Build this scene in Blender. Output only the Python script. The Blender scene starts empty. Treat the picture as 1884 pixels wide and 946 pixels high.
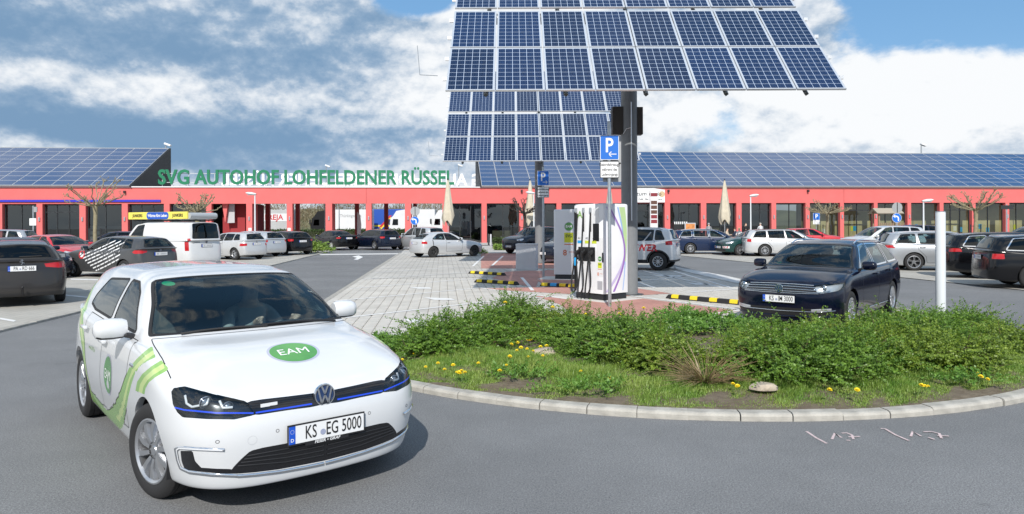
import bpy, bmesh, math, random
import numpy as np
from mathutils import Vector, Matrix
from mathutils.bvhtree import BVHTree
random.seed(7); RNG = np.random.default_rng(11)
SC = bpy.context.scene
COL = SC.collection
R = math.radians

# ------------------------------------------------------------------ camera
# photo is 1884 x 946; focal length in photo pixels, horizon row and slight roll were measured from it
FPX, CX, HZ, ROLL, CAMH = 1300.0, 942.0, 412.5, 0.0042, 1.825
cam_d = bpy.data.cameras.new('camera'); cam = bpy.data.objects.new('camera', cam_d); COL.objects.link(cam)
cam_d.sensor_width = 36.0; cam_d.lens = FPX / 1884.0 * 36.0
cam_d.shift_y = -(473.0 - HZ) / 1884.0
cam_d.clip_start = 0.05; cam_d.clip_end = 3000
cam.location = (0, 0, CAMH); cam.rotation_euler = (math.pi / 2, ROLL, 0)
SC.camera = cam

# ------------------------------------------------------------------ sky, sun, exposure
SUN_EL, SUN_AZ = 38.0, 2.0           # degrees; the sun stands behind the camera, a little to the left
sun_d = bpy.data.lights.new('sun', 'SUN'); sun = bpy.data.objects.new('sun', sun_d); COL.objects.link(sun)
sun_d.energy = 4.5; sun_d.angle = R(0.53); sun_d.color = (1.0, 0.955, 0.89)
sun.rotation_euler = (R(90 - SUN_EL), 0, R(-SUN_AZ))
SC.view_settings.view_transform = 'Standard'; SC.view_settings.look = 'None'
SC.view_settings.exposure = 0.10; SC.view_settings.gamma = 1.0
SC.view_settings.use_curve_mapping = False
SC.render.engine = 'CYCLES'
SC.cycles.use_denoising = True
SC.cycles.max_bounces = 8; SC.cycles.transparent_max_bounces = 16
SC.cycles.caustics_reflective = False; SC.cycles.caustics_refractive = False
SC.cycles.sample_clamp_indirect = 6.0

world = bpy.data.worlds.new('World'); SC.world = world; world.use_nodes = True
def make_world():
    nt = world.node_tree; N = nt.nodes; L = nt.links; N.clear()
    def nd(t, **k):
        n = N.new(t)
        for a, b in k.items(): setattr(n, a, b)
        return n
    def val(s, v):
        if hasattr(v, 'is_linked') or hasattr(v, 'links'): L.new(v, s)
        else: s.default_value = v
    def math_(op, a, b=0.0, c=0.0, clamp=False):
        n = nd('ShaderNodeMath', operation=op, use_clamp=clamp)
        val(n.inputs[0], a); val(n.inputs[1], b); val(n.inputs[2], c); return n.outputs[0]
    def smooth(x, lo, hi):
        n = nd('ShaderNodeMapRange', interpolation_type='SMOOTHSTEP'); val(n.inputs[0], x)
        n.inputs[1].default_value = lo; n.inputs[2].default_value = hi; return n.outputs[0]
    def mix(f, a, b):
        n = nd('ShaderNodeMix', data_type='RGBA'); val(n.inputs[0], f)
        for s, v in ((n.inputs[6], a), (n.inputs[7], b)):
            if isinstance(v, tuple): s.default_value = (*v, 1)
            else: L.new(v, s)
        return n.outputs[2]
    out = nd('ShaderNodeOutputWorld'); bg = nd('ShaderNodeBackground'); bg.inputs[1].default_value = 0.1
    L.new(bg.outputs[0], out.inputs[0])
    sky = nd('ShaderNodeTexSky', sky_type='NISHITA', sun_disc=False)
    sky.sun_elevation = R(SUN_EL); sky.sun_rotation = R(180 + SUN_AZ)
    sky.air_density = 1.0; sky.dust_density = 0.4; sky.ozone_density = 1.6; sky.altitude = 150
    tc = nd('ShaderNodeTexCoord'); sep = nd('ShaderNodeSeparateXYZ'); L.new(tc.outputs['Generated'], sep.inputs[0])
    x, y, z = sep.outputs
    def fbm(scale, stretch, off, detail=8, rough=0.55, warp=0.0, dist=0.0):
        mp = nd('ShaderNodeMapping'); L.new(tc.outputs['Generated'], mp.inputs[0])
        mp.inputs['Scale'].default_value = (scale, scale, scale * stretch)
        mp.inputs['Location'].default_value = off
        n = nd('ShaderNodeTexNoise'); n.inputs['Scale'].default_value = 1.0
        n.inputs['Detail'].default_value = detail; n.inputs['Roughness'].default_value = rough
        n.inputs['Distortion'].default_value = dist
        L.new(mp.outputs[0], n.inputs['Vector']); return n.outputs[0]
    def gauss(cx, cz, sx, sz, amp):
        a = math_('DIVIDE', math_('SUBTRACT', x, cx), sx); b = math_('DIVIDE', math_('SUBTRACT', z, cz), sz)
        e = math_('ADD', math_('MULTIPLY', a, a), math_('MULTIPLY', b, b))
        g = math_('EXPONENT', math_('MULTIPLY', e, -1.0)); return math_('MULTIPLY', g, amp)
    def total(l):
        s = l[0]
        for q in l[1:]: s = math_('ADD', s, q)
        return s
    # where the clouds are
    OFF = (1.7, 4.1, 2.3); S1, ST = 3.4, 1.75
    n1 = fbm(S1, ST, OFF, 10, 0.58, dist=0.15)
    n1u = fbm(S1, ST, (OFF[0], OFF[1], OFF[2] + 0.030 * S1 * ST), 10, 0.58, dist=0.15)
    n4 = fbm(13.0, 1.5, (0.4, 7.7, 1.3), 7, 0.6)
    n4u = fbm(13.0, 1.5, (0.4, 7.7, 1.3 + 0.010 * 13 * 1.5), 7, 0.6)
    cov = total([n1, math_('MULTIPLY', math_('SUBTRACT', n4, 0.5), 0.16), gauss(-0.45, 0.14, 0.5, 0.28, 0.58), gauss(0.0, 0.2, 0.2, 0.1, 0.12), gauss(0.5, 0.13, 0.3, 0.075, 0.24),
                 gauss(0.22, 0.02, 0.6, 0.06, 0.22), gauss(0.62, 0.265, 0.20, 0.06, -0.58), gauss(-0.13, 0.31, 0.085, 0.04, -0.5),
                 gauss(0.36, 0.25, 0.07, 0.05, 0.3), gauss(0.43, 0.31, 0.06, 0.03, -0.12), gauss(0.26, 0.12, 0.06, 0.03, -0.20)])
    mask = smooth(cov, 0.46, 0.575)
    # how brightly each part of them is lit: tops against undersides, then the large grey bands
    n2 = fbm(4.4, 1.8, (0.3, 2.2, 5.3), 8, 0.6, dist=0.2)
    n3 = fbm(2.2, 3.2, (5.3, 1.2, 0.3), 5, 0.5)
    relief = total([math_('MULTIPLY', math_('SUBTRACT', n1, n1u), 0.95), math_('MULTIPLY', math_('SUBTRACT', n4, n4u), 0.7)])
    lit = total([math_('MULTIPLY', n2, 0.42), math_('MULTIPLY', n3, 0.62), relief, gauss(-0.34, 0.115, 0.42, 0.036, -0.34),
                 gauss(-0.6, 0.205, 0.15, 0.03, -0.20), gauss(-0.02, 0.20, 0.15, 0.1, 0.20), gauss(-0.5, 0.172, 0.17, 0.025, 0.10),
                 gauss(0.5, 0.165, 0.3, 0.055, 0.24), gauss(0.48, 0.085, 0.3, 0.018, -0.10), gauss(0.3, 0.045, 0.5, 0.02, 0.10),
                 gauss(-0.46, 0.25, 0.3, 0.08, -0.20), gauss(-0.28, 0.072, 0.3, 0.018, -0.10), gauss(-0.2, 0.04, 0.4, 0.02, 0.04)])
    cl = mix(smooth(lit, 0.32, 0.66), (3.2, 4.4, 5.9), (8.9, 9.1, 9.3))
    cl = mix(smooth(lit, 0.20, 0.46), (1.9, 3.2, 4.9), cl)
    skyc = mix(0.5, sky.outputs[0], (1.7, 4.5, 8.2))
    skyc = mix(smooth(z, 0.22, -0.02), skyc, (4.6, 6.6, 8.6))
    col = mix(mask, skyc, cl)
    col = mix(math_('MULTIPLY', smooth(z, 0.06, 0.0), 0.6), col, (5.6, 6.4, 7.2))
    below = mix(smooth(z, -0.01, -0.06), col, (1.6, 1.6, 1.6))
    L.new(below, bg.inputs[0])
make_world()

# ------------------------------------------------------------------ helpers
def lvl(px, py):
    dx, dy = px - CX, py - HZ
    return (dx - ROLL * dy) / FPX, (dy + ROLL * dx) / FPX
def gnd(px, py, z=0.0):
    u, v = lvl(px, py); Y = (CAMH - z) / v
    return (u * Y, Y)
def at(px, py, Y):
    u, v = lvl(px, py); return (u * Y, Y, CAMH - v * Y)
TH = R(5.6)                             # the car park and the building are turned by this much
E1 = (math.cos(TH), math.sin(TH)); E2 = (-math.sin(TH), math.cos(TH))
def site(a, b): return (a * E1[0] + b * E2[0], a * E1[1] + b * E2[1])
def to_site(X, Y): return (X * E1[0] + Y * E1[1], X * E2[0] + Y * E2[1])
def on_b(px, py, B):                    # pixel -> (a, z) on the vertical plane b = B of the site
    u, v = lvl(px, py); d = u * E2[0] + E2[1]; t = B / d
    return (t * (u * E1[0] + E1[1]), CAMH - v * t)

MATS = {}
def mat(name, col=(.5, .5, .5), rough=.5, metal=0., spec=.5, coat=0., var=0., vscale=4., bump=0., bscale=60., col2=None,
        sheen=0., emit=None, estr=0., coord='Object', stretch=(1, 1, 1), det=5., alpha=None, trans=0., vlo=.3, vhi=.7):
    if name in MATS: return MATS[name]
    m = bpy.data.materials.new(name); MATS[name] = m; m.use_nodes = True
    nt = m.node_tree; N = nt.nodes; L = nt.links; p = N['Principled BSDF']
    p.inputs['Base Color'].default_value = (*col, 1); p.inputs['Roughness'].default_value = rough
    p.inputs['Metallic'].default_value = metal; p.inputs['Specular IOR Level'].default_value = spec
    p.inputs['Coat Weight'].default_value = coat; p.inputs['Coat Roughness'].default_value = .04
    if trans: p.inputs['Transmission Weight'].default_value = trans
    if emit: p.inputs['Emission Color'].default_value = (*emit, 1); p.inputs['Emission Strength'].default_value = estr
    if var or bump or col2:
        tc = N.new('ShaderNodeTexCoord'); mp = N.new('ShaderNodeMapping'); L.new(tc.outputs[coord], mp.inputs[0])
        mp.inputs['Scale'].default_value = stretch
    if var or col2:
        n = N.new('ShaderNodeTexNoise'); n.inputs['Scale'].default_value = vscale; n.inputs['Detail'].default_value = det
        n.inputs['Roughness'].default_value = .6
        L.new(mp.outputs[0], n.inputs['Vector'])
        r = N.new('ShaderNodeMapRange'); L.new(n.outputs[0], r.inputs[0]); r.inputs[1].default_value = vlo; r.inputs[2].default_value = vhi
        mx = N.new('ShaderNodeMix'); mx.data_type = 'RGBA'; L.new(r.outputs[0], mx.inputs[0])
        c2 = col2 or tuple(min(1, c * (1 + var)) for c in col); c1 = col if col2 else tuple(c * (1 - var) for c in col)
        mx.inputs[6].default_value = (*c1, 1); mx.inputs[7].default_value = (*c2, 1)
        L.new(mx.outputs[2], p.inputs['Base Color'])
    if bump:
        n = N.new('ShaderNodeTexNoise'); n.inputs['Scale'].default_value = bscale; n.inputs['Detail'].default_value = 6
        L.new(mp.outputs[0], n.inputs['Vector'])
        b = N.new('ShaderNodeBump'); b.inputs['Strength'].default_value = bump; b.inputs['Distance'].default_value = .02
        L.new(n.outputs[0], b.inputs['Height']); L.new(b.outputs[0], p.inputs['Normal'])
    return m
def glass(name, tint=(.7, .82, .8), refl=1.0, rough=0.0, fl=.04):
    if name in MATS: return MATS[name]
    m = bpy.data.materials.new(name); MATS[name] = m; m.use_nodes = True
    nt = m.node_tree; N = nt.nodes; L = nt.links; N.clear()
    o = N.new('ShaderNodeOutputMaterial'); mx = N.new('ShaderNodeMixShader'); t = N.new('ShaderNodeBsdfTransparent')
    g = N.new('ShaderNodeBsdfGlossy'); f = N.new('ShaderNodeFresnel'); f.inputs[0].default_value = 1.5
    ma = N.new('ShaderNodeMath'); ma.operation = 'MULTIPLY_ADD'; ma.inputs[1].default_value = refl; ma.inputs[2].default_value = fl; ma.use_clamp = True
    L.new(f.outputs[0], ma.inputs[0]); L.new(ma.outputs[0], mx.inputs[0])
    t.inputs[0].default_value = (*tint, 1); g.inputs[0].default_value = (.95, 1, 1, 1); g.inputs[1].default_value = rough
    L.new(t.outputs[0], mx.inputs[1]); L.new(g.outputs[0], mx.inputs[2]); L.new(mx.outputs[0], o.inputs[0])
    return m

def link(o, parent=None):
    COL.objects.link(o)
    if parent is not None: o.parent = parent
    return o
def mesh_obj(name, V, F, m, parent=None, smooth=False, kind=None, merge=0., ang=None):
    me = bpy.data.meshes.new(name)
    me.from_pydata([tuple(map(float, v)) for v in V], [], [tuple(map(int, f)) for f in F])
    if merge:
        bm = bmesh.new(); bm.from_mesh(me); bmesh.ops.remove_doubles(bm, verts=bm.verts, dist=merge); bm.to_mesh(me); bm.free()
    for q in (m if isinstance(m, (list, tuple)) else [m]): me.materials.append(q)
    if smooth: me.polygons.foreach_set('use_smooth', [True] * len(me.polygons))
    if ang is not None and hasattr(me, 'set_sharp_from_angle'): me.set_sharp_from_angle(angle=R(ang))
    me.update()
    o = bpy.data.objects.new(name, me); link(o, parent)
    if kind: o['kind'] = kind
    return o
def fast_quads(name, V, m, parent=None, kind=None, n=4, smooth=False):
    """V: (faces, n, 3) array; one face per row"""
    V = np.asarray(V, dtype=np.float32); nf = len(V); me = bpy.data.meshes.new(name)
    me.vertices.add(nf * n); me.vertices.foreach_set('co', V.reshape(-1))
    me.loops.add(nf * n); me.loops.foreach_set('vertex_index', np.arange(nf * n, dtype=np.int32))
    me.polygons.add(nf); me.polygons.foreach_set('loop_start', np.arange(0, nf * n, n, dtype=np.int32))
    me.update(calc_edges=True)
    for q in (m if isinstance(m, (list, tuple)) else [m]): me.materials.append(q)
    o = bpy.data.objects.new(name, me); link(o, parent)
    if kind: o['kind'] = kind
    return o
def empty(name, loc=(0, 0, 0), rz=0., label=None, cat=None, group=None):
    o = bpy.data.objects.new(name, None); o.empty_display_size = .1; link(o)
    o.location = loc; o.rotation_euler = (0, 0, rz); tag(o, label, cat, group); return o
def tag(o, label=None, cat=None, group=None, kind=None):
    for k, v in (('label', label), ('category', cat), ('group', group), ('kind', kind)):
        if v: o[k] = v
    return o
def copy_tree(o, parent=None):
    c = o.copy(); COL.objects.link(c); c.parent = parent
    for ch in list(o.children): copy_tree(ch, c)
    return c

class MB:
    def __init__(s): s.v = []; s.f = []; s.mi = []
    def add(s, V, F, mi=0):
        b = len(s.v); s.v += [tuple(p) for p in V]; s.f += [tuple(i + b for i in f) for f in F]; s.mi += [mi] * len(F); return s
    def box(s, c, d, M=None, bev=0., mi=0):
        hx, hy, hz = d[0] / 2, d[1] / 2, d[2] / 2
        if bev:
            b = bev; P = []; F = []
            bm = bmesh.new(); bmesh.ops.create_cube(bm, size=1)
            bmesh.ops.scale(bm, vec=d, verts=bm.verts)
            bmesh.ops.bevel(bm, geom=bm.edges[:], offset=b, segments=2, affect='EDGES', profile=.5)
            bm.verts.index_update(); P = [v.co.copy() for v in bm.verts]; F = [[v.index for v in f.verts] for f in bm.faces]; bm.free()
        else:
            P = [Vector((x, y, z)) for x in (-hx, hx) for y in (-hy, hy) for z in (-hz, hz)]
            F = [(0, 1, 3, 2), (4, 6, 7, 5), (0, 4, 5, 1), (2, 3, 7, 6), (0, 2, 6, 4), (1, 5, 7, 3)]
        if M is not None: P = [M @ p for p in P]
        return s.add([p + Vector(c) for p in P], F, mi)
    def b2(s, lo, hi, mi=0, bev=0.):
        return s.box([(a + b) / 2 for a, b in zip(lo, hi)], [abs(b - a) for a, b in zip(lo, hi)], bev=bev, mi=mi)
    def tube(s, pts, r, n=8, cap=True, mi=0):
        pts = [Vector(p) for p in pts]; rr = r if isinstance(r, (list, tuple)) else [r] * len(pts); V = []; F = []
        up = None
        for i, p in enumerate(pts):
            t = (pts[min(i + 1, len(pts) - 1)] - pts[max(i - 1, 0)]).normalized()
            if up is None: up = Vector((0, 0, 1)) if abs(t.z) < .9 else Vector((1, 0, 0))
            a = up.cross(t).normalized(); b = t.cross(a).normalized(); up = b
            for k in range(n):
                w = 2 * math.pi * k / n; V.append(p + (a * math.cos(w) + b * math.sin(w)) * rr[i])
        for i in range(len(pts) - 1):
            for k in range(n):
                F.append((i * n + k, i * n + (k + 1) % n, (i + 1) * n + (k + 1) % n, (i + 1) * n + k))
        if cap: F.append(tuple(range(n))[::-1]); F.append(tuple((len(pts) - 1) * n + k for k in range(n)))
        return s.add(V, F, mi)
    def lathe(s, prof, n=24, axis='z', c=(0, 0, 0), mi=0, a0=0., a1=None):
        V = []; F = []; full = a1 is None; nn = n if full else n + 1; a1 = a1 if a1 is not None else 2 * math.pi
        for i in range(nn):
            w = a0 + (a1 - a0) * i / n; cw, sw = math.cos(w), math.sin(w)
            for (r, h) in prof:
                if axis == 'z': V.append((c[0] + r * cw, c[1] + r * sw, c[2] + h))
                elif axis == 'y': V.append((c[0] + r * cw, c[1] + h, c[2] + r * sw))
                else: V.append((c[0] + h, c[1] + r * cw, c[2] + r * sw))
        m = len(prof)
        for i in range(n):
            j = (i + 1) % nn
            for k in range(m - 1): F.append((i * m + k, j * m + k, j * m + k + 1, i * m + k + 1))
        return s.add(V, F, mi)
    def prism(s, poly, h0, h1, axis='y', mi=0):
        """poly in the plane across axis: 'y' -> (x,z), 'z' -> (x,y), 'x' -> (y,z)"""
        def P(q, h): return (q[0], h, q[1]) if axis == 'y' else ((q[0], q[1], h) if axis == 'z' else (h, q[0], q[1]))
        n = len(poly); V = [P(q, h0) for q in poly] + [P(q, h1) for q in poly]
        F = [tuple(range(n)), tuple(range(2 * n - 1, n - 1, -1))] + [(i, i + n, (i + 1) % n + n, (i + 1) % n) for i in range(n)]
        return s.add(V, F, mi)
    def quad(s, a, b, c, d, mi=0): return s.add([a, b, c, d], [(0, 1, 2, 3)], mi)
    def xf(s, M): s.v = [tuple(M @ Vector(p)) for p in s.v]; return s
    def build(s, name, m, parent=None, smooth=False, ang=40, kind=None, fix=True):
        me = bpy.data.meshes.new(name); me.from_pydata(s.v, [], s.f)
        for q in (m if isinstance(m, (list, tuple)) else [m]): me.materials.append(q)
        if any(s.mi): me.polygons.foreach_set('material_index', s.mi)
        if fix:
            bm = bmesh.new(); bm.from_mesh(me); bmesh.ops.recalc_face_normals(bm, faces=bm.faces); bm.to_mesh(me); bm.free()
        if smooth:
            me.polygons.foreach_set('use_smooth', [True] * len(me.polygons))
            me.set_sharp_from_angle(angle=R(ang))
        me.update(); o = bpy.data.objects.new(name, me); link(o, parent)
        if kind: o['kind'] = kind
        return o

def text_mesh(body, size=1., sx=1., depth=0., bold=0., align='CENTER', res=3, shear=0.):
    """letters as plain mesh data (V, F) in the xz plane, facing -y"""
    c = bpy.data.curves.new('t', 'FONT'); c.body = body; c.size = size; c.extrude = depth / 2; c.offset = bold
    c.align_x = align; c.align_y = 'CENTER'; c.resolution_u = res; c.shear = shear
    o = bpy.data.objects.new('t', c); COL.objects.link(o)
    dg = bpy.context.evaluated_depsgraph_get(); dg.update()
    me = bpy.data.meshes.new_from_object(o.evaluated_get(dg))
    V = [(v.co.x * sx, -v.co.z, v.co.y) for v in me.vertices]; F = [tuple(p.vertices) for p in me.polygons]
    bpy.data.objects.remove(o); bpy.data.curves.remove(c); bpy.data.meshes.remove(me)
    return V, F
def put(V, o, ex, ez):
    """place flat text data at o with its own right (ex) and up (ez); the face normal is ex x ez turned to the reader"""
    o, ex, ez = Vector(o), Vector(ex), Vector(ez); ey = ez.cross(ex)
    return [o + ex * v[0] + ey * v[1] + ez * v[2] for v in V]
mat('tyre', (.018, .018, .019), .8, bump=.15, bscale=80); mat('alloy', (.60, .61, .63), .28, .9); mat('dark_metal', (.02, .02, .022), .5, .3)
mat('chrome', (.85, .86, .88), .08, 1.); mat('black_plastic', (.016, .016, .018), .45); mat('gloss_black', (.008, .008, .010), .12, coat=.5)
mat('rubber', (.010, .010, .011), .6); mat('interior', (.022, .023, .026), .8, var=.3); mat('interior_light', (.26, .27, .28), .8); mat('interior_hero', (.085, .09, .095), .8)
mat('plate_white', (.72, .73, .74), .4); mat('plate_blue', (.01, .08, .50), .4); mat('plate_ink', (.012, .012, .014), .5); mat('plate_blur', (.38, .39, .42), .5)
mat('plate_seal', (.30, .33, .45), .4); mat('badge_blue', (.015, .04, .12), .25, coat=.4)
mat('white_paint', (.63, .645, .66), .25, coat=.8); mat('navy_paint', (.002, .004, .016), .12, .0, spec=.55)
mat('red_lamp', (.42, .012, .016), .12, coat=.6); mat('clear_lamp', (.55, .57, .60), .10, .55, coat=.6); mat('amber_lamp', (.7, .22, .02), .15, coat=.4)
glass('car_glass', (.50, .62, .62), .9, 0, .01); glass('dark_glass', (.07, .08, .09), 1., 0, .0); glass('lamp_glass', (.86, .90, .92), .8, 0, .02)
glass('screen_glass', (.62, .77, .79), .85, 0, .02); glass('screen_glass_2', (.50, .54, .55), .95, 0, .03)
mat('lamp_back', (.015, .017, .022), .25, .2); mat('lamp_silver', (.62, .63, .65), .2, .5); mat('lens', (.30, .33, .38), .05, .6, coat=.5); mat('green_sticker', (.02, .38, .16), .4)
mat('logo_rim', (.55, .56, .66), .2, .3); mat('logo_green', (.035, .20, .035), .2, coat=.5, col2=(.10, .36, .07), vscale=2.2); mat('logo_white', (.82, .82, .82), .4)
mat('stripe_green', (.23, .44, .10), .25, coat=.6); mat('stripe_lime', (.50, .64, .22), .25, coat=.6); mat('drl_white', (.85, .87, .9), .2, .2); mat('blue_line', (.02, .07, .62), .25)
# ------------------------------------------------------------------ cars: one surface per body, cut into its real panels
def pchip(arr, t):
    """shape-preserving cubic through arr (n, ...) at integer knots, evaluated at t"""
    arr = np.asarray(arr, float); d = np.diff(arr, axis=0); n = len(arr)
    m = np.zeros_like(arr); a, b = d[:-1], d[1:]
    s = np.where(a * b > 0, 2 * a * b / np.where(np.abs(a + b) < 1e-12, 1, a + b), 0.)
    cr = .5 * (a + b); lim = 3 * np.minimum(np.abs(a), np.abs(b))
    soft = np.where(a * b > 0, np.sign(cr) * np.minimum(np.abs(cr), lim), 0.)
    m[1:-1] = .35 * s + .65 * soft; m[0], m[-1] = d[0], d[-1]
    i = np.clip(np.floor(t).astype(int), 0, n - 2); f = (t - i).reshape((-1,) + (1,) * (arr.ndim - 1))
    h00 = 2 * f**3 - 3 * f**2 + 1; h10 = f**3 - 2 * f**2 + f; h01 = -2 * f**3 + 3 * f**2; h11 = f**3 - f**2
    return h00 * arr[i] + h10 * m[i] + h01 * arr[i + 1] + h11 * m[i + 1]

def car_net(p):
    g = p.get; WB, fo, ro, w, zb = p['WB'], p['fo'], p['ro'], p['w'], p['zb']
    xr0 = -WB - ro; zhf, zw, xw = p['zhf'], p['zw'], p['xw']
    (xt, zt), (xpk, zpk), (xrt, zrt), (xrb, zrb) = p['wt'], p['pk'], p['rt'], p['rb']
    zbf, zbr = p['belt']; xB, xC, xD = p['xB'], p['xC'], p['xD']
    yb = w - g('inb', .085); yr = g('yr', w * .665)
    zmid = g('zmid', .58)
    NJ = 13; net = np.zeros((12, NJ, 3))
    sidex = lambda k: [None] * 4 + [0., -.66, xB, xC, -WB - .02, None, None, None, None]
    # lower rings
    fz = [zb + .015, zb, zb + .16, zmid - .06, zhf - .10, zhf]
    fx = g('fx', [fo - .16, fo - .05, fo - .005, fo, fo - .025, fo - .11])
    sy = g('sy', [w - .20, w - .075, w - .025, w, w - .012, w - .035])
    zsh = lambda j: (zbf - .085) + (zbr - zbf) * min(1, max(0, (j - 4) / 5.))
    sz = lambda k, j: [zb + .01, zb, zb + .18, zmid, .5 * (zmid + zsh(j)) + .04, zsh(j)][k]
    rz = g('rz', [zb + .07, zb + .05, zb + .22, zmid, zrb - .22, zrb - .09])
    rx = g('rx', [xr0 + .2, xr0 + .05, xr0, xr0 + .01, xr0 + .035, xr0 + .06])
    bow = g('bow', (.03, .13, .40)); rbow = g('rbow', (.02, .09, .34))
    yf = g('yf', (.5, .80, .955))
    for k in range(6):
        W = sy[k]
        P = [(fx[k], 0, fz[k]), (fx[k] - bow[0], yf[0] * W, fz[k]), (fx[k] - bow[1], yf[1] * W, fz[k] + .006 * k), (fx[k] - bow[2], yf[2] * W, .6 * fz[k] + .4 * sz(k, 4) if k < 5 else zhf + .035)]
        for j in range(4, 9):
            P.append((sidex(k)[j], W, sz(k, j)))
        P += [(rx[k] + rbow[2], .96 * W, .5 * sz(k, 8) + .5 * rz[k]), (rx[k] + rbow[1], .83 * W, rz[k]), (rx[k] + rbow[0], .5 * W, rz[k]), (rx[k], 0, rz[k])]
        net[k] = P
    net[5][4] = (0.0, w - .035, .55 * zhf + .45 * zbf + .01); net[5][5][2] = zbf - .07
    # hood and shoulder ring (k6)
    hx = g('hx', .52); xm = fx[5] * (1 - hx) + xw * hx; zm = g('zhm', zhf + (zw - zhf) * .68)
    net[6][0] = (xm, 0, zm + .012); net[6][1] = (xm - .02, .47 * w, zm + .006); net[6][2] = (xm - .08, .74 * w, zm - .012)
    net[6][3] = (xm - .22, .875 * w, zm - .035); net[6][4] = (-.34, w - .075, .4 * zm + .6 * zbf - .012)
    for j in range(5, 9): net[6][j] = (sidex(6)[j], w - .058, zsh(j) + .05)
    rk = g('rk6', [(xrb - .06, zrb - .035)] * 2)     # rear deck mid: hatch by default, a boot lid otherwise
    (dx, dz) = rk[0]
    net[6][9] = (dx + .26, .90 * w, .5 * (zsh(9) + .05) + .5 * dz); net[6][10] = (dx + .07, .78 * w, dz); net[6][11] = (dx + .015, .47 * w, dz); net[6][12] = (dx, 0, dz + .004)
    # greenhouse base k7
    fr = [0, .5, .84, .955]
    net[7][0] = (xw, 0, zw); net[7][1] = (xw - .045, .5 * yb, zw - .004); net[7][2] = (xw - .15, .83 * yb, zw - .014); net[7][3] = (xw - .235, .94 * yb, zw - .024)
    zbelt = lambda x: zbf + (zbr - zbf) * min(1, max(0, (x - (xw - .4)) / (xrb - (xw - .4))))
    xs7 = [xw - .40, .5 * (xw - .4 + xB), xB, xC, xD]
    for i, j in enumerate(range(4, 9)): net[7][j] = (xs7[i], yb if j > 4 else yb * .995, zbelt(xs7[i]))
    net[7][8][1] = yb * .985
    net[7][9] = (xrb + .17, .93 * yb, zbr + .0); net[7][10] = (xrb + .06, .80 * yb, zrb); net[7][11] = (xrb + .012, .48 * yb, zrb); net[7][12] = (xrb, 0, zrb)
    # roof
    def zroof(x):
        if x >= xpk: q = (x - xpk) / (xt - xpk); return zpk - (zpk - zt) * q**2
        q = (x - xpk) / (xrt - xpk); return zpk - (zpk - zrt) * q**2
    rail = g('rail', .062)
    xs9 = [xt - .20, .5 * (xt - .2 + xB), xB - .05, xC - .02, g('xD9', max(.5 * (xD + xrt), xrt + .27))]
    if xs9[3] < xs9[4] + .12: xs9[3] = .42 * xs9[2] + .58 * xs9[4]
    net[9][0] = (xt, 0, zt); net[9][1] = (xt - .015, .5 * yr, zt - .004); net[9][2] = (xt - .06, .86 * yr, zt - .018); net[9][3] = (xt - .10, .965 * yr, zt - .030)
    for i, j in enumerate(range(4, 9)):
        yy = yr * (1.0 if j < 7 else (.995 if j == 7 else .975)); net[9][j] = (xs9[i], yy, zroof(xs9[i]) - rail)
    net[9][9] = (xrt + .13, .94 * yr, zrt - rail * .9); net[9][10] = (xrt + .05, .80 * yr, zrt - rail * .45); net[9][11] = (xrt + .012, .48 * yr, zrt - .012); net[9][12] = (xrt, 0, zrt)
    bul = g('bul', .018)
    for j in range(NJ):
        q = .5 * (net[7][j] + net[9][j])
        if j <= 3: q += (.018, 0, .018)
        elif j >= 10: q += (-.018, 0, .012)
        else: q += (0, bul, .01)
        net[8][j] = q
    x0, x1 = xt - .3, xrt + .32
    for j in range(NJ):
        q = net[9][j]; xi = q[0] + (x0 - q[0]) * (.6 if j < 4 else .5 if j == 4 else 0) + (x1 - q[0]) * (.6 if j >= 8 else 0)
        net[10][j] = (xi, q[1] * .72, zroof(xi) - .016 * (q[1] / yr)**2)
        xc = xi + (x0 - .15 - xi) * (.5 if j <= 4 else 0) + (x1 + .12 - xi) * (.5 if j >= 8 else 0)
        net[11][j] = (xc, 0, zroof(xc) + .004)
    for (k, j), q in g('edit', {}).items(): net[k][j] = [b if a is None else a for a, b in zip(q, net[k][j])]
    return net

def dense(net, h, smooth_it=3):
    M = lambda A: A * np.array([1, -1, 1.])
    ext = np.concatenate([M(net[:, [2]]), M(net[:, [1]]), net, M(net[:, [-2]]), M(net[:, [-3]])], axis=1)
    ext = np.concatenate([ext, M(ext[[-2]]), M(ext[[-3]])], axis=0)
    def params(A, n0, n1, hh):
        t = []
        for i in range(n0, n1):
            ln = np.linalg.norm(A[i + 1] - A[i], axis=-1); m = max(2, int(math.ceil(np.percentile(ln, 85) / hh)))
            t += [i + q / m for q in range(m)]
        return np.array(t + [n1], float)
    ks = params(net, 0, 11, h); js = params(np.swapaxes(net, 0, 1), 0, 12, h)
    A = pchip(ext, ks); A = np.swapaxes(pchip(np.swapaxes(A, 0, 1), js + 2), 0, 1)   # (nk, nj, 3)
    for _ in range(smooth_it):
        B = np.concatenate([M(A[:, [1]]), A, M(A[:, [-2]])], axis=1)
        B = np.concatenate([A[:1, :][:, :] * 0 + 2 * A[:1] - A[1:2], A, M(A[-2:-1])], axis=0)[:, :] if False else B
        lj = .5 * (B[:, :-2] + B[:, 2:])
        C = np.concatenate([2 * A[:1] - A[1:2], A, M(A[-2:-1])], axis=0); lk = .5 * (C[:-2] + C[2:])
        A = .5 * A + .25 * lj + .25 * lk
        A[:, 0, 1] = 0; A[:, -1, 1] = 0; A[-1, :, 1] = 0
    return A, ks, js

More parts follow.
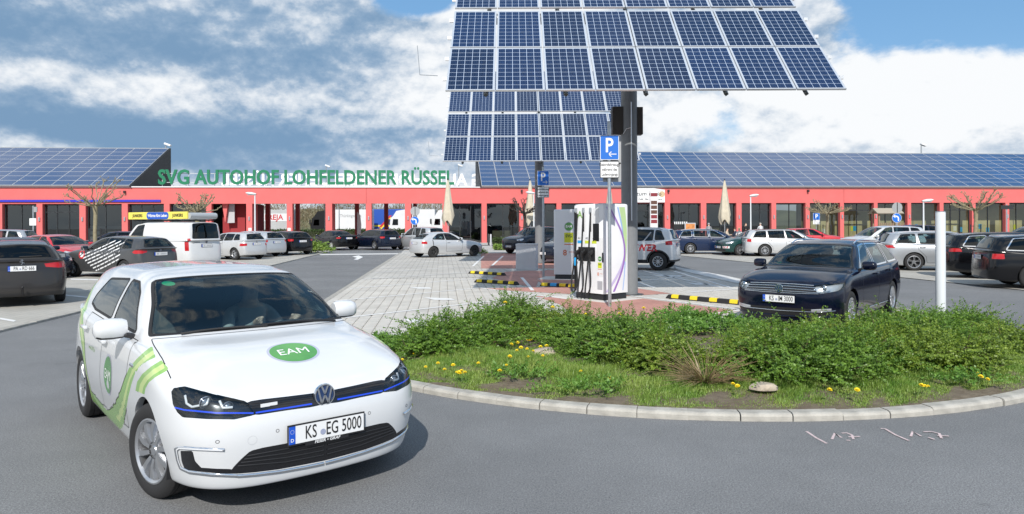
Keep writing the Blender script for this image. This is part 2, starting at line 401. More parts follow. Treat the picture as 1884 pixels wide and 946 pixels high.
def inpoly(pt, poly):
    x, y = pt[..., 0], pt[..., 1]; c = np.zeros(x.shape, bool); n = len(poly); j = n - 1
    for i in range(n):
        xi, yi = poly[i]; xj, yj = poly[j]
        with np.errstate(divide='ignore', invalid='ignore'):
            c ^= ((yi > y) != (yj > y)) & (x < (xj - xi) * (y - yi) / (yj - yi + 1e-15) + xi)
        j = i
    return c
def nearest_on(pt, poly):
    best = None; bd = 1e9
    for i in range(len(poly)):
        a = np.array(poly[i]); b = np.array(poly[(i + 1) % len(poly)]); d = b - a; L = d @ d
        t = 0 if L == 0 else min(1, max(0, ((pt - a) @ d) / L)); q = a + t * d; e = ((pt - q)**2).sum()
        if e < bd: bd = e; best = q
    return best
def rounded(poly, r=.25, n=4):
    """cut the corners of a polygon into short curves; r is the share of each edge used"""
    out = []; N = len(poly)
    for i in range(N):
        a, b, c = [np.array(poly[q % N], float) for q in (i - 1, i, i + 1)]
        p0 = b + (a - b) * r; p1 = b + (c - b) * r
        for k in range(n + 1):
            t = k / n; out.append(tuple((1 - t)**2 * p0 + 2 * t * (1 - t) * b + t * t * p1))
    return out

class Shell:
    """regions: list of (class, kind, polygon, filter) with kind 'xz' | 'sz' | 'sk'; later ones win"""
    def __init__(s, net, h, regions, smooth_it=3, pixmap=None):
        s.A, s.ks, s.js = dense(net, h, smooth_it); A = s.A; s.nk, s.nj = A.shape[:2]
        KK, JJ = np.meshgrid(s.ks, s.js, indexing='ij')
        s.co = {'xz': A[..., [0, 2]], 'sz': np.stack([JJ, A[..., 2]], -1), 'sk': np.stack([JJ, KK], -1)}
        if pixmap: s.co['px'] = pixmap(A)
        fc = lambda q: .25 * (q[:-1, :-1] + q[1:, :-1] + q[:-1, 1:] + q[1:, 1:])
        fk, fj = fc(KK), fc(JJ); s.names = ['body']; cls = np.zeros((s.nk - 1, s.nj - 1), int); polys = {}
        for (nm, kind, poly, flt) in regions:
            if nm not in s.names: s.names.append(nm)
            m = inpoly(fc(s.co[kind]), poly) & (fk > flt.get('k', (0, 12))[0]) & (fk < flt.get('k', (0, 12))[1]) & (fj > flt.get('s', (0, 12))[0]) & (fj < flt.get('s', (0, 12))[1])
            cls[m] = s.names.index(nm); polys.setdefault(s.names.index(nm), []).append((kind, poly))
        s.cls = cls; P = A.copy()
        # vertex -> set of classes around it
        pad = np.full((s.nk + 1, s.nj + 1), -1); pad[1:-1, 1:-1] = cls
        quad = np.stack([pad[:-1, :-1], pad[:-1, 1:], pad[1:, :-1], pad[1:, 1:]], -1)
        for k in range(s.nk):
            for j in range(s.nj):
                q = [c for c in quad[k, j] if c >= 0]; c = max(q)
                if c == 0 or min(q) == c: continue
                best = None
                for kind, poly in polys[c]:
                    C = s.co[kind]; pt = C[k, j]; tgt = nearest_on(pt, poly); d = tgt - pt
                    k0, k1 = max(k - 1, 0), min(k + 1, s.nk - 1); j0, j1 = max(j - 1, 0), min(j + 1, s.nj - 1)
                    Jm = np.stack([(C[k, j1] - C[k, j0]) / (j1 - j0), (C[k1, j] - C[k0, j]) / (k1 - k0)], 1)
                    try: uv = np.linalg.solve(Jm, d)
                    except np.linalg.LinAlgError: continue
                    e = abs(uv).max()
                    if best is None or e < best[0]: best = (e, uv)
                if best is None or best[0] > 1.3: continue
                uj = min(max(j + best[1][0], 0), s.nj - 1) if 0 < j < s.nj - 1 else j; uk = min(max(k + best[1][1], 0), s.nk - 1)
                a, b = int(min(uj, s.nj - 1.001)), int(min(uk, s.nk - 1.001)); fa, fb = uj - a, uk - b
                P[k, j] = (A[b, a] * (1 - fa) + A[b, a + 1] * fa) * (1 - fb) + (A[b + 1, a] * (1 - fa) + A[b + 1, a + 1] * fa) * fb
        s.P = P
        du = np.gradient(A, axis=1); dv = np.gradient(A, axis=0); n = np.cross(du, dv); n /= np.linalg.norm(n, axis=-1, keepdims=True) + 1e-9
        mid = A[s.nk // 3, s.nj // 2]; 
        if n[s.nk // 3, s.nj // 2][1] < 0: n = -n; s.flip = True
        else: s.flip = False
        s.N = n
    def bvh(s):
        V = s.P.reshape(-1, 3); V2 = V * (1, -1, 1); n = len(V); F = []
        for k in range(s.nk - 1):
            for j in range(s.nj - 1):
                a = k * s.nj + j; q = (a, a + 1, a + s.nj + 1, a + s.nj); F.append(q); F.append(tuple(i + n for i in q[::-1]))
        return BVHTree.FromPolygons(np.concatenate([V, V2]).tolist(), F)
    def part(s, nm, side=0):
        """V, F of a class; side 1 = left (+y), -1 = right, 0 = both halves"""
        if nm not in s.names: return [], []
        c = s.names.index(nm); idx = np.argwhere(s.cls == c)
        if len(idx) == 0: return [], []
        q = np.stack([idx[:, 0] * s.nj + idx[:, 1], idx[:, 0] * s.nj + idx[:, 1] + 1, (idx[:, 0] + 1) * s.nj + idx[:, 1] + 1, (idx[:, 0] + 1) * s.nj + idx[:, 1]], 1)
        if s.flip: q = q[:, ::-1]
        u, inv = np.unique(q, return_inverse=True); V = s.P.reshape(-1, 3)[u]; F = inv.reshape(q.shape)
        Vm = V * (1, -1, 1); Fm = F[:, ::-1]
        if side == 1: return V, F
        if side == -1: return Vm, Fm
        return np.concatenate([V, Vm]), np.concatenate([F, Fm + len(V)])
    def edges(s, a_set, b_set=None):
        """grid edges between a class of a_set and one outside it (or of b_set)"""
        A = {s.names.index(x) for x in a_set if x in s.names}; B = None if b_set is None else {s.names.index(x) for x in b_set if x in s.names}
        out = []; c = s.cls
        ok = lambda p, q: (p != q) and ((p in A and (B is None or q in B)) or (q in A and (B is None or p in B)))
        for k in range(s.nk - 1):
            for j in range(s.nj - 1):
                if j + 1 < s.nj - 1 and c[k, j] != c[k, j + 1] and ok(c[k, j], c[k, j + 1]): out.append(((k, j + 1), (k + 1, j + 1)))
                if k + 1 < s.nk - 1 and c[k, j] != c[k + 1, j] and ok(c[k, j], c[k + 1, j]): out.append(((k + 1, j), (k + 1, j + 1)))
        return out
    def ribbon(s, E, width, off, mirror=True):
        V = []; F = []
        for a, b in E:
            pa, pb = s.P[a], s.P[b]; t = pb - pa; L = np.linalg.norm(t)
            if L < 1e-5: continue
            for P_, n in ((pa, s.N[a]), (pb, s.N[b])):
                w = np.cross(n, t / L) * width / 2; V += [P_ - w + n * off, P_ + w + n * off]
            i = len(V); F.append((i - 4, i - 3, i - 1, i - 2))
        if mirror and V:
            n = len(V); V = V + [v * (1, -1, 1) for v in V]; F = F + [tuple(i + n for i in f[::-1]) for f in F]
        return V, F
    def lip(s, nm, depth):
        V = []; F = []
        for a, b in s.edges([nm]):
            pa, pb = s.P[a], s.P[b]; d = np.array([0, -depth, 0]); i = len(V)
            V += [pa, pb, pb + d, pa + d]; F.append((i, i + 1, i + 2, i + 3))
        n = len(V); return V + [v * (1, -1, 1) for v in V], F + [tuple(i + n for i in f[::-1]) for f in F]

def circle(cx, cz, r, n=40): return [(cx + r * math.cos(2 * math.pi * i / n), cz + r * math.sin(2 * math.pi * i / n)) for i in range(n)]

WHEELS = {}
def wheel_mesh(style, r, rim_r, width, tyre_mat, rim_mat):
    key = (style, round(r, 3), round(rim_r, 3))
    if key in WHEELS: return WHEELS[key]
    hw = width / 2; t = MB()
    t.lathe([(rim_r - .005, -hw * .86), (rim_r + .012, -hw * .95), (r - .045, -hw), (r - .015, -hw * .88), (r, -hw * .66), (r - .001, -hw * .32), (r - .008, -hw * .30), (r - .008, -hw * .26), (r, -hw * .24), (r, hw * .24), (r - .008, hw * .26), (r - .008, hw * .30),
             (r - .001, hw * .32), (r, hw * .66), (r - .015, hw * .88), (r - .045, hw), (rim_r + .012, hw * .95), (rim_r - .005, hw * .86)], 40, 'y')
    m = MB(); face = hw * .80     # the outer face looks to +y
    m.lathe([(rim_r, -hw * .86), (rim_r - .004, hw * .90), (rim_r - .014, hw * .92), (rim_r - .028, hw * .80), (rim_r - .034, -hw * .3)], 40, 'y')
    m.lathe([(0, -hw * .15), (rim_r - .03, -hw * .25)], 24, 'y', mi=1)
    m.lathe([(0, face - .008), (.030, face - .008), (.034, face - .014), (.064, face - .016), (.070, face - .03), (.072, -hw * .1)], 20, 'y')
    n, wide, twin, tw = {'ten': (10, .030, 0, .0), 'five': (5, .062, 0, 0), 'twin5': (5, .026, .16, 0), 'multi': (14, .017, 0, .0), 'swirl': (10, .046, 0, .10), 'seven': (7, .042, 0, .1), 'dark': (8, .032, 0, 0)}[style]
    for i in range(n):
        for q in ((-twin, twin) if twin else (0,)):
            a0 = 2 * math.pi * i / n + q * .55; a1 = 2 * math.pi * i / n + q + tw
            P = []
            for rr, a, ww, yy in ((.055, a0, wide * .8, face - .008), (rim_r * .55, .5 * (a0 + a1), wide * 1.0, face + .004), (rim_r - .02, a1, wide * 1.35, face - .004)):
                c, s_ = math.cos(a), math.sin(a)
                for e, dy in ((-1, -.03), (-.7, .0), (.7, .0), (1, -.03)):
                    P.append((rr * c - s_ * ww * .5 * e, yy + dy, rr * s_ + c * ww * .5 * e))
            m.add(P, [(j * 4 + k, j * 4 + k + 1, j * 4 + k + 5, j * 4 + k + 4) for j in range(2) for k in range(3)])
    to = t.build('tyre', tyre_mat, None, True, 35); ro = m.build('rim', [rim_mat, MATS['dark_metal']], None, True, 35)
    WHEELS[key] = (to.data, ro.data); bpy.data.objects.remove(to); bpy.data.objects.remove(ro)
    return WHEELS[key]
def add_wheel(root, x, y, r, style, rim_r, width, steer=0., rim_mat=None):
    tm, rm = wheel_mesh(style, r, rim_r, width, MATS['tyre'], MATS['alloy'])
    o = bpy.data.objects.new('wheel', tm); link(o, root); o.location = (x, y, r)
    o.rotation_euler = (0, random.uniform(0, 6), (0 if y > 0 else math.pi) + steer)
    q = bpy.data.objects.new('rim', rm); link(q, o)
    if rim_mat: q.material_slots[0].link = 'OBJECT'; q.material_slots[0].material = rim_mat
    return o

def seat(mb, x, y, z, s=1., head=True):
    mb.box((x + .05, y, z + .08), (.52, .48, .16), bev=.05)
    M = Matrix.Rotation(R(-14), 3, 'Y')
    mb.box((x - .27, y, z + .42), (.15, .46, .62), M, bev=.06)
    if head: mb.box((x - .37, y, z + .80), (.10, .26, .18), M, bev=.04)
def plate_obj(root, x, z, txt, sgn, tilt=0., w=.52, h=.112, y=0., sticker=True, frame=True):
    """number plate on the car's centre line; sgn +1 looks forward"""
    ex = Vector((0, sgn, 0)); rot = Matrix.Rotation(tilt * sgn, 3, 'Y'); ez = rot @ Vector((0, 0, 1)); n = ex.cross(ez)
    n = Vector((sgn, 0, 0)); n = rot @ n
    o = Vector((x, y, z)); B = lambda ww, hh, d, c: [o + ex * (c[0] + a * ww / 2) + ez * (c[1] + b * hh / 2) + n * e for e in (d - .006, d) for a, b in ((-1, -1), (1, -1), (1, 1), (-1, 1))]
    FB = [(4, 5, 6, 7), (0, 3, 2, 1), (0, 1, 5, 4), (1, 2, 6, 5), (2, 3, 7, 6), (3, 0, 4, 7)]
    m = MB()
    m.add(B(w + .016, h + .02, .004, (0, 0)), FB, 0); m.add(B(w, h, .007, (0, 0)), FB, 1); m.add(B(.042, h, .0085, (-w / 2 + .021, 0)), FB, 2)
    p = m.build('number_plate', [MATS['black_plastic'], MATS['plate_white'], MATS['plate_blue']], root)
    if txt:
        a, b = txt
        t = MB()
        for s_, cx, ww in ((a, -.115, .135), (b, .115, .27)):
            V, F = text_mesh(s_, .118, .62, 0, .0007); t.add(put(V, o + ex * cx + n * .0095, ex, ez), F)
        t.build('lettering', MATS['plate_ink'], p, fix=False)
        d = MB(); V, F = text_mesh('D', .03, 1, 0, .0005); d.add(put(V, o + ex * (-w / 2 + .021) + ez * -.032 + n * .0095, ex, ez), F)
        for i in range(12):
            an = i * math.pi / 6; c = o + ex * (-w / 2 + .021 + .012 * math.cos(an)) + ez * (.022 + .012 * math.sin(an)) + n * .0095; q = .002
            d.add([c - ex * q, c - ez * q, c + ex * q, c + ez * q], [(0, 1, 2, 3)])
        d.build('country_code', MATS['plate_white'], p, fix=False)
        s2 = MB(); c = o + ex * -.033 + ez * -.012
        s2.add([c + n * .0098 + ex * .019 * math.cos(i * .5236) + ez * .019 * math.sin(i * .5236) for i in range(12)], [tuple(range(12))])
        s2.build('seal', MATS['plate_seal'], p, fix=False)
    else:
        t = MB()
        for i, c in enumerate((-.15, -.10, .0, .05, .1, .15, .2)):
            t.add([o + ex * (c + a * .015) + ez * b * .03 + n * .0095 for a, b in ((-1, -1), (1, -1), (1, 1), (-1, 1))], [(0, 1, 2, 3)])
        t.build('lettering', MATS['plate_blur'], p, fix=False)
    return p
def vw_badge(root, o, ex, ez, r, name='badge'):
    o, ex, ez = Vector(o), Vector(ex), Vector(ez); n = ex.cross(ez).normalized()
    if n.dot(Vector((o.x + 1.3, o.y, 0))) < 0: n = -n
    b = MB(); N = 28
    P = lambda a, b_, d: o + ex * (a * r) + ez * (b_ * r) + n * d
    disc = [P(math.cos(i * 2 * math.pi / N), math.sin(i * 2 * math.pi / N), .004) for i in range(N)]
    back = MB(); back.add(disc, [tuple(range(N))]); bk = back.build(name, MATS['badge_blue'], root, fix=False)
    for i in range(N):
        a0, a1 = i * 2 * math.pi / N, (i + 1) * 2 * math.pi / N
        V = [P(q * math.cos(a), q * math.sin(a), d) for a in (a0, a1) for q, d in ((1.06, 0.), (1.0, .012), (.9, .012), (.86, .005))]
        b.add(V, [(0, 1, 5, 4), (1, 2, 6, 5), (2, 3, 7, 6)])
    def bar(x0, y0, x1, y1, t=.085):
        d = Vector((x1 - x0, y1 - y0)).normalized(); q = Vector((-d.y, d.x)) * t
        V = [P(x0 + q.x, y0 + q.y, .005), P(x0 - q.x, y0 - q.y, .005), P(x1 - q.x, y1 - q.y, .005), P(x1 + q.x, y1 + q.y, .005)]
        V += [v + n * .008 for v in V]; b.add(V, [(4, 5, 6, 7), (0, 1, 5, 4), (1, 2, 6, 5), (2, 3, 7, 6), (3, 0, 4, 7)])
    for s in (-1, 1):
        bar(s * .30, .82, 0, .12); bar(s * .66, .62, s * .34, -.72); bar(s * .34, -.72, 0, -.02)
    b.build('chrome_ring', MATS['chrome'], bk)
    return bk
def mirror_part(root, x, y, z, paint, s):
    b = MB(); prof = [(-.115, .25), (-.10, .75), (-.04, .98), (.04, 1.0), (.085, .86), (.10, .55)]
    V = []; F = []; N = 16
    # loft along the mirror's width (y), rounded outer end
    st = [(0.0, .78), (.03, .95), (.10, 1.0), (.17, .96), (.205, .78), (.222, .35)]
    for dy, sc in st:
        for i in range(N):
            a = 2 * math.pi * i / N; ca, sa = math.cos(a), math.sin(a)
            px = .085 * math.copysign(abs(ca)**.88, ca) * (1.0 if ca > 0 else .55); pz = .078 * math.copysign(abs(sa)**.92, sa)
            V.append((x + px * sc - .02, y + s * dy, z + pz * sc + (.004 if sa > 0 else 0)))
    for k in range(len(st) - 1):
        for i in range(N): F.append((k * N + i, k * N + (i + 1) % N, (k + 1) * N + (i + 1) % N, (k + 1) * N + i))
    F.append(tuple(range(N))); F.append(tuple((len(st) - 1) * N + i for i in range(N)))
    lo = [f for f in F if sum(V[i][2] for i in f) / len(f) < z - .045]; up = [f for f in F if f not in lo]
    m = MB(); m.add(V, up, 0); m.add(V, lo, 1)
    o = m.build('wing_mirror', [paint, MATS['black_plastic']], root, True, 50)
    k = MB(); k.box((x + .01, y - s * .035, z - .06), (.09, .12, .035), Matrix.Rotation(s * .25, 3, 'X'), bev=.01); k.build('mirror_foot', MATS['black_plastic'], o)
    g = MB(); g.quad((x - .066, y + s * .02, z - .05), (x - .066, y + s * .20, z - .05), (x - .066, y + s * .20, z + .05), (x - .066, y + s * .02, z + .05)); g.build('mirror_glass', MATS['chrome'], o)
    return o
def lamp_inner(root, pts, r, mat_='chrome', name='reflector'):
    for p in pts:
        b = MB(); b.lathe([(r, 0.02), (r * .8, -.02), (.4 * r, -.04), (0, -.045)], 16, 'x', p); b.build(name, MATS[mat_], root, True)
def P_(**k): return k
HATCH = P_(fo=.86, WB=2.63, ro=.77, w=.895, zb=.19, zhf=.775, xw=-.26, zw=1.02, wt=(-1.05, 1.385), pk=(-1.75, 1.452), rt=(-3.10, 1.375), rb=(-3.34, 1.05),
           belt=(.962, 1.03), xB=-1.58, xC=-2.42, xD=-2.93, r=.316, yr=.585)
WAGON = P_(fo=.90, WB=2.79, ro=1.06, w=.912, zb=.18, zhf=.775, xw=-.24, zw=1.0, wt=(-1.08, 1.40), pk=(-1.85, 1.475), rt=(-3.52, 1.405), rb=(-3.76, 1.05),
           belt=(.955, 1.02), xB=-1.68, xC=-2.62, xD=-3.42, r=.328, yr=.60)
SEDAN = P_(fo=.78, WB=2.76, ro=.98, w=.905, zb=.18, zhf=.735, xw=-.42, zw=.965, wt=(-1.22, 1.355), pk=(-1.8, 1.42), rt=(-2.62, 1.36), rb=(-3.16, 1.06),
           belt=(.94, 1.0), xB=-1.72, xC=-2.52, xD=-2.80, r=.32, yr=.57, rk6=[(-3.42, 1.075)] * 2, rz=[.25, .24, .42, .60, .84, 1.04],
           rx=[-3.54, -3.69, -3.74, -3.735, -3.715, -3.66])
SUV = P_(fo=.86, WB=2.60, ro=.95, w=.905, zb=.27, zhf=.92, xw=-.22, zw=1.14, wt=(-.98, 1.57), pk=(-1.75, 1.66), rt=(-3.24, 1.58), rb=(-3.48, 1.20),
         belt=(1.09, 1.17), xB=-1.56, xC=-2.42, xD=-3.02, r=.35, yr=.61, zmid=.70)
MPV = P_(fo=.88, WB=2.70, ro=.88, w=.90, zb=.20, zhf=.86, xw=-.02, zw=1.10, wt=(-.92, 1.56), pk=(-1.75, 1.64), rt=(-3.26, 1.56), rb=(-3.52, 1.14),
         belt=(1.02, 1.10), xB=-1.50, xC=-2.45, xD=-3.2, r=.32, yr=.64)
VAN = P_(fo=.89, WB=3.0, ro=1.0, w=.95, zb=.24, zhf=1.0, xw=.12, zw=1.22, wt=(-.62, 1.86), pk=(-1.6, 1.965), rt=(-3.86, 1.93), rb=(-3.97, 1.24),
         belt=(1.16, 1.18), xB=-1.30, xC=-2.6, xD=-3.72, r=.335, yr=.80, zmid=.70, inb=.04, rail=.085, bul=.03, hx=.5)

def photo_px(Q, pos, yaw, z0):
    """where points of a car show in the photo, so that its printed stripes can be traced on to the body"""
    c, s = math.cos(yaw), math.sin(yaw); X = pos[0] + Q[..., 0] * c - Q[..., 1] * s; Y = pos[1] + Q[..., 0] * s + Q[..., 1] * c; Z = Q[..., 2] + z0
    u, v = X / Y * FPX, (CAMH - Z) / Y * FPX
    return np.stack([CX + u + ROLL * v, HZ + v - ROLL * u], -1)
def build_car(name, label, group, p, paint, pos, yaw, h=.055, wheel='ten', rimr=.205, wwid=.205, gl='car_glass', glr=None, plate=None, plate_r=None,
              plastic=False, rails=None, z0=0., steer=0., cat='car', hero=None, tail=None, head=None, roofbar=False, panel_van=False, rim_mat=None, chrome_dlo=False, seats=True, rear_plate_z=None, sticker=False, two_door=False, doors=True, tail_mat='red_lamp'):
    WB, r = p['WB'], p['r']; w = p['w']
    root = empty(name, (pos[0], pos[1], z0), yaw, label, cat, group); M_ = MATS
    ar = p.get('arch', r + .045); zbf, zbr = p['belt']; xB, xC = p['xB'], p['xC']; zb = p['zb']
    reg = []
    reg.append(('hood', 'sk', p.get('hood') or [(-1, 5.06), (2.3, 5.06), (2.95, 5.6), (3.05, 6.2), (2.9, 6.95), (-1, 6.95)], {}))
    if doors:
        dzb = zb + .12; xf = p['xw'] - .42
        reg.append(('door', 'xz', [(xf, dzb + .02), (xf + .05, .55), (xf + .02, zbf + .2), (xB, zbf + .2), (xB, dzb)], {'k': (1.1, 7.02)}))
        if not panel_van and not two_door: reg.append(('rear_door', 'xz', [(xB - .001, dzb), (xB - .001, zbr + .2), (xC - .06, zbr + .2), (xC - .02, .80), (-WB + ar + .03, .52), (-WB + ar + .06, dzb)], {'k': (1.1, 7.02)}))
    if plastic:
        reg.append(('lower_cladding', 'xz', [(3, -1), (3, zb + .14), (-6, zb + .14), (-6, -1)], {'k': (0, 3)}))
        for ax in (0, -WB): reg.append(('lower_cladding', 'xz', circle(ax, r, ar + .055), {'k': (0, 5), 's': (2.6, 9.8)}))
    reg += p.get('extra_low', [])
    hd = head or [(1.45, p['zhf'] - .06), (2.1, p['zhf'] - .005), (2.9, p['zhf'] + .03), (3.1, p['zhf'] - .01), (2.9, p['zhf'] - .09), (2.0, p['zhf'] - .135)]
    reg.append(('headlight', 'px', p['head_px'], {'s': (.7, 4), 'k': (2, 5.7)}) if 'head_px' in p else ('headlight', 'sz', hd, {'s': (1, 4), 'k': (2, 5.6)}))
    if not hero:
        zf = p['zhf']
        reg.append(('grille', 'sz', [(-1, zf - .04), (1.05, zf - .045), (.95, zf - .14), (-1, zf - .145)], {'s': (0, 2)}))
        reg.append(('air_intake', 'sz', [(-1, zb + .20), (1.5, zb + .19), (1.9, zb + .06), (-1, zb + .05)], {'s': (0, 3)}))
    tl = tail or [(9.05, p['rb'][1] - .13), (9.2, p['rb'][1] - .08), (10.55, p['rb'][1] - .09), (10.5, p['rb'][1] - .20), (9.4, p['rb'][1] - .23)]
    reg.append(('tail_light', 'sz', tl, {'s': (8.4, 12), 'k': (2, 9)}))
    ro = lambda q, e=.12: rounded(q, e, 3)
    reg.append(('windscreen', 'sk', p.get('ws', [(-1, 7.10), (2.80, 7.10), (2.86, 8.88), (-1, 8.90)]), {}))
    reg.append(('rear_window', 'sk', p.get('rw', ro([(10.3, 7.18), (13.7, 7.18), (13.7, 8.80), (10.3, 8.80)], .08)), {}))
    wins = p.get('wins')
    if wins is None:
        wins = [('front_window', 'sk', ro([(4.10, 7.14), (5.93, 7.14), (5.93, 8.88), (4.35, 8.88)], .07))]
        if not panel_van: wins += [('rear_door_window', 'sk', ro([(6.07, 7.14), (6.95, 7.14), (6.95, 8.88), (6.07, 8.88)], .07)), ('quarter_window', 'sk', ro([(7.08, 7.16), (7.98, 7.2), (7.8, 8.82), (7.08, 8.86)], .12))]
    for nm, kd, q in wins: reg.append((nm, kd, q, {'s': (3.9, 10), 'k': (6.9, 9.1)} if kd == 'sk' else {'s': (3.9, 10), 'k': (6.9, 9.4)}))
    reg += p.get('extra', [])
    reg.append(('wheel_arch', 'xz', circle(0, r, ar), {'k': (0, 5.2), 's': (2.6, 5.9)})); reg.append(('wheel_arch', 'xz', circle(-WB, r, ar), {'k': (0, 5.2), 's': (6.3, 9.8)}))
    net = car_net(p); S = Shell(net, h, reg, p.get('smooth', 3), (lambda Q: photo_px(Q * (1, p['seen'], 1), pos, yaw, z0)) if hero else None)
    gls = [c for c in ('front_window', 'rear_door_window', 'quarter_window') if c in S.names]
    V, F = S.part('body'); lv, lf = S.lip('wheel_arch', .045); n = len(V)
    V = np.concatenate([V, np.array(lv)]); F = [tuple(f) for f in F] + [tuple(i + n for i in f) for f in lf]
    mesh_obj('body', V, F, paint, root, True, merge=1e-5, ang=50)
    pm = {'lower_cladding': M_['black_plastic'], 'grille': M_['gloss_black'], 'air_intake': M_['black_plastic'], 'hood': paint}
    pm.update(p.get('cmat', {}))
    glm = M_[gl]; glrm = M_[glr or gl]
    for c in S.names[1:]:
        if c == 'wheel_arch': continue
        if c in ('windscreen', 'rear_window', 'hood', 'grille', 'air_intake', 'lower_cladding') or c in p.get('joined', []):
            V, F = S.part(c)
            if len(V): mesh_obj(c, V, F, glm if c == 'windscreen' else glrm if c == 'rear_window' else pm[c], root, True, merge=1e-5)
        else:
            for sd in (1, -1):
                V, F = S.part(c, sd)
                if not len(V): continue
                m = glm if c == 'front_window' else glrm if c in gls else paint if c in ('door', 'rear_door') else M_['clear_lamp'] if c == 'headlight' and not hero else M_['lamp_glass'] if c == 'headlight' else M_[tail_mat] if c == 'tail_light' else pm[c]
                o = mesh_obj(c, V, F, m, root, True)
                if c in ('door', 'rear_door') and p.get('handles', True):
                    hx = (xB if c == 'door' else xC - .02) + .14; hz = zbf + (zbr - zbf) * (.4 if c == 'door' else .75) - .12; b = MB()
                    b.box((hx, sd * (w + .008), hz), (.19, .035, .032), bev=.012); b.build('door_handle', p.get('handle_mat', paint), o, True)
    # trim and seams
    def both(E, wd, off, nm, m):
        V, F = S.ribbon(E, wd, off, False)
        if V:
            for s in (1, -1): mesh_obj(nm, np.array(V) * (1, s, 1), [f[::s] for f in F], m, root)
    for gname in gls:
        E = S.edges([gname]); both(E, .022, .002, 'window_trim', M_['rubber'])
        if chrome_dlo: both(E, .03, .004, 'chrome_trim', M_['chrome'])
    for gname in ('windscreen', 'rear_window'): V, F = S.ribbon(S.edges([gname]), .03, .002); mesh_obj('screen_seal', V, F, M_['rubber'], root, merge=1e-5)
    E = S.edges(['door', 'rear_door'], ['door', 'rear_door', 'body', 'lower_cladding'] + [c for c in p.get('cmat', {})]) + [e for e in S.edges(['hood'], ['body']) if not (hero == 'golf' and S.P[e[0]][0] > .30)]; V, F = S.ribbon(E, .007 if h < .03 else .012, .0012)
    if V: mesh_obj('panel_gaps', V, F, M_['rubber'], root, kind='stuff')
    # lining, floor, arches
    c = S.cls; ex = [S.names.index(q) for q in ['wheel_arch', 'windscreen', 'rear_window', 'headlight'] + gls if q in S.names]
    idx = np.argwhere(~np.isin(c, ex) & (np.arange(S.nk - 1)[:, None] > np.searchsorted(S.ks, 2.6)) & ((np.arange(S.nk - 1)[:, None] > np.searchsorted(S.ks, 6.9)) | ((np.arange(S.nj - 1)[None] > np.searchsorted(S.js, 4.9)) & (np.arange(S.nj - 1)[None] < np.searchsorted(S.js, 12)))))
    Q = (S.P - .025 * S.N).reshape(-1, 3); q = np.stack([idx[:, 0] * S.nj + idx[:, 1], idx[:, 0] * S.nj + idx[:, 1] + 1, (idx[:, 0] + 1) * S.nj + idx[:, 1] + 1, (idx[:, 0] + 1) * S.nj + idx[:, 1]], 1)
    u, inv = np.unique(q, return_inverse=True); V = Q[u]; V[:, 1] = np.maximum(V[:, 1], 0); F = inv.reshape(q.shape)
    mesh_obj('interior_lining', np.concatenate([V, V * (1, -1, 1)]), np.concatenate([F, F + len(V)]), M_['interior_light'] if hero else M_['interior'], root, True)
    row = S.P[0]; n = S.nj
    mesh_obj('underside', np.concatenate([row, row * (1, -1, 1)]), [(j, j + 1, j + 1 + n, j + n) for j in range(n - 1)], M_['black_plastic'], root)
    for ax in (0, -WB):
        for s in (1, -1):
            m = MB(); a0 = math.asin(min(.9, max(-.9, (zb + .02 - r) / ar)))
            m.lathe([(ar + .004, s * (w - .05)), (ar + .004, s * (w - .34)), (.02, s * (w - .34))], 18, 'y', (ax, 0, r), a0=a0, a1=math.pi - a0)
            m.build('wheel_well', M_['black_plastic'], root)
            add_wheel(root, ax, s * (w - wwid / 2 - p.get('wheel_in', .018)), r, wheel, rimr, wwid, steer if ax == 0 else 0, rim_mat)
    yb = w - .085
    if seats:
        m = MB(); zs = zb + .20
        m.b2((p['xw'] - .75, -yb + .06, zb + .1), (p['xw'] - .12, yb - .06, p['zw'] - .075), bev=.05)
        for s in (1, -1): seat(m, p['xw'] - 1.35, s * .37, zs + (p['zw'] - 1.02) * .8)
        if not panel_van:
            x = xC + .12; zq = zs + .03 + (p['zw'] - 1.02) * .8
            m.b2((x - .25, -yb + .1, zq), (x + .3, yb - .1, zq + .17), bev=.05); m.box((x - .30, 0, zq + .45), (.15, 2 * yb - .25, .58), Matrix.Rotation(R(-16), 3, 'Y'), bev=.05)
            for yy in (-.38, 0, .38): m.box((x - .40, yy, zq + .80), (.08, .24, .14), Matrix.Rotation(R(-16), 3, 'Y'), bev=.03)
        m.build('seats_and_dashboard', M_['interior_hero' if hero == 'golf' else 'interior'], root, True)
    for s in (1, -1): mirror_part(root, p['xw'] - p.get('mirx', .50), s * (w - .085 + .035), zbf + .075, paint, s)
    # plates, rails
    bv = S.bvh(); S.bv = bv
    def fx(z, y=0, d=1):
        hit = bv.ray_cast(Vector((6 * d, y, z)), Vector((-d, 0, 0)))[0]; return hit.x if hit else d * 1
    S.fx = fx
    zp = p.get('plate_z', .46); plate_obj(root, fx(zp) + .012, zp, plate, 1)
    zr = rear_plate_z or p['rb'][1] - .22; plate_obj(root, fx(zr, 0, -1) - .012, zr, plate_r, -1)
    if rails:
        for s in (1, -1):
            pts = []
            for q in range(12):
                x = p['wt'][0] - .22 + (p['rt'][0] + .25 - p['wt'][0] + .22) * q / 11; y = s * p['yr'] * .93
                hit = bv.ray_cast(Vector((x, y, 3)), Vector((0, 0, -1)))[0]
                if hit: pts.append((x, y, hit.z + (.032 if 0 < q < 11 else .002)))
            m = MB(); m.tube(pts, .014, 6); m.build('roof_rail', M_[rails], root, True)
    return root, S
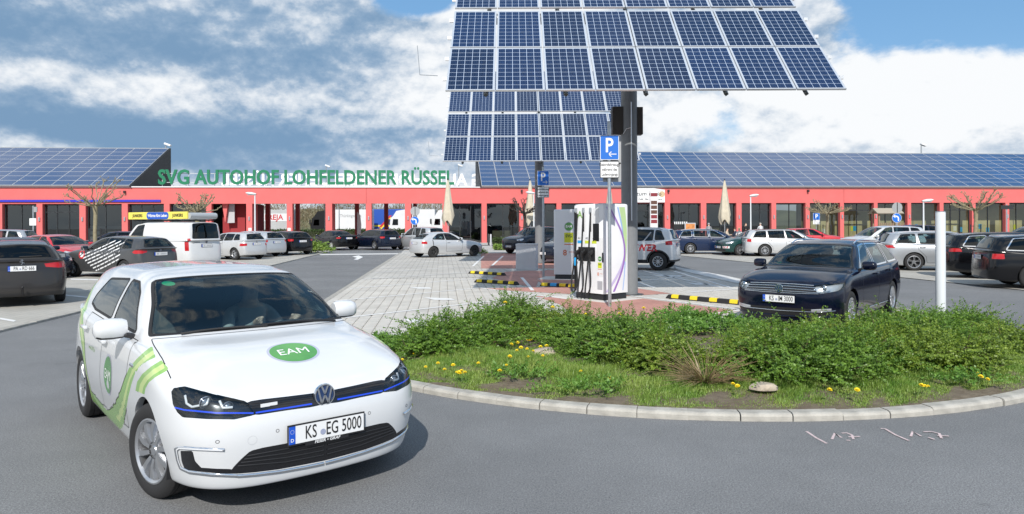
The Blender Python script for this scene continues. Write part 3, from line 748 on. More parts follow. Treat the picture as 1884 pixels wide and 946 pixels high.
# ------------------------------------------------------------------ draping details over a car body
def cast(S, o, d):
    h = S.bv.ray_cast(Vector(o), Vector(d).normalized())
    if h[0] is None: return None
    n = h[1]
    if n.dot(Vector(d)) > 0: n = -n
    return h[0], n
def drape_strip(S, rays, width, off, m, parent, name, thick=0.):
    H = [q for q in (cast(S, o, d) for o, d in rays) if q]
    if len(H) < 2: return None
    V = []; F = []
    for i, (p, n) in enumerate(H):
        t = (H[min(i + 1, len(H) - 1)][0] - H[max(i - 1, 0)][0]).normalized(); w = n.cross(t).normalized(); ww = width[i] if isinstance(width, list) else width
        V += [p - w * ww / 2 + n * off, p - w * ww * .35 + n * (off + thick), p + w * ww * .35 + n * (off + thick), p + w * ww / 2 + n * off]
    for i in range(len(H) - 1):
        for k in range(3): F.append((i * 4 + k, i * 4 + k + 1, i * 4 + k + 5, i * 4 + k + 4))
    return mesh_obj(name, V, F, m, parent, True)
def front_rays(yz, n=24):
    out = []
    for (a, b) in zip(yz[:-1], yz[1:]):
        for i in range(n + (b is yz[-1])): t = i / n; out.append(((3, a[0] + (b[0] - a[0]) * t, a[1] + (b[1] - a[1]) * t), (-1, 0, 0)))
    return out
def drape_poly(S, c, ex, ez, d, poly, off, m, parent, name, fan=True):
    """a flat outline pushed along d on to the body"""
    c, ex, ez = Vector(c), Vector(ex), Vector(ez); V = []
    pts = [(0, 0)] + list(poly) if fan else list(poly)
    for a, b in pts:
        q = cast(S, c + ex * a + ez * b - Vector(d) * 1.0, d)
        if not q: return None
        V.append(q[0] + q[1] * off)
    n = len(poly); F = [(0, i + 1, (i + 1) % n + 1) for i in range(n)] if fan else [tuple(range(n))]
    return mesh_obj(name, V, F, m, parent, True)
def drape_ring(S, c, ex, ez, d, r0, r1, ry, off, m, parent, name, n=36):
    c, ex, ez = Vector(c), Vector(ex), Vector(ez); V = []
    for i in range(n):
        a = 2 * math.pi * i / n
        for r in (r0, r1):
            q = cast(S, c + ex * r * math.cos(a) + ez * r * ry * math.sin(a) - Vector(d), d)
            if not q: return None
            V.append(q[0] + q[1] * off)
    return mesh_obj(name, V, [(2 * i, 2 * i + 1, (2 * i + 3) % (2 * n), (2 * i + 2) % (2 * n)) for i in range(n)], m, parent, True)
def drape_text(S, c, ex, ez, d, body, size, sx, off, m, parent, name, bold=.0, shear=0.):
    c, ex, ez = Vector(c), Vector(ex), Vector(ez); V0, F = text_mesh(body, size, sx, 0, bold, shear=shear); V = []
    for v in V0:
        q = cast(S, c + ex * v[0] + ez * v[2] - Vector(d), d); V.append(q[0] + q[1] * off if q else c)
    return mesh_obj(name, V, F, m, parent)
def pix_on_car(root, S, px, py):
    """where the photo's pixel meets the body, in the car's own coordinates"""
    M = Matrix.Translation(root.location) @ Matrix.Rotation(root.rotation_euler.z, 4, 'Z'); I = M.inverted()
    o = I @ Vector((0, 0, CAMH)); t = I @ Vector(at(px, py, 1.0)); return cast(S, o, t - o)
def px_strip(root, S, pix, width, off, m, parent, name, thick=0., n=6, mirror=True):
    """a strip traced in the photo on the seen half of the car, and its twin on the other half"""
    H = []
    for a, b in zip(pix[:-1], pix[1:]):
        for i in range(n + (b is pix[-1])):
            q = pix_on_car(root, S, a[0] + (b[0] - a[0]) * i / n, a[1] + (b[1] - a[1]) * i / n)
            if q: H.append(q)
    if len(H) < 2: return
    V = []; F = []
    for i, (p, nn) in enumerate(H):
        t = (H[min(i + 1, len(H) - 1)][0] - H[max(i - 1, 0)][0]).normalized(); w = nn.cross(t).normalized()
        V += [p - w * width / 2 + nn * off, p - w * width * .35 + nn * (off + thick), p + w * width * .35 + nn * (off + thick), p + w * width / 2 + nn * off]
    for i in range(len(H) - 1):
        for k in range(3): F.append((i * 4 + k, i * 4 + k + 1, i * 4 + k + 5, i * 4 + k + 4))
    pa = parent if isinstance(parent, (list, tuple)) else [parent, parent]
    mesh_obj(name, V, F, m, pa[0], True)
    if mirror: mesh_obj(name, [(v[0], -v[1], v[2]) for v in V], [f[::-1] for f in F], m, pa[1], True)
def oval_badge(S, root, c, ex, ez, d, r, ry, parent_name='round_logo'):
    """green disc with a pale rim and the letters EAM"""
    b = drape_ring(S, c, ex, ez, d, r * .0001, r * 1.0, ry, .0016, MATS['logo_rim'], root, parent_name)
    drape_ring(S, c, ex, ez, d, r * .0001, r * .90, ry, .0024, MATS['logo_green'], b, 'green_disc')
    drape_text(S, c, ex, ez, d, 'EAM', r * .66 * min(1, ry * 1.15), 1.05, .0034, MATS['logo_white'], b, 'lettering', .0)
    return b

def skin_person(name, label, loc, rz, nodes, edges, mats, cloth, cat='person', group=None, hair=None, sub=2):
    """nodes: {key: (x,y,z,r)}; cloth: {key: material index} for the faces nearest that node"""
    keys = list(nodes); me = bpy.data.meshes.new(name)
    me.from_pydata([nodes[k][:3] for k in keys], [(keys.index(a), keys.index(b)) for a, b in edges], []); o = bpy.data.objects.new(name, me); COL.objects.link(o)
    sk = o.modifiers.new('s', 'SKIN'); sv = me.skin_vertices[0].data
    for i, k in enumerate(keys):
        r = nodes[k][3]; sv[i].radius = r if isinstance(r, tuple) else (r, r); sv[i].use_root = (i == 0)
    ss = o.modifiers.new('u', 'SUBSURF'); ss.levels = sub; ss.render_levels = sub
    dg = bpy.context.evaluated_depsgraph_get(); dg.update(); m2 = bpy.data.meshes.new_from_object(o.evaluated_get(dg)); bpy.data.objects.remove(o)
    m2.materials.clear()
    for m in mats: m2.materials.append(m)
    P = np.array([nodes[k][:3] for k in keys])
    for f in m2.polygons:
        c = np.array(f.center); f.material_index = cloth.get(keys[int(((P - c)**2).sum(1).argmin())], 0); f.use_smooth = True
    b = bpy.data.objects.new(name, m2); link(b); b.location = loc; b.rotation_euler = (0, 0, rz); tag(b, label, cat, group)
    if hair:
        c, r, m = hair; h = MB(); prof = [(0, r * 1.0)]
        prof = [(r * math.sin(t), r * 1.12 * math.cos(t)) for t in [i * 1.75 / 7 for i in range(8)]]
        h.lathe(prof, 14, 'z', (c[0] - .012, c[1], c[2])); h.v = [(x, y, z - (max(0, x - c[0] - .02) * -.9 if z < c[2] + .03 else 0)) for x, y, z in h.v]
        h.build('hair', m, b, True)
    return b

def build_egolf():


    p = dict(HATCH); W = MATS['white_paint']
    p.update(edit={(6, 1): (None, None, .968), (6, 0): (None, None, .966)}, smooth=2, zhf=.770, hood=[(-1, 4.80), (1.02, 4.80), (1.5, 4.90), (2.3, 5.0), (2.9, 5.25), (3.0, 5.6), (3.05, 6.2), (2.9, 6.95), (-1, 6.95)], xw=-.21, zw=1.03, wt=(-1.03, 1.412), pk=(-1.95, 1.472), rt=(-3.24, 1.418), rb=(-3.37, 1.06), xD=-3.0, belt=(.972, 1.035), zhm=.952, mirx=.585, yr=.60,
             wins=[('front_window', 'xz', rounded([(-.74, 1.012), (-1.56, 1.028), (-1.58, 1.358), (-1.36, 1.352), (-1.14, 1.275)], .08)),
                   ('rear_door_window', 'xz', rounded([(-1.66, 1.030), (-2.38, 1.046), (-2.66, 1.085), (-2.62, 1.16), (-2.40, 1.325), (-1.67, 1.36)], .08))],
             ws=rounded([(-2.95, 7.08), (2.95, 7.08), (2.93, 8.9), (-2.93, 8.9)], .04), plate_z=.495,
             fx=[.72, .80, .845, .865, .84, .755])
    Z2 = lambda L: [(110 + x / 2.055, 470 + y / 2.055) for x, y in L]
    A = [(349, 342), (322, 362), (290, 392), (262, 425), (245, 465), (232, 505), (215, 548), (195, 580), (178, 586), (125, 518), (98, 496), (98, 514), (120, 542), (175, 604), (226, 656), (243, 640), (250, 590), (258, 540), (270, 490), (283, 450), (300, 425), (330, 400), (362, 385)]
    Al = [(353, 358), (325, 378), (295, 406), (272, 436), (258, 473), (246, 518), (234, 563), (222, 600), (212, 612), (226, 628), (237, 604), (246, 562), (255, 512), (266, 470), (281, 440), (305, 414), (332, 392), (357, 374)]
    B = [(384, 396), (345, 420), (312, 448), (292, 478), (286, 512), (320, 526), (324, 502), (337, 480), (362, 460), (395, 442), (414, 430)]
    Bl = [(392, 408), (352, 432), (320, 460), (303, 488), (298, 516), (311, 522), (316, 497), (331, 472), (356, 450), (396, 426)]
    Cc = [(-2.17, .23), (-2.19, .36), (-2.24, .55), (-2.37, .76), (-2.60, .92), (-2.84, 1.06), (-2.98, 1.22), (-3.02, 1.33), (-3.16, 1.31), (-3.10, 1.14), (-2.95, .98), (-2.70, .82), (-2.48, .68), (-2.35, .55), (-2.29, .36), (-2.28, .23)]
    Cl = [(-2.215, .23), (-2.225, .40), (-2.28, .56), (-2.42, .74), (-2.66, .89), (-2.90, 1.03), (-3.04, 1.22), (-3.06, 1.14), (-2.93, .985), (-2.68, .85), (-2.44, .70), (-2.31, .55), (-2.255, .36), (-2.245, .23)]
    flt = {'k': (.8, 6.6), 's': (3.0, 6.6)}; flr = {'k': (.8, 8.95), 's': (6.4, 10.0)}; fls = {'k': (.8, 6.6), 's': (3.0, 8.2)}
    ex = [('green_stripe', 'px', Z2(A), fls), ('front_green_stripe', 'px', Z2(B), flt), ('rear_green_stripe', 'xz', Cc, flr), ('lime_stripe', 'px', Z2(Al), flt), ('front_lime_stripe', 'px', Z2(Bl), flt), ('rear_lime_stripe', 'xz', Cl, flr)]
    p['extra_low'] = ex
    Z1 = lambda L: [(300 + x / 3.052, 620 + y / 3.052) for x, y in L]
    p['seen'] = -1
    p['head_px'] = Z1([(45, 308), (60, 286), (122, 277), (200, 298), (300, 323), (400, 346), (468, 362), (490, 392), (516, 432), (500, 442), (400, 464), (250, 462), (110, 452), (80, 424), (55, 380)])
    p['extra'] = [('upper_grille', 'px', Z1([(470, 364), (560, 350), (700, 334), (835, 317), (930, 304), (930, 372), (835, 394), (700, 412), (522, 440), (492, 396)]), {'s': (0, 1.8), 'k': (3, 5.4)}),
                  ('air_intake', 'px', Z1([(386, 740), (436, 688), (490, 640), (560, 622), (690, 598), (800, 576), (930, 548), (930, 690), (800, 716), (650, 744), (520, 760), (424, 768)]), {'s': (0, 2.2), 'k': (1, 3.6)}),
                  ('side_vent', 'px', Z1([(97, 640), (166, 640), (180, 698), (214, 734), (300, 740), (384, 742), (414, 768), (330, 768), (200, 756), (122, 746), (104, 700)]), {'s': (1.2, 3.6), 'k': (.8, 3.6)})]
    p['cmat'] = {q + 'green_stripe': MATS['stripe_green'] for q in ('', 'front_', 'rear_')}; p['cmat'].update({q + 'lime_stripe': MATS['stripe_lime'] for q in ('', 'front_', 'rear_')}); p['cmat'].update({ 'upper_grille': MATS['gloss_black'], 'side_vent': MATS['gloss_black'], 'air_intake': MATS['gloss_black']})
    p['joined'] = ['upper_grille']
    hd = [(1.04, .712), (1.55, .748), (2.25, .797), (2.85, .826), (3.02, .80), (2.98, .715), (2.65, .662), (2.0, .628), (1.12, .640)]
    pos, yaw = (-1.772, 5.292), -.879
    root, S = build_car('electric_hatchback', 'white electric hatchback with green stripes and round green logos turning on the grey road', None, p, W, pos, yaw, h=.02, wheel='swirl', rimr=.222, hero='golf', head=hd,
                        plate=('KS', 'EG 5000'), gl='screen_glass', glr='dark_glass', steer=R(14))
    # headlamps: dark housing, light guides, lenses and the blue line
    for sd in (1, -1):
        hl = [o for o in root.children if o.name.startswith('headlight') and (o.data.vertices[0].co.y > 0) == (sd > 0)][0]
        c = S.names.index('headlight'); idx = np.argwhere(S.cls == c); Q = (S.P - .035 * S.N).reshape(-1, 3) * (1, sd, 1)
        q = np.stack([idx[:, 0] * S.nj + idx[:, 1], idx[:, 0] * S.nj + idx[:, 1] + 1, (idx[:, 0] + 1) * S.nj + idx[:, 1] + 1, (idx[:, 0] + 1) * S.nj + idx[:, 1]], 1); u, inv = np.unique(q, return_inverse=True)
        mesh_obj('lamp_housing', Q[u], inv.reshape(q.shape), MATS['lamp_back'], hl, True)
        for y, z, r in ((.695, .735, .036), (.585, .705, .030)):
            h = cast(S, (3, y * sd, z), (-1, 0, 0))
            b = MB(); b.lathe([(r * 1.15, .012), (r, .016), (r * .98, .0), (r * .7, .012), (0, .022)], 18, 'x', (h[0].x - .045, y * sd, z)); b.build('projector_lens', MATS['lens'], hl, True)
    HL = sorted([o for o in root.children if o.name.startswith('headlight')], key=lambda o: o.data.vertices[0].co.y)
    for L_ in ([(112, 322), (118, 372), (150, 392), (238, 374), (250, 332)], [(318, 350), (334, 396), (392, 390)]): px_strip(root, S, Z1(L_), .015, -.020, MATS['drl_white'], HL, 'light_guide', .006)
    px_strip(root, S, Z1([(66, 396), (120, 410), (300, 427), (508, 428)]), .009, .0015, MATS['blue_line'], HL, 'blue_light_line')
    px_strip(root, S, Z1([(520, 426), (700, 398), (836, 376)]), .010, .0015, MATS['blue_line'], root, 'blue_grille_line')
    for a, b in ((376, 330), (390, 342), (402, 356)): px_strip(root, S, Z1([(500, a), (840, b)]), .004, .001, MATS['black_plastic'], root, 'grille_slat', .003)
    for q in (.18, .38, .58, .78): px_strip(root, S, Z1([(490 - 90 * q, 650 + 95 * q), (690, 606 + 122 * q), (900, 562 + 128 * q)]), .009, .001, MATS['black_plastic'], root, 'intake_slat', .005)
    px_strip(root, S, Z1([(418, 780), (520, 772), (650, 756), (800, 730), (900, 709)]), .020, .002, MATS['chrome'], root, 'chrome_strip', .007)
    px_strip(root, S, Z1([(345, 634), (200, 628), (90, 620), (72, 628), (84, 690), (100, 735), (150, 758), (270, 772), (416, 778)]), .020, .002, MATS['chrome'], root, 'daytime_light', .007)
    px_strip(root, S, Z1([(335, 634), (200, 628), (95, 622), (82, 632), (92, 690), (106, 726)]), .009, .0095, MATS['drl_white'], root, 'light_line')
    h = cast(S, (3, 0, .712), (-1, 0, 0)); tl = Vector((-.05, 0, 1)).normalized()
    vw_badge(root, h[0] + Vector((.012, 0, -.004)), (0, 1, 0), tl, .070)
    V, F = text_mesh('BLUE', .020, 1.1, 0); hp = cast(S, (3, -.36, .698), (-1, 0, 0))
    b = MB(); b.box((hp[0].x + .004, -.36, .699), (.008, .105, .020)); bd = b.build('grille_badge', MATS['plate_white'], root)
    for y, z in ((-.66, .515), (-.32, .535), (.32, .535), (.66, .515)): drape_ring(S, (0, y, z), (0, 1, 0), (0, 0, 1), (-1, 0, 0), .008, .011, 1, .001, MATS['rubber'], root, 'parking_sensor', 16)
    drape_ring(S, (0, -.47, .50), (0, 1, 0), (0, 0, 1), (-1, 0, 0), .026, .0275, 1, .001, MATS['plate_blur'], root, 'tow_cover', 20)
    V, F = text_mesh('FESER • GRAF', .026, 1.15, 0, .0006, shear=.2); b = MB(); hx = S.fx(.425) + .022
    b.b2((hx - .006, -.15, .412), (hx - .001, .15, .438)); hb = b.build('dealer_strip', MATS['black_plastic'], root); b = MB(); b.add(put(V, (hx + .001, 0, .425), (0, 1, 0), (0, 0, 1)), F); b.build('lettering', MATS['plate_white'], hb, fix=False)
    # logos
    q = pix_on_car(root, S, 540, 647); oval_badge(S, root, (q[0].x, q[0].y, 2), (0, 1, 0), (-1, 0, 0), (0, 0, -1), .185, .80, 'bonnet_logo')
    q = pix_on_car(root, S, 198, 690)
    for sd in (-1, 1): oval_badge(S, root, (q[0].x, sd * 2, q[0].z), (-sd, 0, 0), (0, 0, 1), (0, -sd, 0), .165, 1.0, 'door_logo')
    for sd in (-1, 1):
        h = cast(S, (-.47, sd * 2, .82), (0, -sd, 0)); b = MB(); b.box(h[0] + Vector((0, 0, 0)), (.11, .012, .022), bev=.005); b.build('side_repeater', MATS['chrome'], root)
        drape_text(S, (-2.0, sd * 2, .74), (-sd, 0, 0), (0, 0, 1), (0, -sd, 0), 'www.EAM.de', .055, 1.0, .001, MATS['stripe_green'], root, 'web_address')
    # cabin details
    m = MB(); c = Vector((-.80, .37, .93)); ax = Vector((-.42, 0, .9)); N = 28; rr = .185
    e1 = Vector((0, 1, 0)); e2 = ax.cross(e1).normalized()
    m.tube([c + e1 * rr * math.cos(2 * math.pi * i / N) + e2 * rr * math.sin(2 * math.pi * i / N) for i in range(N + 1)], .016, 8, False)
    for a in (0, math.pi, 1.5 * math.pi): m.tube([c - ax * .03, c + e1 * rr * math.cos(a) + e2 * rr * math.sin(a)], .018, 6)
    m.box(c - ax * .03, (.09, .12, .06), bev=.02); m.tube([c - ax * .03, c + Vector((.28, 0, -.16))], .035, 8); m.build('steering_wheel', MATS['interior'], root, True)
    m = MB(); m.box((-1.06, .0, 1.335), (.035, .23, .065), bev=.015); m.tube([(-1.04, 0, 1.35), (-1.0, 0, 1.40)], .012, 6); m.build('rear_view_mirror', MATS['black_plastic'], root, True)
    s = pix_on_car(root, S, 310, 521); m = drape_poly(S, s[0] + Vector((2, 0, 0)), (0, 1, 0), (-.5, 0, .6), (-1, 0, 0), [(.045 * math.cos(i * .524) , .026 * math.sin(i * .524)) for i in range(12)], -.004, MATS['green_sticker'], root, 'emission_sticker')
    for y0, y1 in ((.62, -.02), (.02, -.58)):
        pts = []
        for i in range(10):
            t = i / 9; y = y0 + (y1 - y0) * t; h = cast(S, (-.20 - .12 * abs(y) - .02 * t - .028, y, 3), (0, 0, -1)); pts.append(h[0] + h[1] * (.012))
        m = MB(); m.tube(pts, .009, 6); m.build('wiper', MATS['rubber'], root, True)
    hair = mat('hair_grey', (.10, .095, .09), .6, var=.3, vscale=60); skin = mat('skin', (.62, .40, .30), .5); shirt = mat('shirt_pale', (.42, .40, .38), .8, var=.15); suit = mat('suit_dark', (.05, .05, .06), .8, var=.2)
    nodes = {'pel': (-1.55, .37, .52, .15), 'bel': (-1.60, .37, .68, (.15, .13)), 'che': (-1.64, .37, .90, (.17, .13)), 'nk0': (-1.63, .37, 1.035, .085), 'nk': (-1.61, .37, 1.10, .055), 'hd0': (-1.595, .37, 1.17, (.068, .08)), 'hd1': (-1.60, .37, 1.265, (.075, .088)), 'hd2': (-1.605, .37, 1.32, .05)}
    edges = [('pel', 'bel'), ('bel', 'che'), ('che', 'nk0'), ('nk0', 'nk'), ('nk', 'hd0'), ('hd0', 'hd1'), ('hd1', 'hd2')]
    nodes.update({'nose': (-1.51, .37, 1.205, .012)}); edges.append(('hd0', 'nose'))
    for s, n in ((1, 'l'), (-1, 'r')):
        nodes.update({'sh' + n: (-1.64, .37 + s * .19, .985, .07), 'el' + n: (-1.38, .37 + s * .27, .80, .048), 'wr' + n: (-1.02, .37 + s * .17, .95, .032), 'ha' + n: (-.93, .37 + s * .165, 1.0, .036), 'th' + n: (-1.25, .37 + s * .12, .56, .085), 'kn' + n: (-1.0, .37 + s * .14, .62, .065), 'ft' + n: (-.70, .37 + s * .13, .34, .05)})
        edges += [('nk0', 'sh' + n), ('sh' + n, 'el' + n), ('el' + n, 'wr' + n), ('wr' + n, 'ha' + n), ('pel', 'th' + n), ('th' + n, 'kn' + n), ('kn' + n, 'ft' + n)]
        for i in range(4):
            f = 'f%d' % i + n; nodes[f] = (-.875 - .004 * i, .37 + s * (.20 - .018 * i), 1.02 - .016 * i, .010); edges.append(('ha' + n, f))
        f = 'f4' + n; nodes[f] = (-.905, .37 + s * .125, 1.03, .011); edges.append(('ha' + n, f))
    cl = {k: 1 for k in nodes}; cl.update({k: 0 for k in nodes if k[:2] in ('nk', 'hd', 'no', 'ha') or k[0] == 'f' and k[1].isdigit()}); cl.update({k: 2 for k in nodes if k[:2] in ('th', 'kn', 'ft') or k == 'pel'}); cl['nk0'] = 1
    skin_person('person', 'driver in a pale shirt holding the wheel of the white electric hatchback', (pos[0], pos[1], 0), yaw, nodes, edges, [skin, shirt, suit], cl, hair=((-1.605, .37, 1.275), .10, hair))
    return root, S

def build_passat():
    p = dict(WAGON); N = MATS['navy_paint']
    p.update(zhf=.80, xw=-.26, zw=1.01, wt=(-1.10, 1.408), belt=(.965, 1.03), plate_z=.545, handle_mat=MATS['navy_paint'], zhm=.955, seen=1, head_px=[(1340 + x / 5.2545, 420 + y / 5.2545) for x, y in [(806, 578), (842, 548), (1000, 537), (1136, 524), (1128, 560), (1108, 588), (1078, 606), (980, 622), (884, 636), (846, 606)]],
             fx=[.76, .85, .885, .905, .885, .79], bow=(.035, .15, .43))
    p['extra'] = [('upper_grille', 'px', [(1340 + x / 5.2545, 420 + y / 5.2545) for x, y in [(440, 518), (560, 530), (820, 548), (806, 578), (846, 606), (872, 634), (700, 632), (560, 622), (440, 612)]], {'s': (0, 2), 'k': (3, 5.3)}),
                  ('air_intake', 'sz', [(-1, .405), (2.3, .40), (2.55, .33), (2.0, .285), (-1, .275)], {'s': (0, 3)})]
    p['cmat'] = {'upper_grille': MATS['gloss_black'], 'air_intake': MATS['black_plastic']}; p['joined'] = ['upper_grille']
    hd = [(1.52, .735), (2.1, .785), (2.75, .815), (2.95, .80), (2.88, .72), (2.5, .665), (1.85, .645), (1.62, .68)]
    root, S = build_car('dark_estate_car', 'dark navy estate car parked behind the planted bed, facing the camera', None, p, N, (5.003, 12.387), -2.282, h=.026, wheel='ten', rimr=.222, hero='passat', head=hd, plate=('KS', 'IM 3000'), gl='screen_glass_2', glr='car_glass', z0=.03, rails='chrome', chrome_dlo=True)
    for sd in (1, -1):
        hl = [o for o in root.children if o.name.startswith('headlight') and (o.data.vertices[0].co.y > 0) == (sd > 0)][0]
        c = S.names.index('headlight'); idx = np.argwhere(S.cls == c); Q = (S.P - .04 * S.N).reshape(-1, 3) * (1, sd, 1)
        q = np.stack([idx[:, 0] * S.nj + idx[:, 1], idx[:, 0] * S.nj + idx[:, 1] + 1, (idx[:, 0] + 1) * S.nj + idx[:, 1] + 1, (idx[:, 0] + 1) * S.nj + idx[:, 1]], 1); u, inv = np.unique(q, return_inverse=True)
        mesh_obj('lamp_housing', Q[u], inv.reshape(q.shape), MATS['lamp_silver'], hl, True)
        for y, z, r in ((.52, .705, .038), (.66, .735, .042)):
            h = cast(S, (3, y * sd, z), (-1, 0, 0)); b = MB(); b.lathe([(r * 1.2, .012), (r, .018), (r * .96, .0), (r * .6, .012), (0, .02)], 18, 'x', (h[0].x - .045, y * sd, z)); b.build('projector_lens', MATS['chrome'], hl, True)
        drape_strip(S, front_rays([(.46 * sd, .672), (.60 * sd, .668), (.76 * sd, .70)], 8), .014, -.012, MATS['chrome'], hl, 'light_guide', .004)
        drape_strip(S, front_rays([(.50 * sd, .372), (.62 * sd, .385), (.76 * sd, .392)], 8), .045, .003, MATS['clear_lamp'], root, 'fog_light', .004)
        drape_strip(S, [((-.55 - 2.05 * i / 20, 2 * sd, .285), (0, -sd, 0)) for i in range(3, 20)], .018, .002, MATS['chrome'], root, 'sill_trim', .005)
    for a, b in ((534, 556), (556, 578), (580, 604), (604, 626), (622, 636)): px_strip(root, S, [(1340 + x / 5.2545, 420 + y / 5.2545) for x, y in ((503, a), (640, a + 8), (828 + (b - 556) * .55, b))], .011, .002, MATS['chrome'], root, 'grille_bar', .007)
    drape_strip(S, front_rays([(-.80, .375), (-.6, .355), (0, .35), (.6, .355), (.80, .375)], 12), .012, .002, MATS['chrome'], root, 'chrome_strip', .008)
    drape_strip(S, front_rays([(-.80, .275), (0, .262), (.80, .275)], 16), .03, .002, N, root, 'front_lip', .015)
    h = cast(S, (3, 0, .715), (-1, 0, 0)); vw_badge(root, h[0] + Vector((.014, 0, 0)), (0, 1, 0), (-.04, 0, .999), .066)
    s = cast(S, (3, -.50, 1.07), (-1, 0, 0)); drape_poly(S, s[0] + Vector((2, 0, 0)), (0, 1, 0), (-.5, 0, .6), (-1, 0, 0), [(.05 * math.cos(i * .524), .04 * math.sin(i * .524)) for i in range(12)], -.004, MATS['green_sticker'], root, 'emission_sticker')
    return root, S
# ------------------------------------------------------------------ ground
def asphalt(name, base, base2, worn):
    m = bpy.data.materials.new(name); MATS[name] = m; m.use_nodes = True; nt = m.node_tree; N = nt.nodes; L = nt.links; p = N['Principled BSDF']
    tc = N.new('ShaderNodeTexCoord')
    def noise(sc, det, ro=.6):
        n = N.new('ShaderNodeTexNoise'); n.inputs['Scale'].default_value = sc; n.inputs['Detail'].default_value = det; n.inputs['Roughness'].default_value = ro; L.new(tc.outputs['Object'], n.inputs['Vector']); return n.outputs[0]
    def rng(x, a, b):
        r = N.new('ShaderNodeMapRange'); L.new(x, r.inputs[0]); r.inputs[1].default_value = a; r.inputs[2].default_value = b; return r.outputs[0]
    def mx(f, a, b, blend='MIX'):
        q = N.new('ShaderNodeMix'); q.data_type = 'RGBA'; q.blend_type = blend
        if isinstance(f, float): q.inputs[0].default_value = f
        else: L.new(f, q.inputs[0])
        for s, v in ((q.inputs[6], a), (q.inputs[7], b)):
            if isinstance(v, tuple): s.default_value = (*v, 1)
            else: L.new(v, s)
        return q.outputs[2]
    c = mx(rng(noise(74, 6, .85), .385, .635), base, base2)
    c = mx(rng(noise(210, 2), .58, .72), c, worn)
    c = mx(rng(noise(.35, 6, .7), .35, .75), c, mx(.42, c, tuple(q * .6 for q in base)))
    st = mx(rng(noise(2.1, 8, .75), .62, .74), c, mx(.5, c, tuple(q * .5 for q in base))); L.new(st, p.inputs['Base Color'])
    p.inputs['Roughness'].default_value = .85; p.inputs['Specular IOR Level'].default_value = .3
    b = N.new('ShaderNodeBump'); b.inputs['Strength'].default_value = .4; b.inputs['Distance'].default_value = .004; L.new(noise(170, 3, .8), b.inputs['Height']); L.new(b.outputs[0], p.inputs['Normal'])
    return m
asphalt('asphalt', (.080, .084, .089), (.295, .30, .305), (.55, .55, .54))
def paving_mat(name, c1, c2, cj, sx=.22, sy=.22, joint=.012):
    """paving stones too far off to tell apart: bricks in the site's own directions"""
    m = bpy.data.materials.new(name); MATS[name] = m; m.use_nodes = True; nt = m.node_tree; N = nt.nodes; L = nt.links; p = N['Principled BSDF']
    tc = N.new('ShaderNodeTexCoord'); mp = N.new('ShaderNodeMapping'); mp.inputs['Rotation'].default_value = (0, 0, -TH); L.new(tc.outputs['Object'], mp.inputs[0])
    b = N.new('ShaderNodeTexBrick'); b.offset = .0; L.new(mp.outputs[0], b.inputs['Vector']); b.inputs['Scale'].default_value = 1.; b.inputs['Mortar Size'].default_value = joint; b.inputs['Brick Width'].default_value = sx; b.inputs['Row Height'].default_value = sy
    b.inputs['Color1'].default_value = (*c1, 1); b.inputs['Color2'].default_value = (*c2, 1); b.inputs['Mortar'].default_value = (*cj, 1); b.inputs['Mortar Smooth'].default_value = .2
    n = N.new('ShaderNodeTexNoise'); n.inputs['Scale'].default_value = .8; n.inputs['Detail'].default_value = 7; L.new(tc.outputs['Object'], n.inputs['Vector'])
    r = N.new('ShaderNodeMapRange'); L.new(n.outputs[0], r.inputs[0]); r.inputs[1].default_value = .3; r.inputs[2].default_value = .7; r.inputs[3].default_value = .82; r.inputs[4].default_value = 1.1
    q = N.new('ShaderNodeMix'); q.data_type = 'RGBA'; q.blend_type = 'MULTIPLY'; q.inputs[0].default_value = 1; L.new(b.outputs[0], q.inputs[6]); L.new(r.outputs[0], q.inputs[7]); L.new(q.outputs[2], p.inputs['Base Color'])
    p.inputs['Roughness'].default_value = .85
    return m
paving_mat('paving_far', (.50, .48, .44), (.45, .435, .40), (.29, .275, .25)); paving_mat('paving_red', (.50, .25, .205), (.45, .215, .175), (.33, .19, .16), .2, .1, .006); paving_mat('paving_warm', (.45, .43, .385), (.41, .395, .355), (.26, .25, .23), .2, .1, .007)
mat('paver', (.50, .48, .44), .85, var=.14, vscale=1.3, bump=.25, bscale=150, coord='Object'); mat('joint', (.12, .112, .10), .95); mat('kerb_stone', (.36, .345, .31), .85, var=.28, vscale=5., bump=.3, bscale=90)
mat('line_white', (.72, .72, .71), .7, var=.08, vscale=8); mat('soil', (.10, .075, .05), .95, col2=(.17, .14, .10), vscale=9, bump=.8, bscale=30); mat('plaza', (.42, .41, .39), .85, var=.08, vscale=.7)
def sheet(name, pts, z, m, kind='structure', parent=None):
    return mesh_obj(name, [(x, y, z) for x, y in pts], [tuple(range(len(pts)))], m, parent, kind=kind)
S_ = lambda L: [site(*q) for q in L]
sheet('ground', [(-900, -300), (900, -300), (900, 1200), (-900, 1200)], 0, MATS['asphalt'])
IA, IB = -2.73, 9.5                                     # the island between the two lanes
CEN, CR = (3.67, 11.93), 5.74
sheet('paving', S_([(IA, 24), (IB, 24), (IB - .2, 44), (IA + .1, 46.5)]), .020, MATS['paving_far'])
sheet('paving_bed', S_([(-1.75, 10.45), (9.2, 11.2), (9.3, 12.0), (IB, 12.6), (IB, 24), (IA, 24), (IA, 12.7), (-2.0, 11.95)]), .006, MATS['joint'])
sheet('parking_apron', S_([(-7.7, 11.0), (-7.75, 60), (-60, 60), (-60, 3), (-8.3, 9.2)]), .020, MATS['paving_warm'])
sheet('parking_apron', [gnd(1884, 535), gnd(1655, 511), gnd(1393, 484.6), gnd(1222, 468), (9, 62), (80, 70), (80, 17)], .020, MATS['paving_warm'])
sheet('plaza', S_([(-80, 60), (90, 60), (90, 69), (-80, 69)]), .06, MATS['plaza'])
sheet('forecourt', S_([(IA, 46.5), (IB - .2, 44), (IB - .5, 60), (IA, 60)]), .012, MATS['plaza'])
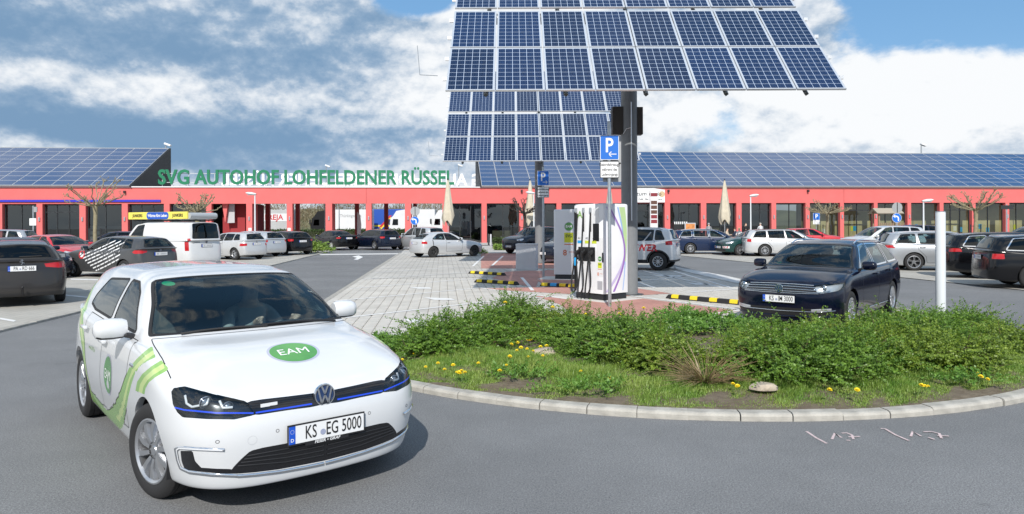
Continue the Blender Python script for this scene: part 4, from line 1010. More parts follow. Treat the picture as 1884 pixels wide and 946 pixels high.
# single paving stones on the near part of the island
PW = .22; stone = MB(); c, g = .045, PW / 2 - .004; hz = .020
o8 = [(-g + c, -g), (g - c, -g), (g, -g + c), (g, g - c), (g - c, g), (-g + c, g), (-g, g - c), (-g, -g + c)]
stone.add([(x, y, -.012) for x, y in o8] + [(x, y, hz - .004) for x, y in o8] + [(x * .96, y * .96, hz) for x, y in o8], [tuple(range(16, 24))] + [(i + 8 * k, (i + 1) % 8 + 8 * k, (i + 1) % 8 + 8 * (k + 1), i + 8 * (k + 1)) for k in range(2) for i in range(8)])
PAVE = empty('paving_stones', (0, 0, 0), TH); PAVE['kind'] = 'structure'
so = stone.build('paving_stone', MATS['paver'], None, False); stone_me = so.data; bpy.data.objects.remove(so)
cand = []
for ia in range(int((IB - IA) / PW)):
    for ib in range(62):
        a, b = IA + (ia + .5) * PW, 10.3 + (ib + .5) * PW
        lim = 10.35 + (a - IA) * .075
        if b < lim or b > 23.95 or math.hypot(a - CEN[0], b - CEN[1]) > CR - .2 and b < CEN[1] or (b < 12.7 and (a < -2.0 - (b - 11.93) * .9 + .1 or a > 9.25)): continue
        X, Y = site(a, b); px = CX + FPX * X / Y; py = HZ + FPX * CAMH / Y
        red = None
        seen = 630 < px < 1000 and py > 545 + max(0, (px - 760)) * -.0
        cand.append((0 if seen and py < 640 else 1, Y, a, b))
cand.sort(); near, rest = cand[:300], cand[300:]
for _, _, a, b in near:
    o = bpy.data.objects.new('paving_stone', stone_me); link(o, PAVE); o.location = (a, b, .001 + random.uniform(-.001, .001)); o.rotation_euler = (random.gauss(0, .003), random.gauss(0, .003), random.choice((0, 1, 2, 3)) * math.pi / 2)
m = MB()
for _, _, a, b in rest: m.add([(x + a, y + b, z + (hash((round(a, 2), round(b, 2))) % 5 - 2) * .0007) for x, y, z in stone.v], stone.f)
m.build('paving_stone', MATS['paver'], PAVE, kind='stuff', fix=False)
# red paving zones and painted lines (thin sheets on the stones)
def zone(pix, z, m, name='red_paving'): return sheet(name, [gnd(x, y, z) for x, y in pix], z, m)
ZR, ZL = .0232, .0262
zone([(1150, 545), (1060, 532), (1000, 526), (985, 512), (1000, 497), (1060, 497), (1150, 527), (1235, 540)], ZR, MATS['paving_red'])
zone([(985, 545), (1165, 547), (1362, 572), (1262, 588), (1080, 600), (1030, 560)], ZR, MATS['paving_red'])
zone([(885, 466), (1050, 466), (1050, 494), (885, 494)], ZR, MATS['paving_red'])
zone([(930, 500), (1000, 497), (985, 530), (905, 512)], ZR + .0005, MATS['paving_red'])
zone([(880, 531), (1050, 527), (1050, 541), (960, 536)], ZR + .001, MATS['paving_red'])
mat('line_faint', (.60, .595, .58), .8, var=.1, vscale=6)
def pline(p, q, w, name='bay_line', m='line_white'):
    a, b = Vector(gnd(*p)), Vector(gnd(*q)); d = (b - a).normalized(); n = Vector((-d.y, d.x)) * w / 2
    return sheet(name, [tuple(a - n), tuple(b - n), tuple(b + n), tuple(a + n)], ZL, MATS[m])
for p, q in (((603, 557), (882, 531.5)), ((635, 587), (905, 556)), ((644, 532.6), (874, 514)), ((668, 515), (863, 502)), ((689, 503), (855, 492)), ((703, 495), (860, 484.5)), ((714, 488), (870, 478)), ((882, 531.5), (1045, 552)), ((905, 556), (1050, 545)), ((590, 640), (770, 612)),
             ((1160, 546), (1365, 572)), ((1260, 586), (1362, 573)), ((1175, 498), (1330, 531)), ((1165, 521), (1262, 509)), ((1240, 500), (1345, 531)), ((1262, 540), (1358, 533)), ((1170, 520), (1205, 531)), ((960, 512), (980, 536)), ((905, 490), (925, 472)), ((870, 491), (890, 472))):
    pline(p, q, .10)
for pts in ([(741, 590), (770, 588.5), (800, 593), (782, 600), (752, 594)], [(750, 530), (790, 530.5), (795, 533), (770, 533)], [(778, 549), (830, 551), (838, 554), (800, 554)], [(1262, 522), (1300, 523.5), (1320, 525), (1280, 525.5)], [(1190, 507), (1260, 508.5), (1270, 510), (1225, 510)], [(1290, 509.5), (1312, 508.5), (1306, 511)]):
    sheet('faded_arrow', [gnd(*q) for q in pts], ZL, MATS['line_white'])
# turn arrow on the lane
zone([(648, 472), (660, 470), (668, 473), (658, 478), (651, 477.5), (657, 474.5)], .004, MATS['line_white'], 'turn_arrow')
sheet('edge_line', [gnd(*q) for q in ((585, 467.6), (735, 466.2), (737, 468), (590, 469.6))], .005, MATS['line_faint'])
sheet('edge_line', [gnd(*q) for q in ((1243, 492.5), (1330, 508), (1385, 521), (1355, 523), (1243, 497))], .033, MATS['line_faint'])
sheet('bay_line', [gnd(*q) for q in ((0, 587), (30, 592), (25, 594.5), (0, 590))], .026, MATS['line_white'])
sheet('bay_line', [gnd(*q) for q in ((112, 543), (168, 548.5), (166, 550.5), (112, 545))], .026, MATS['line_white'])
sheet('bay_line', [gnd(*q) for q in ((130, 514), (200, 516), (200, 518), (130, 516))], .026, MATS['line_white'])
# sprayed survey marks on the road: two strokes with a figure 17 each
mat('spray', (.55, .44, .44), .8, var=.25, vscale=30)
SZ = [.003]
def stroke(pix, w, name='sprayed_mark'):
    SZ[0] += .0005; z = SZ[0]
    P = [Vector(gnd(*q)) for q in pix]; V = []; F = []
    for i, q in enumerate(P):
        t = (P[min(i + 1, len(P) - 1)] - P[max(i - 1, 0)]).normalized(); n = Vector((-t.y, t.x)) * w / 2; V += [(*(q - n), z), (*(q + n), z)]
    return mesh_obj(name, V, [(2 * i, 2 * i + 1, 2 * i + 3, 2 * i + 2) for i in range(len(P) - 1)], MATS['spray'], kind='structure')
zz = lambda L: [(1440 + x / 4.243, 760 + y / 4.243) for x, y in L]
for L in ([(185, 145), (260, 195), (345, 240)], [(385, 207), (408, 160), (460, 195)], [(460, 160), (500, 158), (540, 175), (552, 207)], [(515, 190), (603, 187)], [(497, 216), (528, 219)],
          [(765, 125), (800, 128), (880, 175), (985, 220)], [(1000, 188), (1015, 148), (1080, 185)], [(1098, 152), (1160, 150), (1222, 165), (1240, 203)], [(1205, 182), (1298, 186)], [(1138, 197), (1185, 213)]): stroke(zz(L), .022)
# kerb round the planted bed, stone by stone
KERB = empty('kerb', (0, 0, 0), TH); KERB['kind'] = 'structure'
nk = 38; da = math.pi / nk; kb = MB(); prof = [(0, -.05), (0, .045), (.012, .064), (.035, .072), (.14, .074), (.14, -.05)]; st = 4; gap = .004 / CR
for i in range(st + 1):
    a = gap + (da - 2 * gap) * i / st
    for d, z in prof: kb.v.append(((CR - d) * math.cos(a), (CR - d) * math.sin(a), z))
n = len(prof)
for i in range(st):
    for k in range(n): kb.f.append((i * n + k, i * n + (k + 1) % n, (i + 1) * n + (k + 1) % n, (i + 1) * n + k))
kb.f += [tuple(range(n)), tuple(st * n + k for k in range(n))[::-1]]; kb.mi = [0] * len(kb.f)
ko = kb.build('kerb_stone', MATS['kerb_stone'], None); kme = ko.data; bpy.data.objects.remove(ko)
for i in range(nk):
    o = bpy.data.objects.new('kerb_stone', kme); link(o, KERB); o.location = (CEN[0] + random.gauss(0, .004), CEN[1] + random.gauss(0, .004), random.gauss(0, .003)); o.rotation_euler = (0, 0, math.pi + i * da)
def straight_kerb(name, a, b, top=.05, w=.14, ln=1.0):
    a, b = Vector(a), Vector(b); L = (b - a).length; k = int(L / ln); d = (b - a).normalized(); ang = math.atan2(d.y, d.x)
    K = empty(name, (a.x, a.y, 0), ang); K['kind'] = 'structure'; m = MB(); m.b2((.004, 0, -.05), (ln - .004, w, top), bev=.012); mo = m.build('kerb_stone', MATS['kerb_stone'], None); me = mo.data; bpy.data.objects.remove(mo)
    for i in range(k):
        o = bpy.data.objects.new('kerb_stone', me); link(o, K); o.location = (i * ln, 0, random.gauss(0, .002))
straight_kerb('kerb', site(IA, 12.6), site(IA + .1, 46.5), .028); straight_kerb('kerb', site(IB, 44), site(IB, 12.6), .028); 
straight_kerb('kerb', site(-7.75, 60), site(-7.7, 11), .045); straight_kerb('kerb', site(IA + .02, 12.62), site(-2.05, 11.95), .05, ln=.47)
straight_kerb('kerb', site(-7.7, 11), site(-8.3, 9.2), .045, ln=.45); straight_kerb('kerb', site(-8.3, 9.2), site(-20, 6.0), .045)
# planted bed: a low mound of soil inside the kerb
def bed_h(a, b):
    d = CR - .15 - math.hypot(a - CEN[0], b - CEN[1]); return .062 + .115 * min(1, max(0, d / 1.4))
BACK = lambda a: 10.45 + (a - IA) * .075
V = []; F = []; nx, ny = 60, 30
for i in range(nx + 1):
    a = CEN[0] + (CR - .14) * (-1 + 2 * i / nx); lo = CEN[1] - math.sqrt(max(0, (CR - .14)**2 - (a - CEN[0])**2)); hi = max(BACK(a), lo + .01)
    for j in range(ny + 1):
        b = lo + (hi - lo) * j / ny; X, Y = site(a, b); V.append((X, Y, bed_h(a, b) * (1 if j < ny else .3) + (random.gauss(0, .012) if 0 < j < ny else 0)))
for i in range(nx):
    for j in range(ny): q = i * (ny + 1) + j; F.append((q, q + 1, q + ny + 2, q + ny + 1))
mesh_obj('planted_bed', V, F, MATS['soil'], None, True, 'structure')
def in_bed(a, b, m=.0): return math.hypot(a - CEN[0], b - CEN[1]) < CR - .16 - m and b < BACK(a) - m
# ------------------------------------------------------------------ solar trackers
def cell_mat():
    m = bpy.data.materials.new('solar_cell'); MATS['solar_cell'] = m; m.use_nodes = True; nt = m.node_tree; N = nt.nodes; L = nt.links; p = N['Principled BSDF']
    tc = N.new('ShaderNodeTexCoord'); v = N.new('ShaderNodeTexVoronoi'); v.inputs['Scale'].default_value = 45; L.new(tc.outputs['Object'], v.inputs['Vector'])
    oi = N.new('ShaderNodeObjectInfo'); r = N.new('ShaderNodeMapRange'); L.new(oi.outputs['Random'], r.inputs[0]); r.inputs[3].default_value = .7; r.inputs[4].default_value = 1.25
    c = N.new('ShaderNodeMix'); c.data_type = 'RGBA'; c.inputs[6].default_value = (.003, .010, .036, 1); c.inputs[7].default_value = (.008, .026, .085, 1); L.new(v.outputs['Color'], c.inputs[0])
    q = N.new('ShaderNodeMix'); q.data_type = 'RGBA'; q.blend_type = 'MULTIPLY'; q.inputs[0].default_value = 1; L.new(c.outputs[2], q.inputs[6]); L.new(r.outputs[0], q.inputs[7]); L.new(q.outputs[2], p.inputs['Base Color'])
    p.inputs['Roughness'].default_value = .22; p.inputs['Specular IOR Level'].default_value = .45
cell_mat(); mat('cell_back', (.42, .50, .62), .3, coat=.3); mat('alu', (.72, .73, .74), .35, .6); mat('pole_dark', (.030, .035, .036), .45, coat=.2); mat('steel_grey', (.34, .37, .40), .45, .4); mat('galv', (.42, .46, .49), .38, .7, var=.12, vscale=14); mat('box_brown', (.035, .028, .022), .5)
mat('busbar', (.05, .075, .14), .3, .2)
MW, MH = .995, 1.655
fr = MB()
for x0, x1, y0, y1 in ((0, MW, 0, .03), (0, MW, MH - .03, MH), (0, .03, .03, MH - .03), (MW - .03, MW, .03, MH - .03)): fr.b2((x0, y0, -.035), (x1, y1, .006))
bk = MB(); bk.b2((.03, .03, -.02), (MW - .03, MH - .03, -.0008))
ce = MB(); bb = MB(); cw, chh = (MW - .075) / 6, (MH - .075) / 10
for i in range(6):
    for j in range(10):
        x0, y0 = .0375 + i * cw + .0045, .0375 + j * chh + .0045; x1, y1 = x0 + cw - .009, y0 + chh - .009; k = .003
        ce.add([(x0 + k, y0, .0), (x1 - k, y0, .0), (x1, y0 + k, .0), (x1, y1 - k, .0), (x1 - k, y1, .0), (x0 + k, y1, .0), (x0, y1 - k, .0), (x0, y0 + k, .0)], [tuple(range(8))])
    for t in (.33, .67):
        x = .0375 + (i + t) * cw; bb.add([(x - .0018, .04, .0012), (x + .0018, .04, .0012), (x + .0018, MH - .04, .0012), (x - .0018, MH - .04, .0012)], [(0, 1, 2, 3)])
tmp = [fr.build('module_frame', MATS['alu']), bk.build('backing', MATS['cell_back']), ce.build('solar_cells', MATS['solar_cell'], fix=False), bb.build('busbars', MATS['busbar'], fix=False)]
FRM, BKM, CEM, BBM = [o.data for o in tmp]
for o in tmp: bpy.data.objects.remove(o)
TILT = 44.0
def tracker(X0, Yb, zb, pole, label, rows=4):
    """X0: left edge, (Yb, zb): bottom edge, pole: (x, y) of the mast"""
    root = empty('solar_tracker', (pole[0], pole[1], 0), 0, label, 'solar tracker', 'sun-tracking solar arrays')
    ex = Vector((1, 0, 0)); eu = Vector((0, math.cos(R(TILT)), math.sin(R(TILT)))); en = ex.cross(eu); O = Vector((X0 - pole[0], Yb - pole[1], zb)); rot = Matrix((ex, eu, en)).transposed().to_4x4()
    off = [0, MH + .03, 2 * MH + .20, 3 * MH + .23, 4 * MH + .40, 5 * MH + .43]
    for r in range(rows):
        for c in range(8):
            o = bpy.data.objects.new('solar_module', FRM); link(o, root); o.matrix_local = Matrix.Translation(O + ex * (c * (MW + .022)) + eu * off[r]) @ rot
            for n_, me in (('backing', BKM), ('solar_cells', CEM), ('busbars', BBM)):
                q = bpy.data.objects.new(n_, me); link(q, o)
                if n_ != 'backing': q['kind'] = 'stuff'
    W = 8 * (MW + .022); H = off[rows - 1] + MH
    for k in range(5):       # purlins under the modules, with the hooks that show in the gap
        x = W * (k + .5) / 5
        m = MB(); a = O + ex * x - en * .10 - eu * .03; b = a + eu * (H + .06); m.tube([a, b], .05, 4); m.build('purlin', MATS['pole_dark'], root)
    for r in range(0, rows):
        for s, x in ((-1, 0), (1, W)):
            for q in (.30, .78):
                m = MB(); m.box(O + ex * (x + s * .05) + eu * (off[r] + MH * q) - en * .05, (.09, .07, .07)); m.build('edge_clamp', MATS['alu'], root)
    mid = O + ex * (W / 2) + eu * (H / 2) - en * .25; m = MB(); m.tube([mid - ex * W * .46, mid + ex * W * .46], .13, 12); m.build('cross_beam', MATS['pole_dark'], root, True)
    top = (mid - Vector((0, 0, 0))); m = MB(); m.tube([(0, 0, 0), (0, 0, top.z)], .205, 28); m.build('mast', MATS['mast'], root, True)
    m = MB(); m.tube([(0, .0, top.z - .15), (top.x, top.y, top.z)], .22, 12); m.build('tilt_head', MATS['pole_dark'], root, True)
    m = MB(); m.lathe([(.205, .0), (.36, .0), (.36, .03), (.21, .035)], 24); m.build('base_flange', MATS['pole_dark'], root, True)
    return root
mat('mast', (.19, .20, .21), .5, .0, var=.08, vscale=5)
T1 = tracker(-1.335, 14.29, 4.535, (3.0, 18.05), 'large near solar tracker whose dark blue panels fill the top of the picture')
T2 = tracker((815 - 942) * 29.1 / 1300, 29.1, 4.43, (1.27, 32.7), 'smaller-looking solar tracker standing behind the near one')
for T, bx in ((T1, 1),):
    m = MB(); m.box((-.30, .02, 4.45), (.28, .30, .70), bev=.01); m.build('control_box', MATS['box_brown'], T)
    m = MB(); m.box((.27, .10, 4.45), (.16, .30, .70), bev=.01); m.build('control_box', MATS['box_brown'], T)
    m = MB(); m.tube([(.02, -.215, 1.9), (.02, -.215, 4.9)], .016, 6); m.tube([(.02, -.22, 4.25), (-.10, -.20, 4.22), (-.17, -.15, 4.1)], .010, 6); m.build('conduit', MATS['alu'], T)
for T, c in ((T1, (-4.6, -4.15, 4.75)), (T2, (-4.4, -4.05, 4.6))):     # wind sensors on thin arms
    m = MB(); m.tube([(c[0] + .15, c[1], c[2]), (c[0] - .2, c[1], c[2] + .02)], .008, 5); m.tube([(c[0] - .2, c[1], c[2] + .02), (c[0] - .25, c[1] + .02, c[2] + .6)], .007, 5); m.build('sensor_rod', MATS['steel_grey'], T)

# ------------------------------------------------------------------ charging stations
mat('cabinet_white', (.74, .75, .77), .35, coat=.3, var=.03, vscale=2); mat('cable_black', (.012, .012, .013), .5); mat('purple', (.30, .16, .48), .4); mat('lilac', (.52, .46, .68), .4); mat('leaf_band', (.45, .62, .30), .4); mat('sky_band', (.30, .45, .75), .4); mat('svg_yellow', (.62, .66, .03), .5); mat('svg_ink', (.03, .10, .04), .5); mat('orange_print', (.62, .16, .06), .5); mat('tag_blue', (.02, .35, .75), .5); mat('tag_lime', (.60, .68, .05), .5); mat('screen_black', (.008, .008, .009), .2); mat('cabinet_grey', (.52, .53, .55), .45, var=.05, vscale=2); mat('concrete_pad', (.58, .56, .53), .85, var=.1)
def rbox(m, w, d, z0, z1, r=.06, n=5, mi=0):
    """upright box w x d with rounded vertical and top edges, centred on the origin"""
    P = []
    for cx, cy, a0 in ((w / 2 - r, -d / 2 + r, -math.pi / 2), (w / 2 - r, d / 2 - r, 0), (-w / 2 + r, d / 2 - r, math.pi / 2), (-w / 2 + r, -d / 2 + r, math.pi)):
        for i in range(n + 1): a = a0 + math.pi / 2 * i / n; P.append((cx + r * math.cos(a), cy + r * math.sin(a)))
    k = len(P); rings = [(z0, 0), (z1 - .04, 0), (z1 - .012, .012), (z1, .04)]; V = []
    for z, ins in rings: V += [(x * (1 - 2 * ins / w), y * (1 - 2 * ins / d), z) for x, y in P]
    F = [(i + q * k, (i + 1) % k + q * k, (i + 1) % k + (q + 1) * k, i + (q + 1) * k) for q in range(3) for i in range(k)] + [tuple(range(3 * k, 4 * k)), tuple(range(k))[::-1]]
    return m.add(V, F, mi)
def flat(name, parent, o, ex, ez, poly, m, off=.003):
    o, ex, ez = Vector(o), Vector(ex), Vector(ez); n = ex.cross(ez); return mesh_obj(name, [o + ex * a + ez * b + n * off for a, b in poly], [tuple(range(len(poly)))], m, parent)
def flat_text(name, parent, o, ex, ez, body, size, sx, m, off=.005, bold=0., shear=0.):
    o, ex, ez = Vector(o), Vector(ex), Vector(ez); n = ex.cross(ez); V, F = text_mesh(body, size, sx, 0, bold, shear=shear); return mesh_obj(name, put(V, o + n * off, ex, ez), F, m, parent)
disc = lambda r, n=24, ry=1.: [(r * math.cos(2 * math.pi * i / n), r * ry * math.sin(2 * math.pi * i / n)) for i in range(n)]
rect = lambda w, h: [(-w / 2, -h / 2), (w / 2, -h / 2), (w / 2, h / 2), (-w / 2, h / 2)]
def logos(root, o, ex, ez, k):
    o = Vector(o); ez_ = Vector(ez); ex_ = Vector(ex)
    b = flat('round_logo', root, o, ex, ez, disc(.15 * k), MATS['logo_rim'], .003); flat('green_disc', b, o, ex, ez, disc(.135 * k), MATS['logo_green'], .005); flat_text('lettering', b, o, ex, ez, 'EAM', .105 * k, 1., MATS['logo_white'], .007, .003 * k)
    q = o - ez_ * .36 * k; b = flat('square_logo', root, q, ex, ez, rect(.30 * k, .32 * k), MATS['svg_yellow'], .003); flat_text('lettering', b, q + ez_ * .05 * k, ex, ez, 'SVG', .13 * k, .95, MATS['svg_ink'], .006, .004 * k)
    flat('underline', b, q - ez_ * .22 * k, ex, ez, rect(.30 * k, .03 * k), MATS['orange_print'], .003)
    q = o - ez_ * .86 * k; b = flat_text('energy_logo', root, q - ex_ * .13 * k, ex, ez, '8', .26 * k, 1, MATS['orange_print'], .004, .004 * k); flat_text('lettering', b, q + ex_ * .10 * k + ez_ * .04 * k, ex, ez, 'energy', .075 * k, 1, MATS['orange_print'], .004)
def station(C, rz, label, detail=True):
    """local frame: the user side looks to -y, the printed flank to +x"""
    W, D, H = 1.0, .86, 2.28; root = empty('charging_station', (C[0], C[1], .02), rz, label, 'charging station', 'white charging stations')
    m = MB(); rbox(m, W - .06, D - .06, 0, .16, .03); m.build('plinth', MATS['black_plastic'], root, True)
    m = MB(); rbox(m, W, D, .16, H, .05); m.build('cabinet', MATS['cabinet_white'], root, True, 50)
    m = MB(); m.b2((-W, -D / 2 - .25, -.005), (W * .75, D / 2 + .2, .012)); m.build('concrete_pad', MATS['concrete_pad'], root)
    fx, fz = (1, 0, 0), (0, 0, 1); y = -D / 2
    if detail:
        # hose bay: three dark slots with cables, holsters and plugs
        m = MB(); m.b2((-.47, y - .012, .2), (-.41, y + .01, 2.1)); m.build('side_slot', MATS['screen_black'], root)
        for i, x in enumerate((-.40, -.15, .08)):
            m = MB(); m.b2((x - .012, y - .010, 1.62), (x + .012, y + .01, 2.12)); m.build('cable_slot', MATS['screen_black'], root)
            m = MB(); m.box((x + .005, y - .02, 2.13), (.055, .05, .12), bev=.015); m.build('cable_guide', MATS['steel_grey'], root)
            flat('outlet_tag', root, (x + .11, y, 1.27 + .10), fx, fz, rect(.15, .07), MATS['tag_blue' if i == 0 else 'tag_lime'])
            flat_text('outlet_number', root, (x + .10, y, 1.27 + .19), fx, fz, ('A1', 'A2', 'A3')[i], .075, 1, MATS['plate_ink'])
        flat('recess_shade', root, (-.06, y, 1.08), fx, fz, rect(.56, .34), MATS['black_plastic'])  # shade behind the plugs, painted as a flat black sheet on the face
        for i, (x, lo) in enumerate(((-.34, .20), (-.14, .16), (.10, .16))):
            m = MB(); m.box((x + .06, y - .09, 1.12), (.07, .16, .10), Matrix.Rotation(.5, 3, 'X'), bev=.025); m.box((x + .06, y - .13, 1.02), (.045, .07, .17), Matrix.Rotation(.35, 3, 'X'), bev=.018); pl = m.build('plug', MATS['cable_black'], root, True)
            if i == 0: b = MB(); b.box((x + .05, y - .15, .90), (.05, .06, .20), bev=.02); b.build('blue_handle', MATS['tag_blue'], pl, True)
            pts = [(x, y - .03, 2.05), (x - .01, y - .05, 1.6), (x - .02, y - .08, 1.0), (x - .04 - .06 * (i == 0), y - .14, .5), (x - .04, y - .20, lo), (x + .05, y - .22, lo - .06), (x + .13, y - .18, lo + .10), (x + .12, y - .15, .5), (x + .08, y - .15, .85), (x + .06, y - .14, .98)]
            P = [np.array(pts[0])] * 2 + [np.array(q) for q in pts] + [np.array(pts[-1])] * 2; cur = []
            for a in range(len(P) - 3):
                for t in np.linspace(0, 1, 6, endpoint=False): cur.append((((1 - t)**3) * P[a] + (3 * t**3 - 6 * t**2 + 4) * P[a + 1] + (-3 * t**3 + 3 * t**2 + 3 * t + 1) * P[a + 2] + t**3 * P[a + 3]) / 6)
            m = MB(); m.tube([tuple(q) for q in cur], .019, 8); m.build('charging_cable', MATS['cable_black'], root, True)
        flat_text('station_letter', root, (-.28, y, 2.02), fx, fz, 'A', .24, 1, MATS['stripe_green'], .005, .004)
        flat('display', root, (.25, y, 1.60), fx, fz, rect(.20, .42), MATS['screen_black']); flat('notice', root, (.25, y, 2.0), fx, fz, rect(.19, .34), MATS['plate_white']); flat('notice', root, (.37, y, 1.02), fx, fz, rect(.20, .9), MATS['plate_white'], .0025)
        logos(root, (.37, y, 1.0 - .02), fx, fz, .42)
        flat('info_sheet', root, (.37, y, .36), fx, fz, rect(.16, .2), MATS['plate_blur'], .004)
        m = MB(); m.box((.47, y - .01, 1.02), (.03, .03, .22), bev=.008); m.build('door_lock', MATS['screen_black'], root)
        # printed curves on the flank
        ox, oz = (0, 1, 0), (0, 0, 1); x = W / 2
        def band(pts, w0, w1, m, off):
            V = []; n = len(pts)
            for i, (a, b) in enumerate(pts):
                w = w0 + (w1 - w0) * i / (n - 1); V += [(x + off, a - w / 2, b), (x + off, a + w / 2, b)]
            mesh_obj('printed_band', V, [(2 * i, 2 * i + 1, 2 * i + 3, 2 * i + 2) for i in range(n - 1)], MATS[m], root)
        arc = lambda a0, z0, a1, z1, bow: [(a0 + (a1 - a0) * t + bow * math.sin(math.pi * t), z0 + (z1 - z0) * t) for t in [i / 18 for i in range(19)]]
        band(arc(-.34, 2.2, -.34, .20, .66), .07, .10, 'lilac', .003); band(arc(-.24, 2.2, -.10, .20, .46), .05, .07, 'purple', .004); band(arc(.05, 2.2, .22, .22, .16), .05, .03, 'sky_band', .003); band(arc(.20, 2.2, .30, .9, .06), .20, .05, 'leaf_band', .0035)
    else:
        logos(root, (.0, y, 1.72), fx, fz, 1.0)
    return root
c0 = Vector((2.14, 16.46)); du = Vector((.64, -.77)); dn = Vector((.77, .64)); cc = c0 - du * .5 + dn * .43
station(cc, math.atan2(du.y, du.x), 'white charging station with black cables in front of the near mast')
q = gnd(1019, 515); rz2 = R(-14); ex = Vector((math.cos(rz2), math.sin(rz2))); ny = Vector((-math.sin(rz2), math.cos(rz2)))
c2 = Vector(q) + ex * .5 + ny * .43; station(c2, rz2, 'second white charging station half hidden behind the first', False)
X, Y = gnd(969, 499); r = empty('switch_cabinet', (X + .02, Y + .25, .02), R(-12), 'plain light grey switch cabinet between the parking stops', 'cabinet'); m = MB(); rbox(m, .80, .50, .03, 1.02, .03); m.build('housing', MATS['cabinet_grey'], r, True, 50); m = MB(); m.b2((-.75, -.42, -.005), (.75, .42, .02)); m.build('concrete_pad', MATS['concrete_pad'], r); m = MB(); m.b2((-.405, -.256, .96), (.405, .256, 1.04), bev=.01); m.build('lid', MATS['cabinet_grey'], r)

# ------------------------------------------------------------------ signs, post, wheel stops
mat('sign_blue', (.012, .14, .56), .4); mat('sign_white', (.78, .79, .80), .45); mat('sign_back', (.36, .37, .38), .5, .4); mat('stop_black', (.016, .016, .017), .7, bump=.2); mat('stop_yellow', (.78, .58, .02), .6); mat('post_white', (.62, .65, .68), .3, coat=.3)
def rrect(w, h, r=.03, n=4):
    P = []
    for cx, cy, a0 in ((w / 2 - r, h / 2 - r, 0), (-w / 2 + r, h / 2 - r, math.pi / 2), (-w / 2 + r, -h / 2 + r, math.pi), (w / 2 - r, -h / 2 + r, 1.5 * math.pi)):
        P += [(cx + r * math.cos(a0 + math.pi / 2 * i / n), cy + r * math.sin(a0 + math.pi / 2 * i / n)) for i in range(n + 1)]
    return P
def arrow(m, cx, cz, s, sg):
    m.add([(cx - s * .5, 0, cz - s * .05), (cx + s * .5, 0, cz - s * .05), (cx + s * .5, 0, cz + s * .05), (cx - s * .5, 0, cz + s * .05)], [(0, 1, 2, 3)])
    for q in (-1, 1): m.add([(cx + sg * s * .5, 0, cz - .05 * s * q), (cx + sg * s * .5, 0, cz + .05 * s * q), (cx + sg * s * .18, 0, cz + q * .34 * s), (cx + sg * s * .10, 0, cz + q * .28 * s)], [(0, 1, 2, 3)])
def sign_plate(root, name, z, w, h, mat_, rim='sign_white', y=-.05, r=.03):
    m = MB(); m.prism(rrect(w, h, r), y, y + .012, 'y'); m.v = [(a, b, c + z) for a, b, c in m.v]; o = m.build(name, MATS[rim], root)
    m = MB(); m.prism(rrect(w - .024, h - .024, r * .7), y - .003, y, 'y'); m.v = [(a, b, c + z) for a, b, c in m.v]; m.build('sign_face', MATS[mat_], o)
    m = MB(); m.prism(rrect(w - .01, h - .01, r), y + .0125, y + .016, 'y'); m.v = [(a, b, c + z) for a, b, c in m.v]; m.build('sign_back', MATS['sign_back'], o)
    for q in (-.3, .3): m = MB(); m.box((0, y + .03, z + q * h), (.10, .05, .03)); m.build('clamp', MATS['galv'], o)
    return o
def p_sign(px, py, top, zc, w, h, z2, sg, lines, label, rz=0.):
    X, Y = gnd(px, py); root = empty('parking_sign', (X, Y, .02), rz, label, 'sign', 'parking signs'); m = MB(); m.tube([(0, 0, -.02), (0, 0, top)], .038, 14); m.build('pole', MATS['galv'], root, True)
    m = MB(); m.tube([(0, 0, top), (0, 0, top + .01)], .04, 14); m.build('pole_cap', MATS['black_plastic'], root)
    o = sign_plate(root, 'sign_board', zc, w, h, 'sign_blue'); V, F = text_mesh('P', h * .80, .82, 0, .008); m = MB(); m.add(put(V, (-.02 * w, -.056, zc + h * .06), (1, 0, 0), (0, 0, 1)), F)
    a = MB(); arrow(a, .16 * w, zc - h * .27, w * .42, -sg); m.add([(x, -.056, z) for x, y, z in a.v], a.f); m.build('symbols', MATS['sign_white'], o, fix=False)
    if lines:
        o = sign_plate(root, 'text_board', z2, w, .36, 'sign_white', 'black_plastic', r=.02)
        for i, t in enumerate(lines): V, F = text_mesh(t, .090, .72, 0, .001); mesh_obj('lettering', put(V, (0, -.057, z2 + .105 - i * .105), (1, 0, 0), (0, 0, 1)), F, MATS['plate_ink'], o)
    return root
r = p_sign(1122, 566, 4.02, 3.46, .41, .54, 2.98, 1, ['Elektrofahrzeuge', 'während des', 'Ladevorgangs'], 'tall parking sign with left arrow in front of the near mast')
for z, h in ((3.42, .62), (2.93, .42)): m = MB(); m.prism(rrect(.40, h, .02), .07, .085, 'y'); m.v = [(a + .07, b, c + z) for a, b, c in m.v]; m.build('rear_board', MATS['sign_back'], r)
p_sign(1000, 511, 3.75, 3.36, .40, .50, 2.88, -1, ['Elektrofahrzeuge', 'während des', 'Ladevorgangs'], 'parking sign with right arrow between cabinet and second charging station')
X, Y = gnd(1731, 607); r = empty('white_post', (X, Y, .0), 0, 'plain round white post standing in the shrubs at the right', 'post'); m = MB(); m.lathe([(.078, .0), (.078, 1.985), (.074, 2.0), (0, 2.0)], 28); m.build('tube', MATS['post_white'], r, True, 40)
m = MB(); m.lathe([(.076, 2.0), (.080, 2.004), (.070, 2.012), (0, 2.012)], 24); m.build('cap', MATS['steel_grey'], r, True)
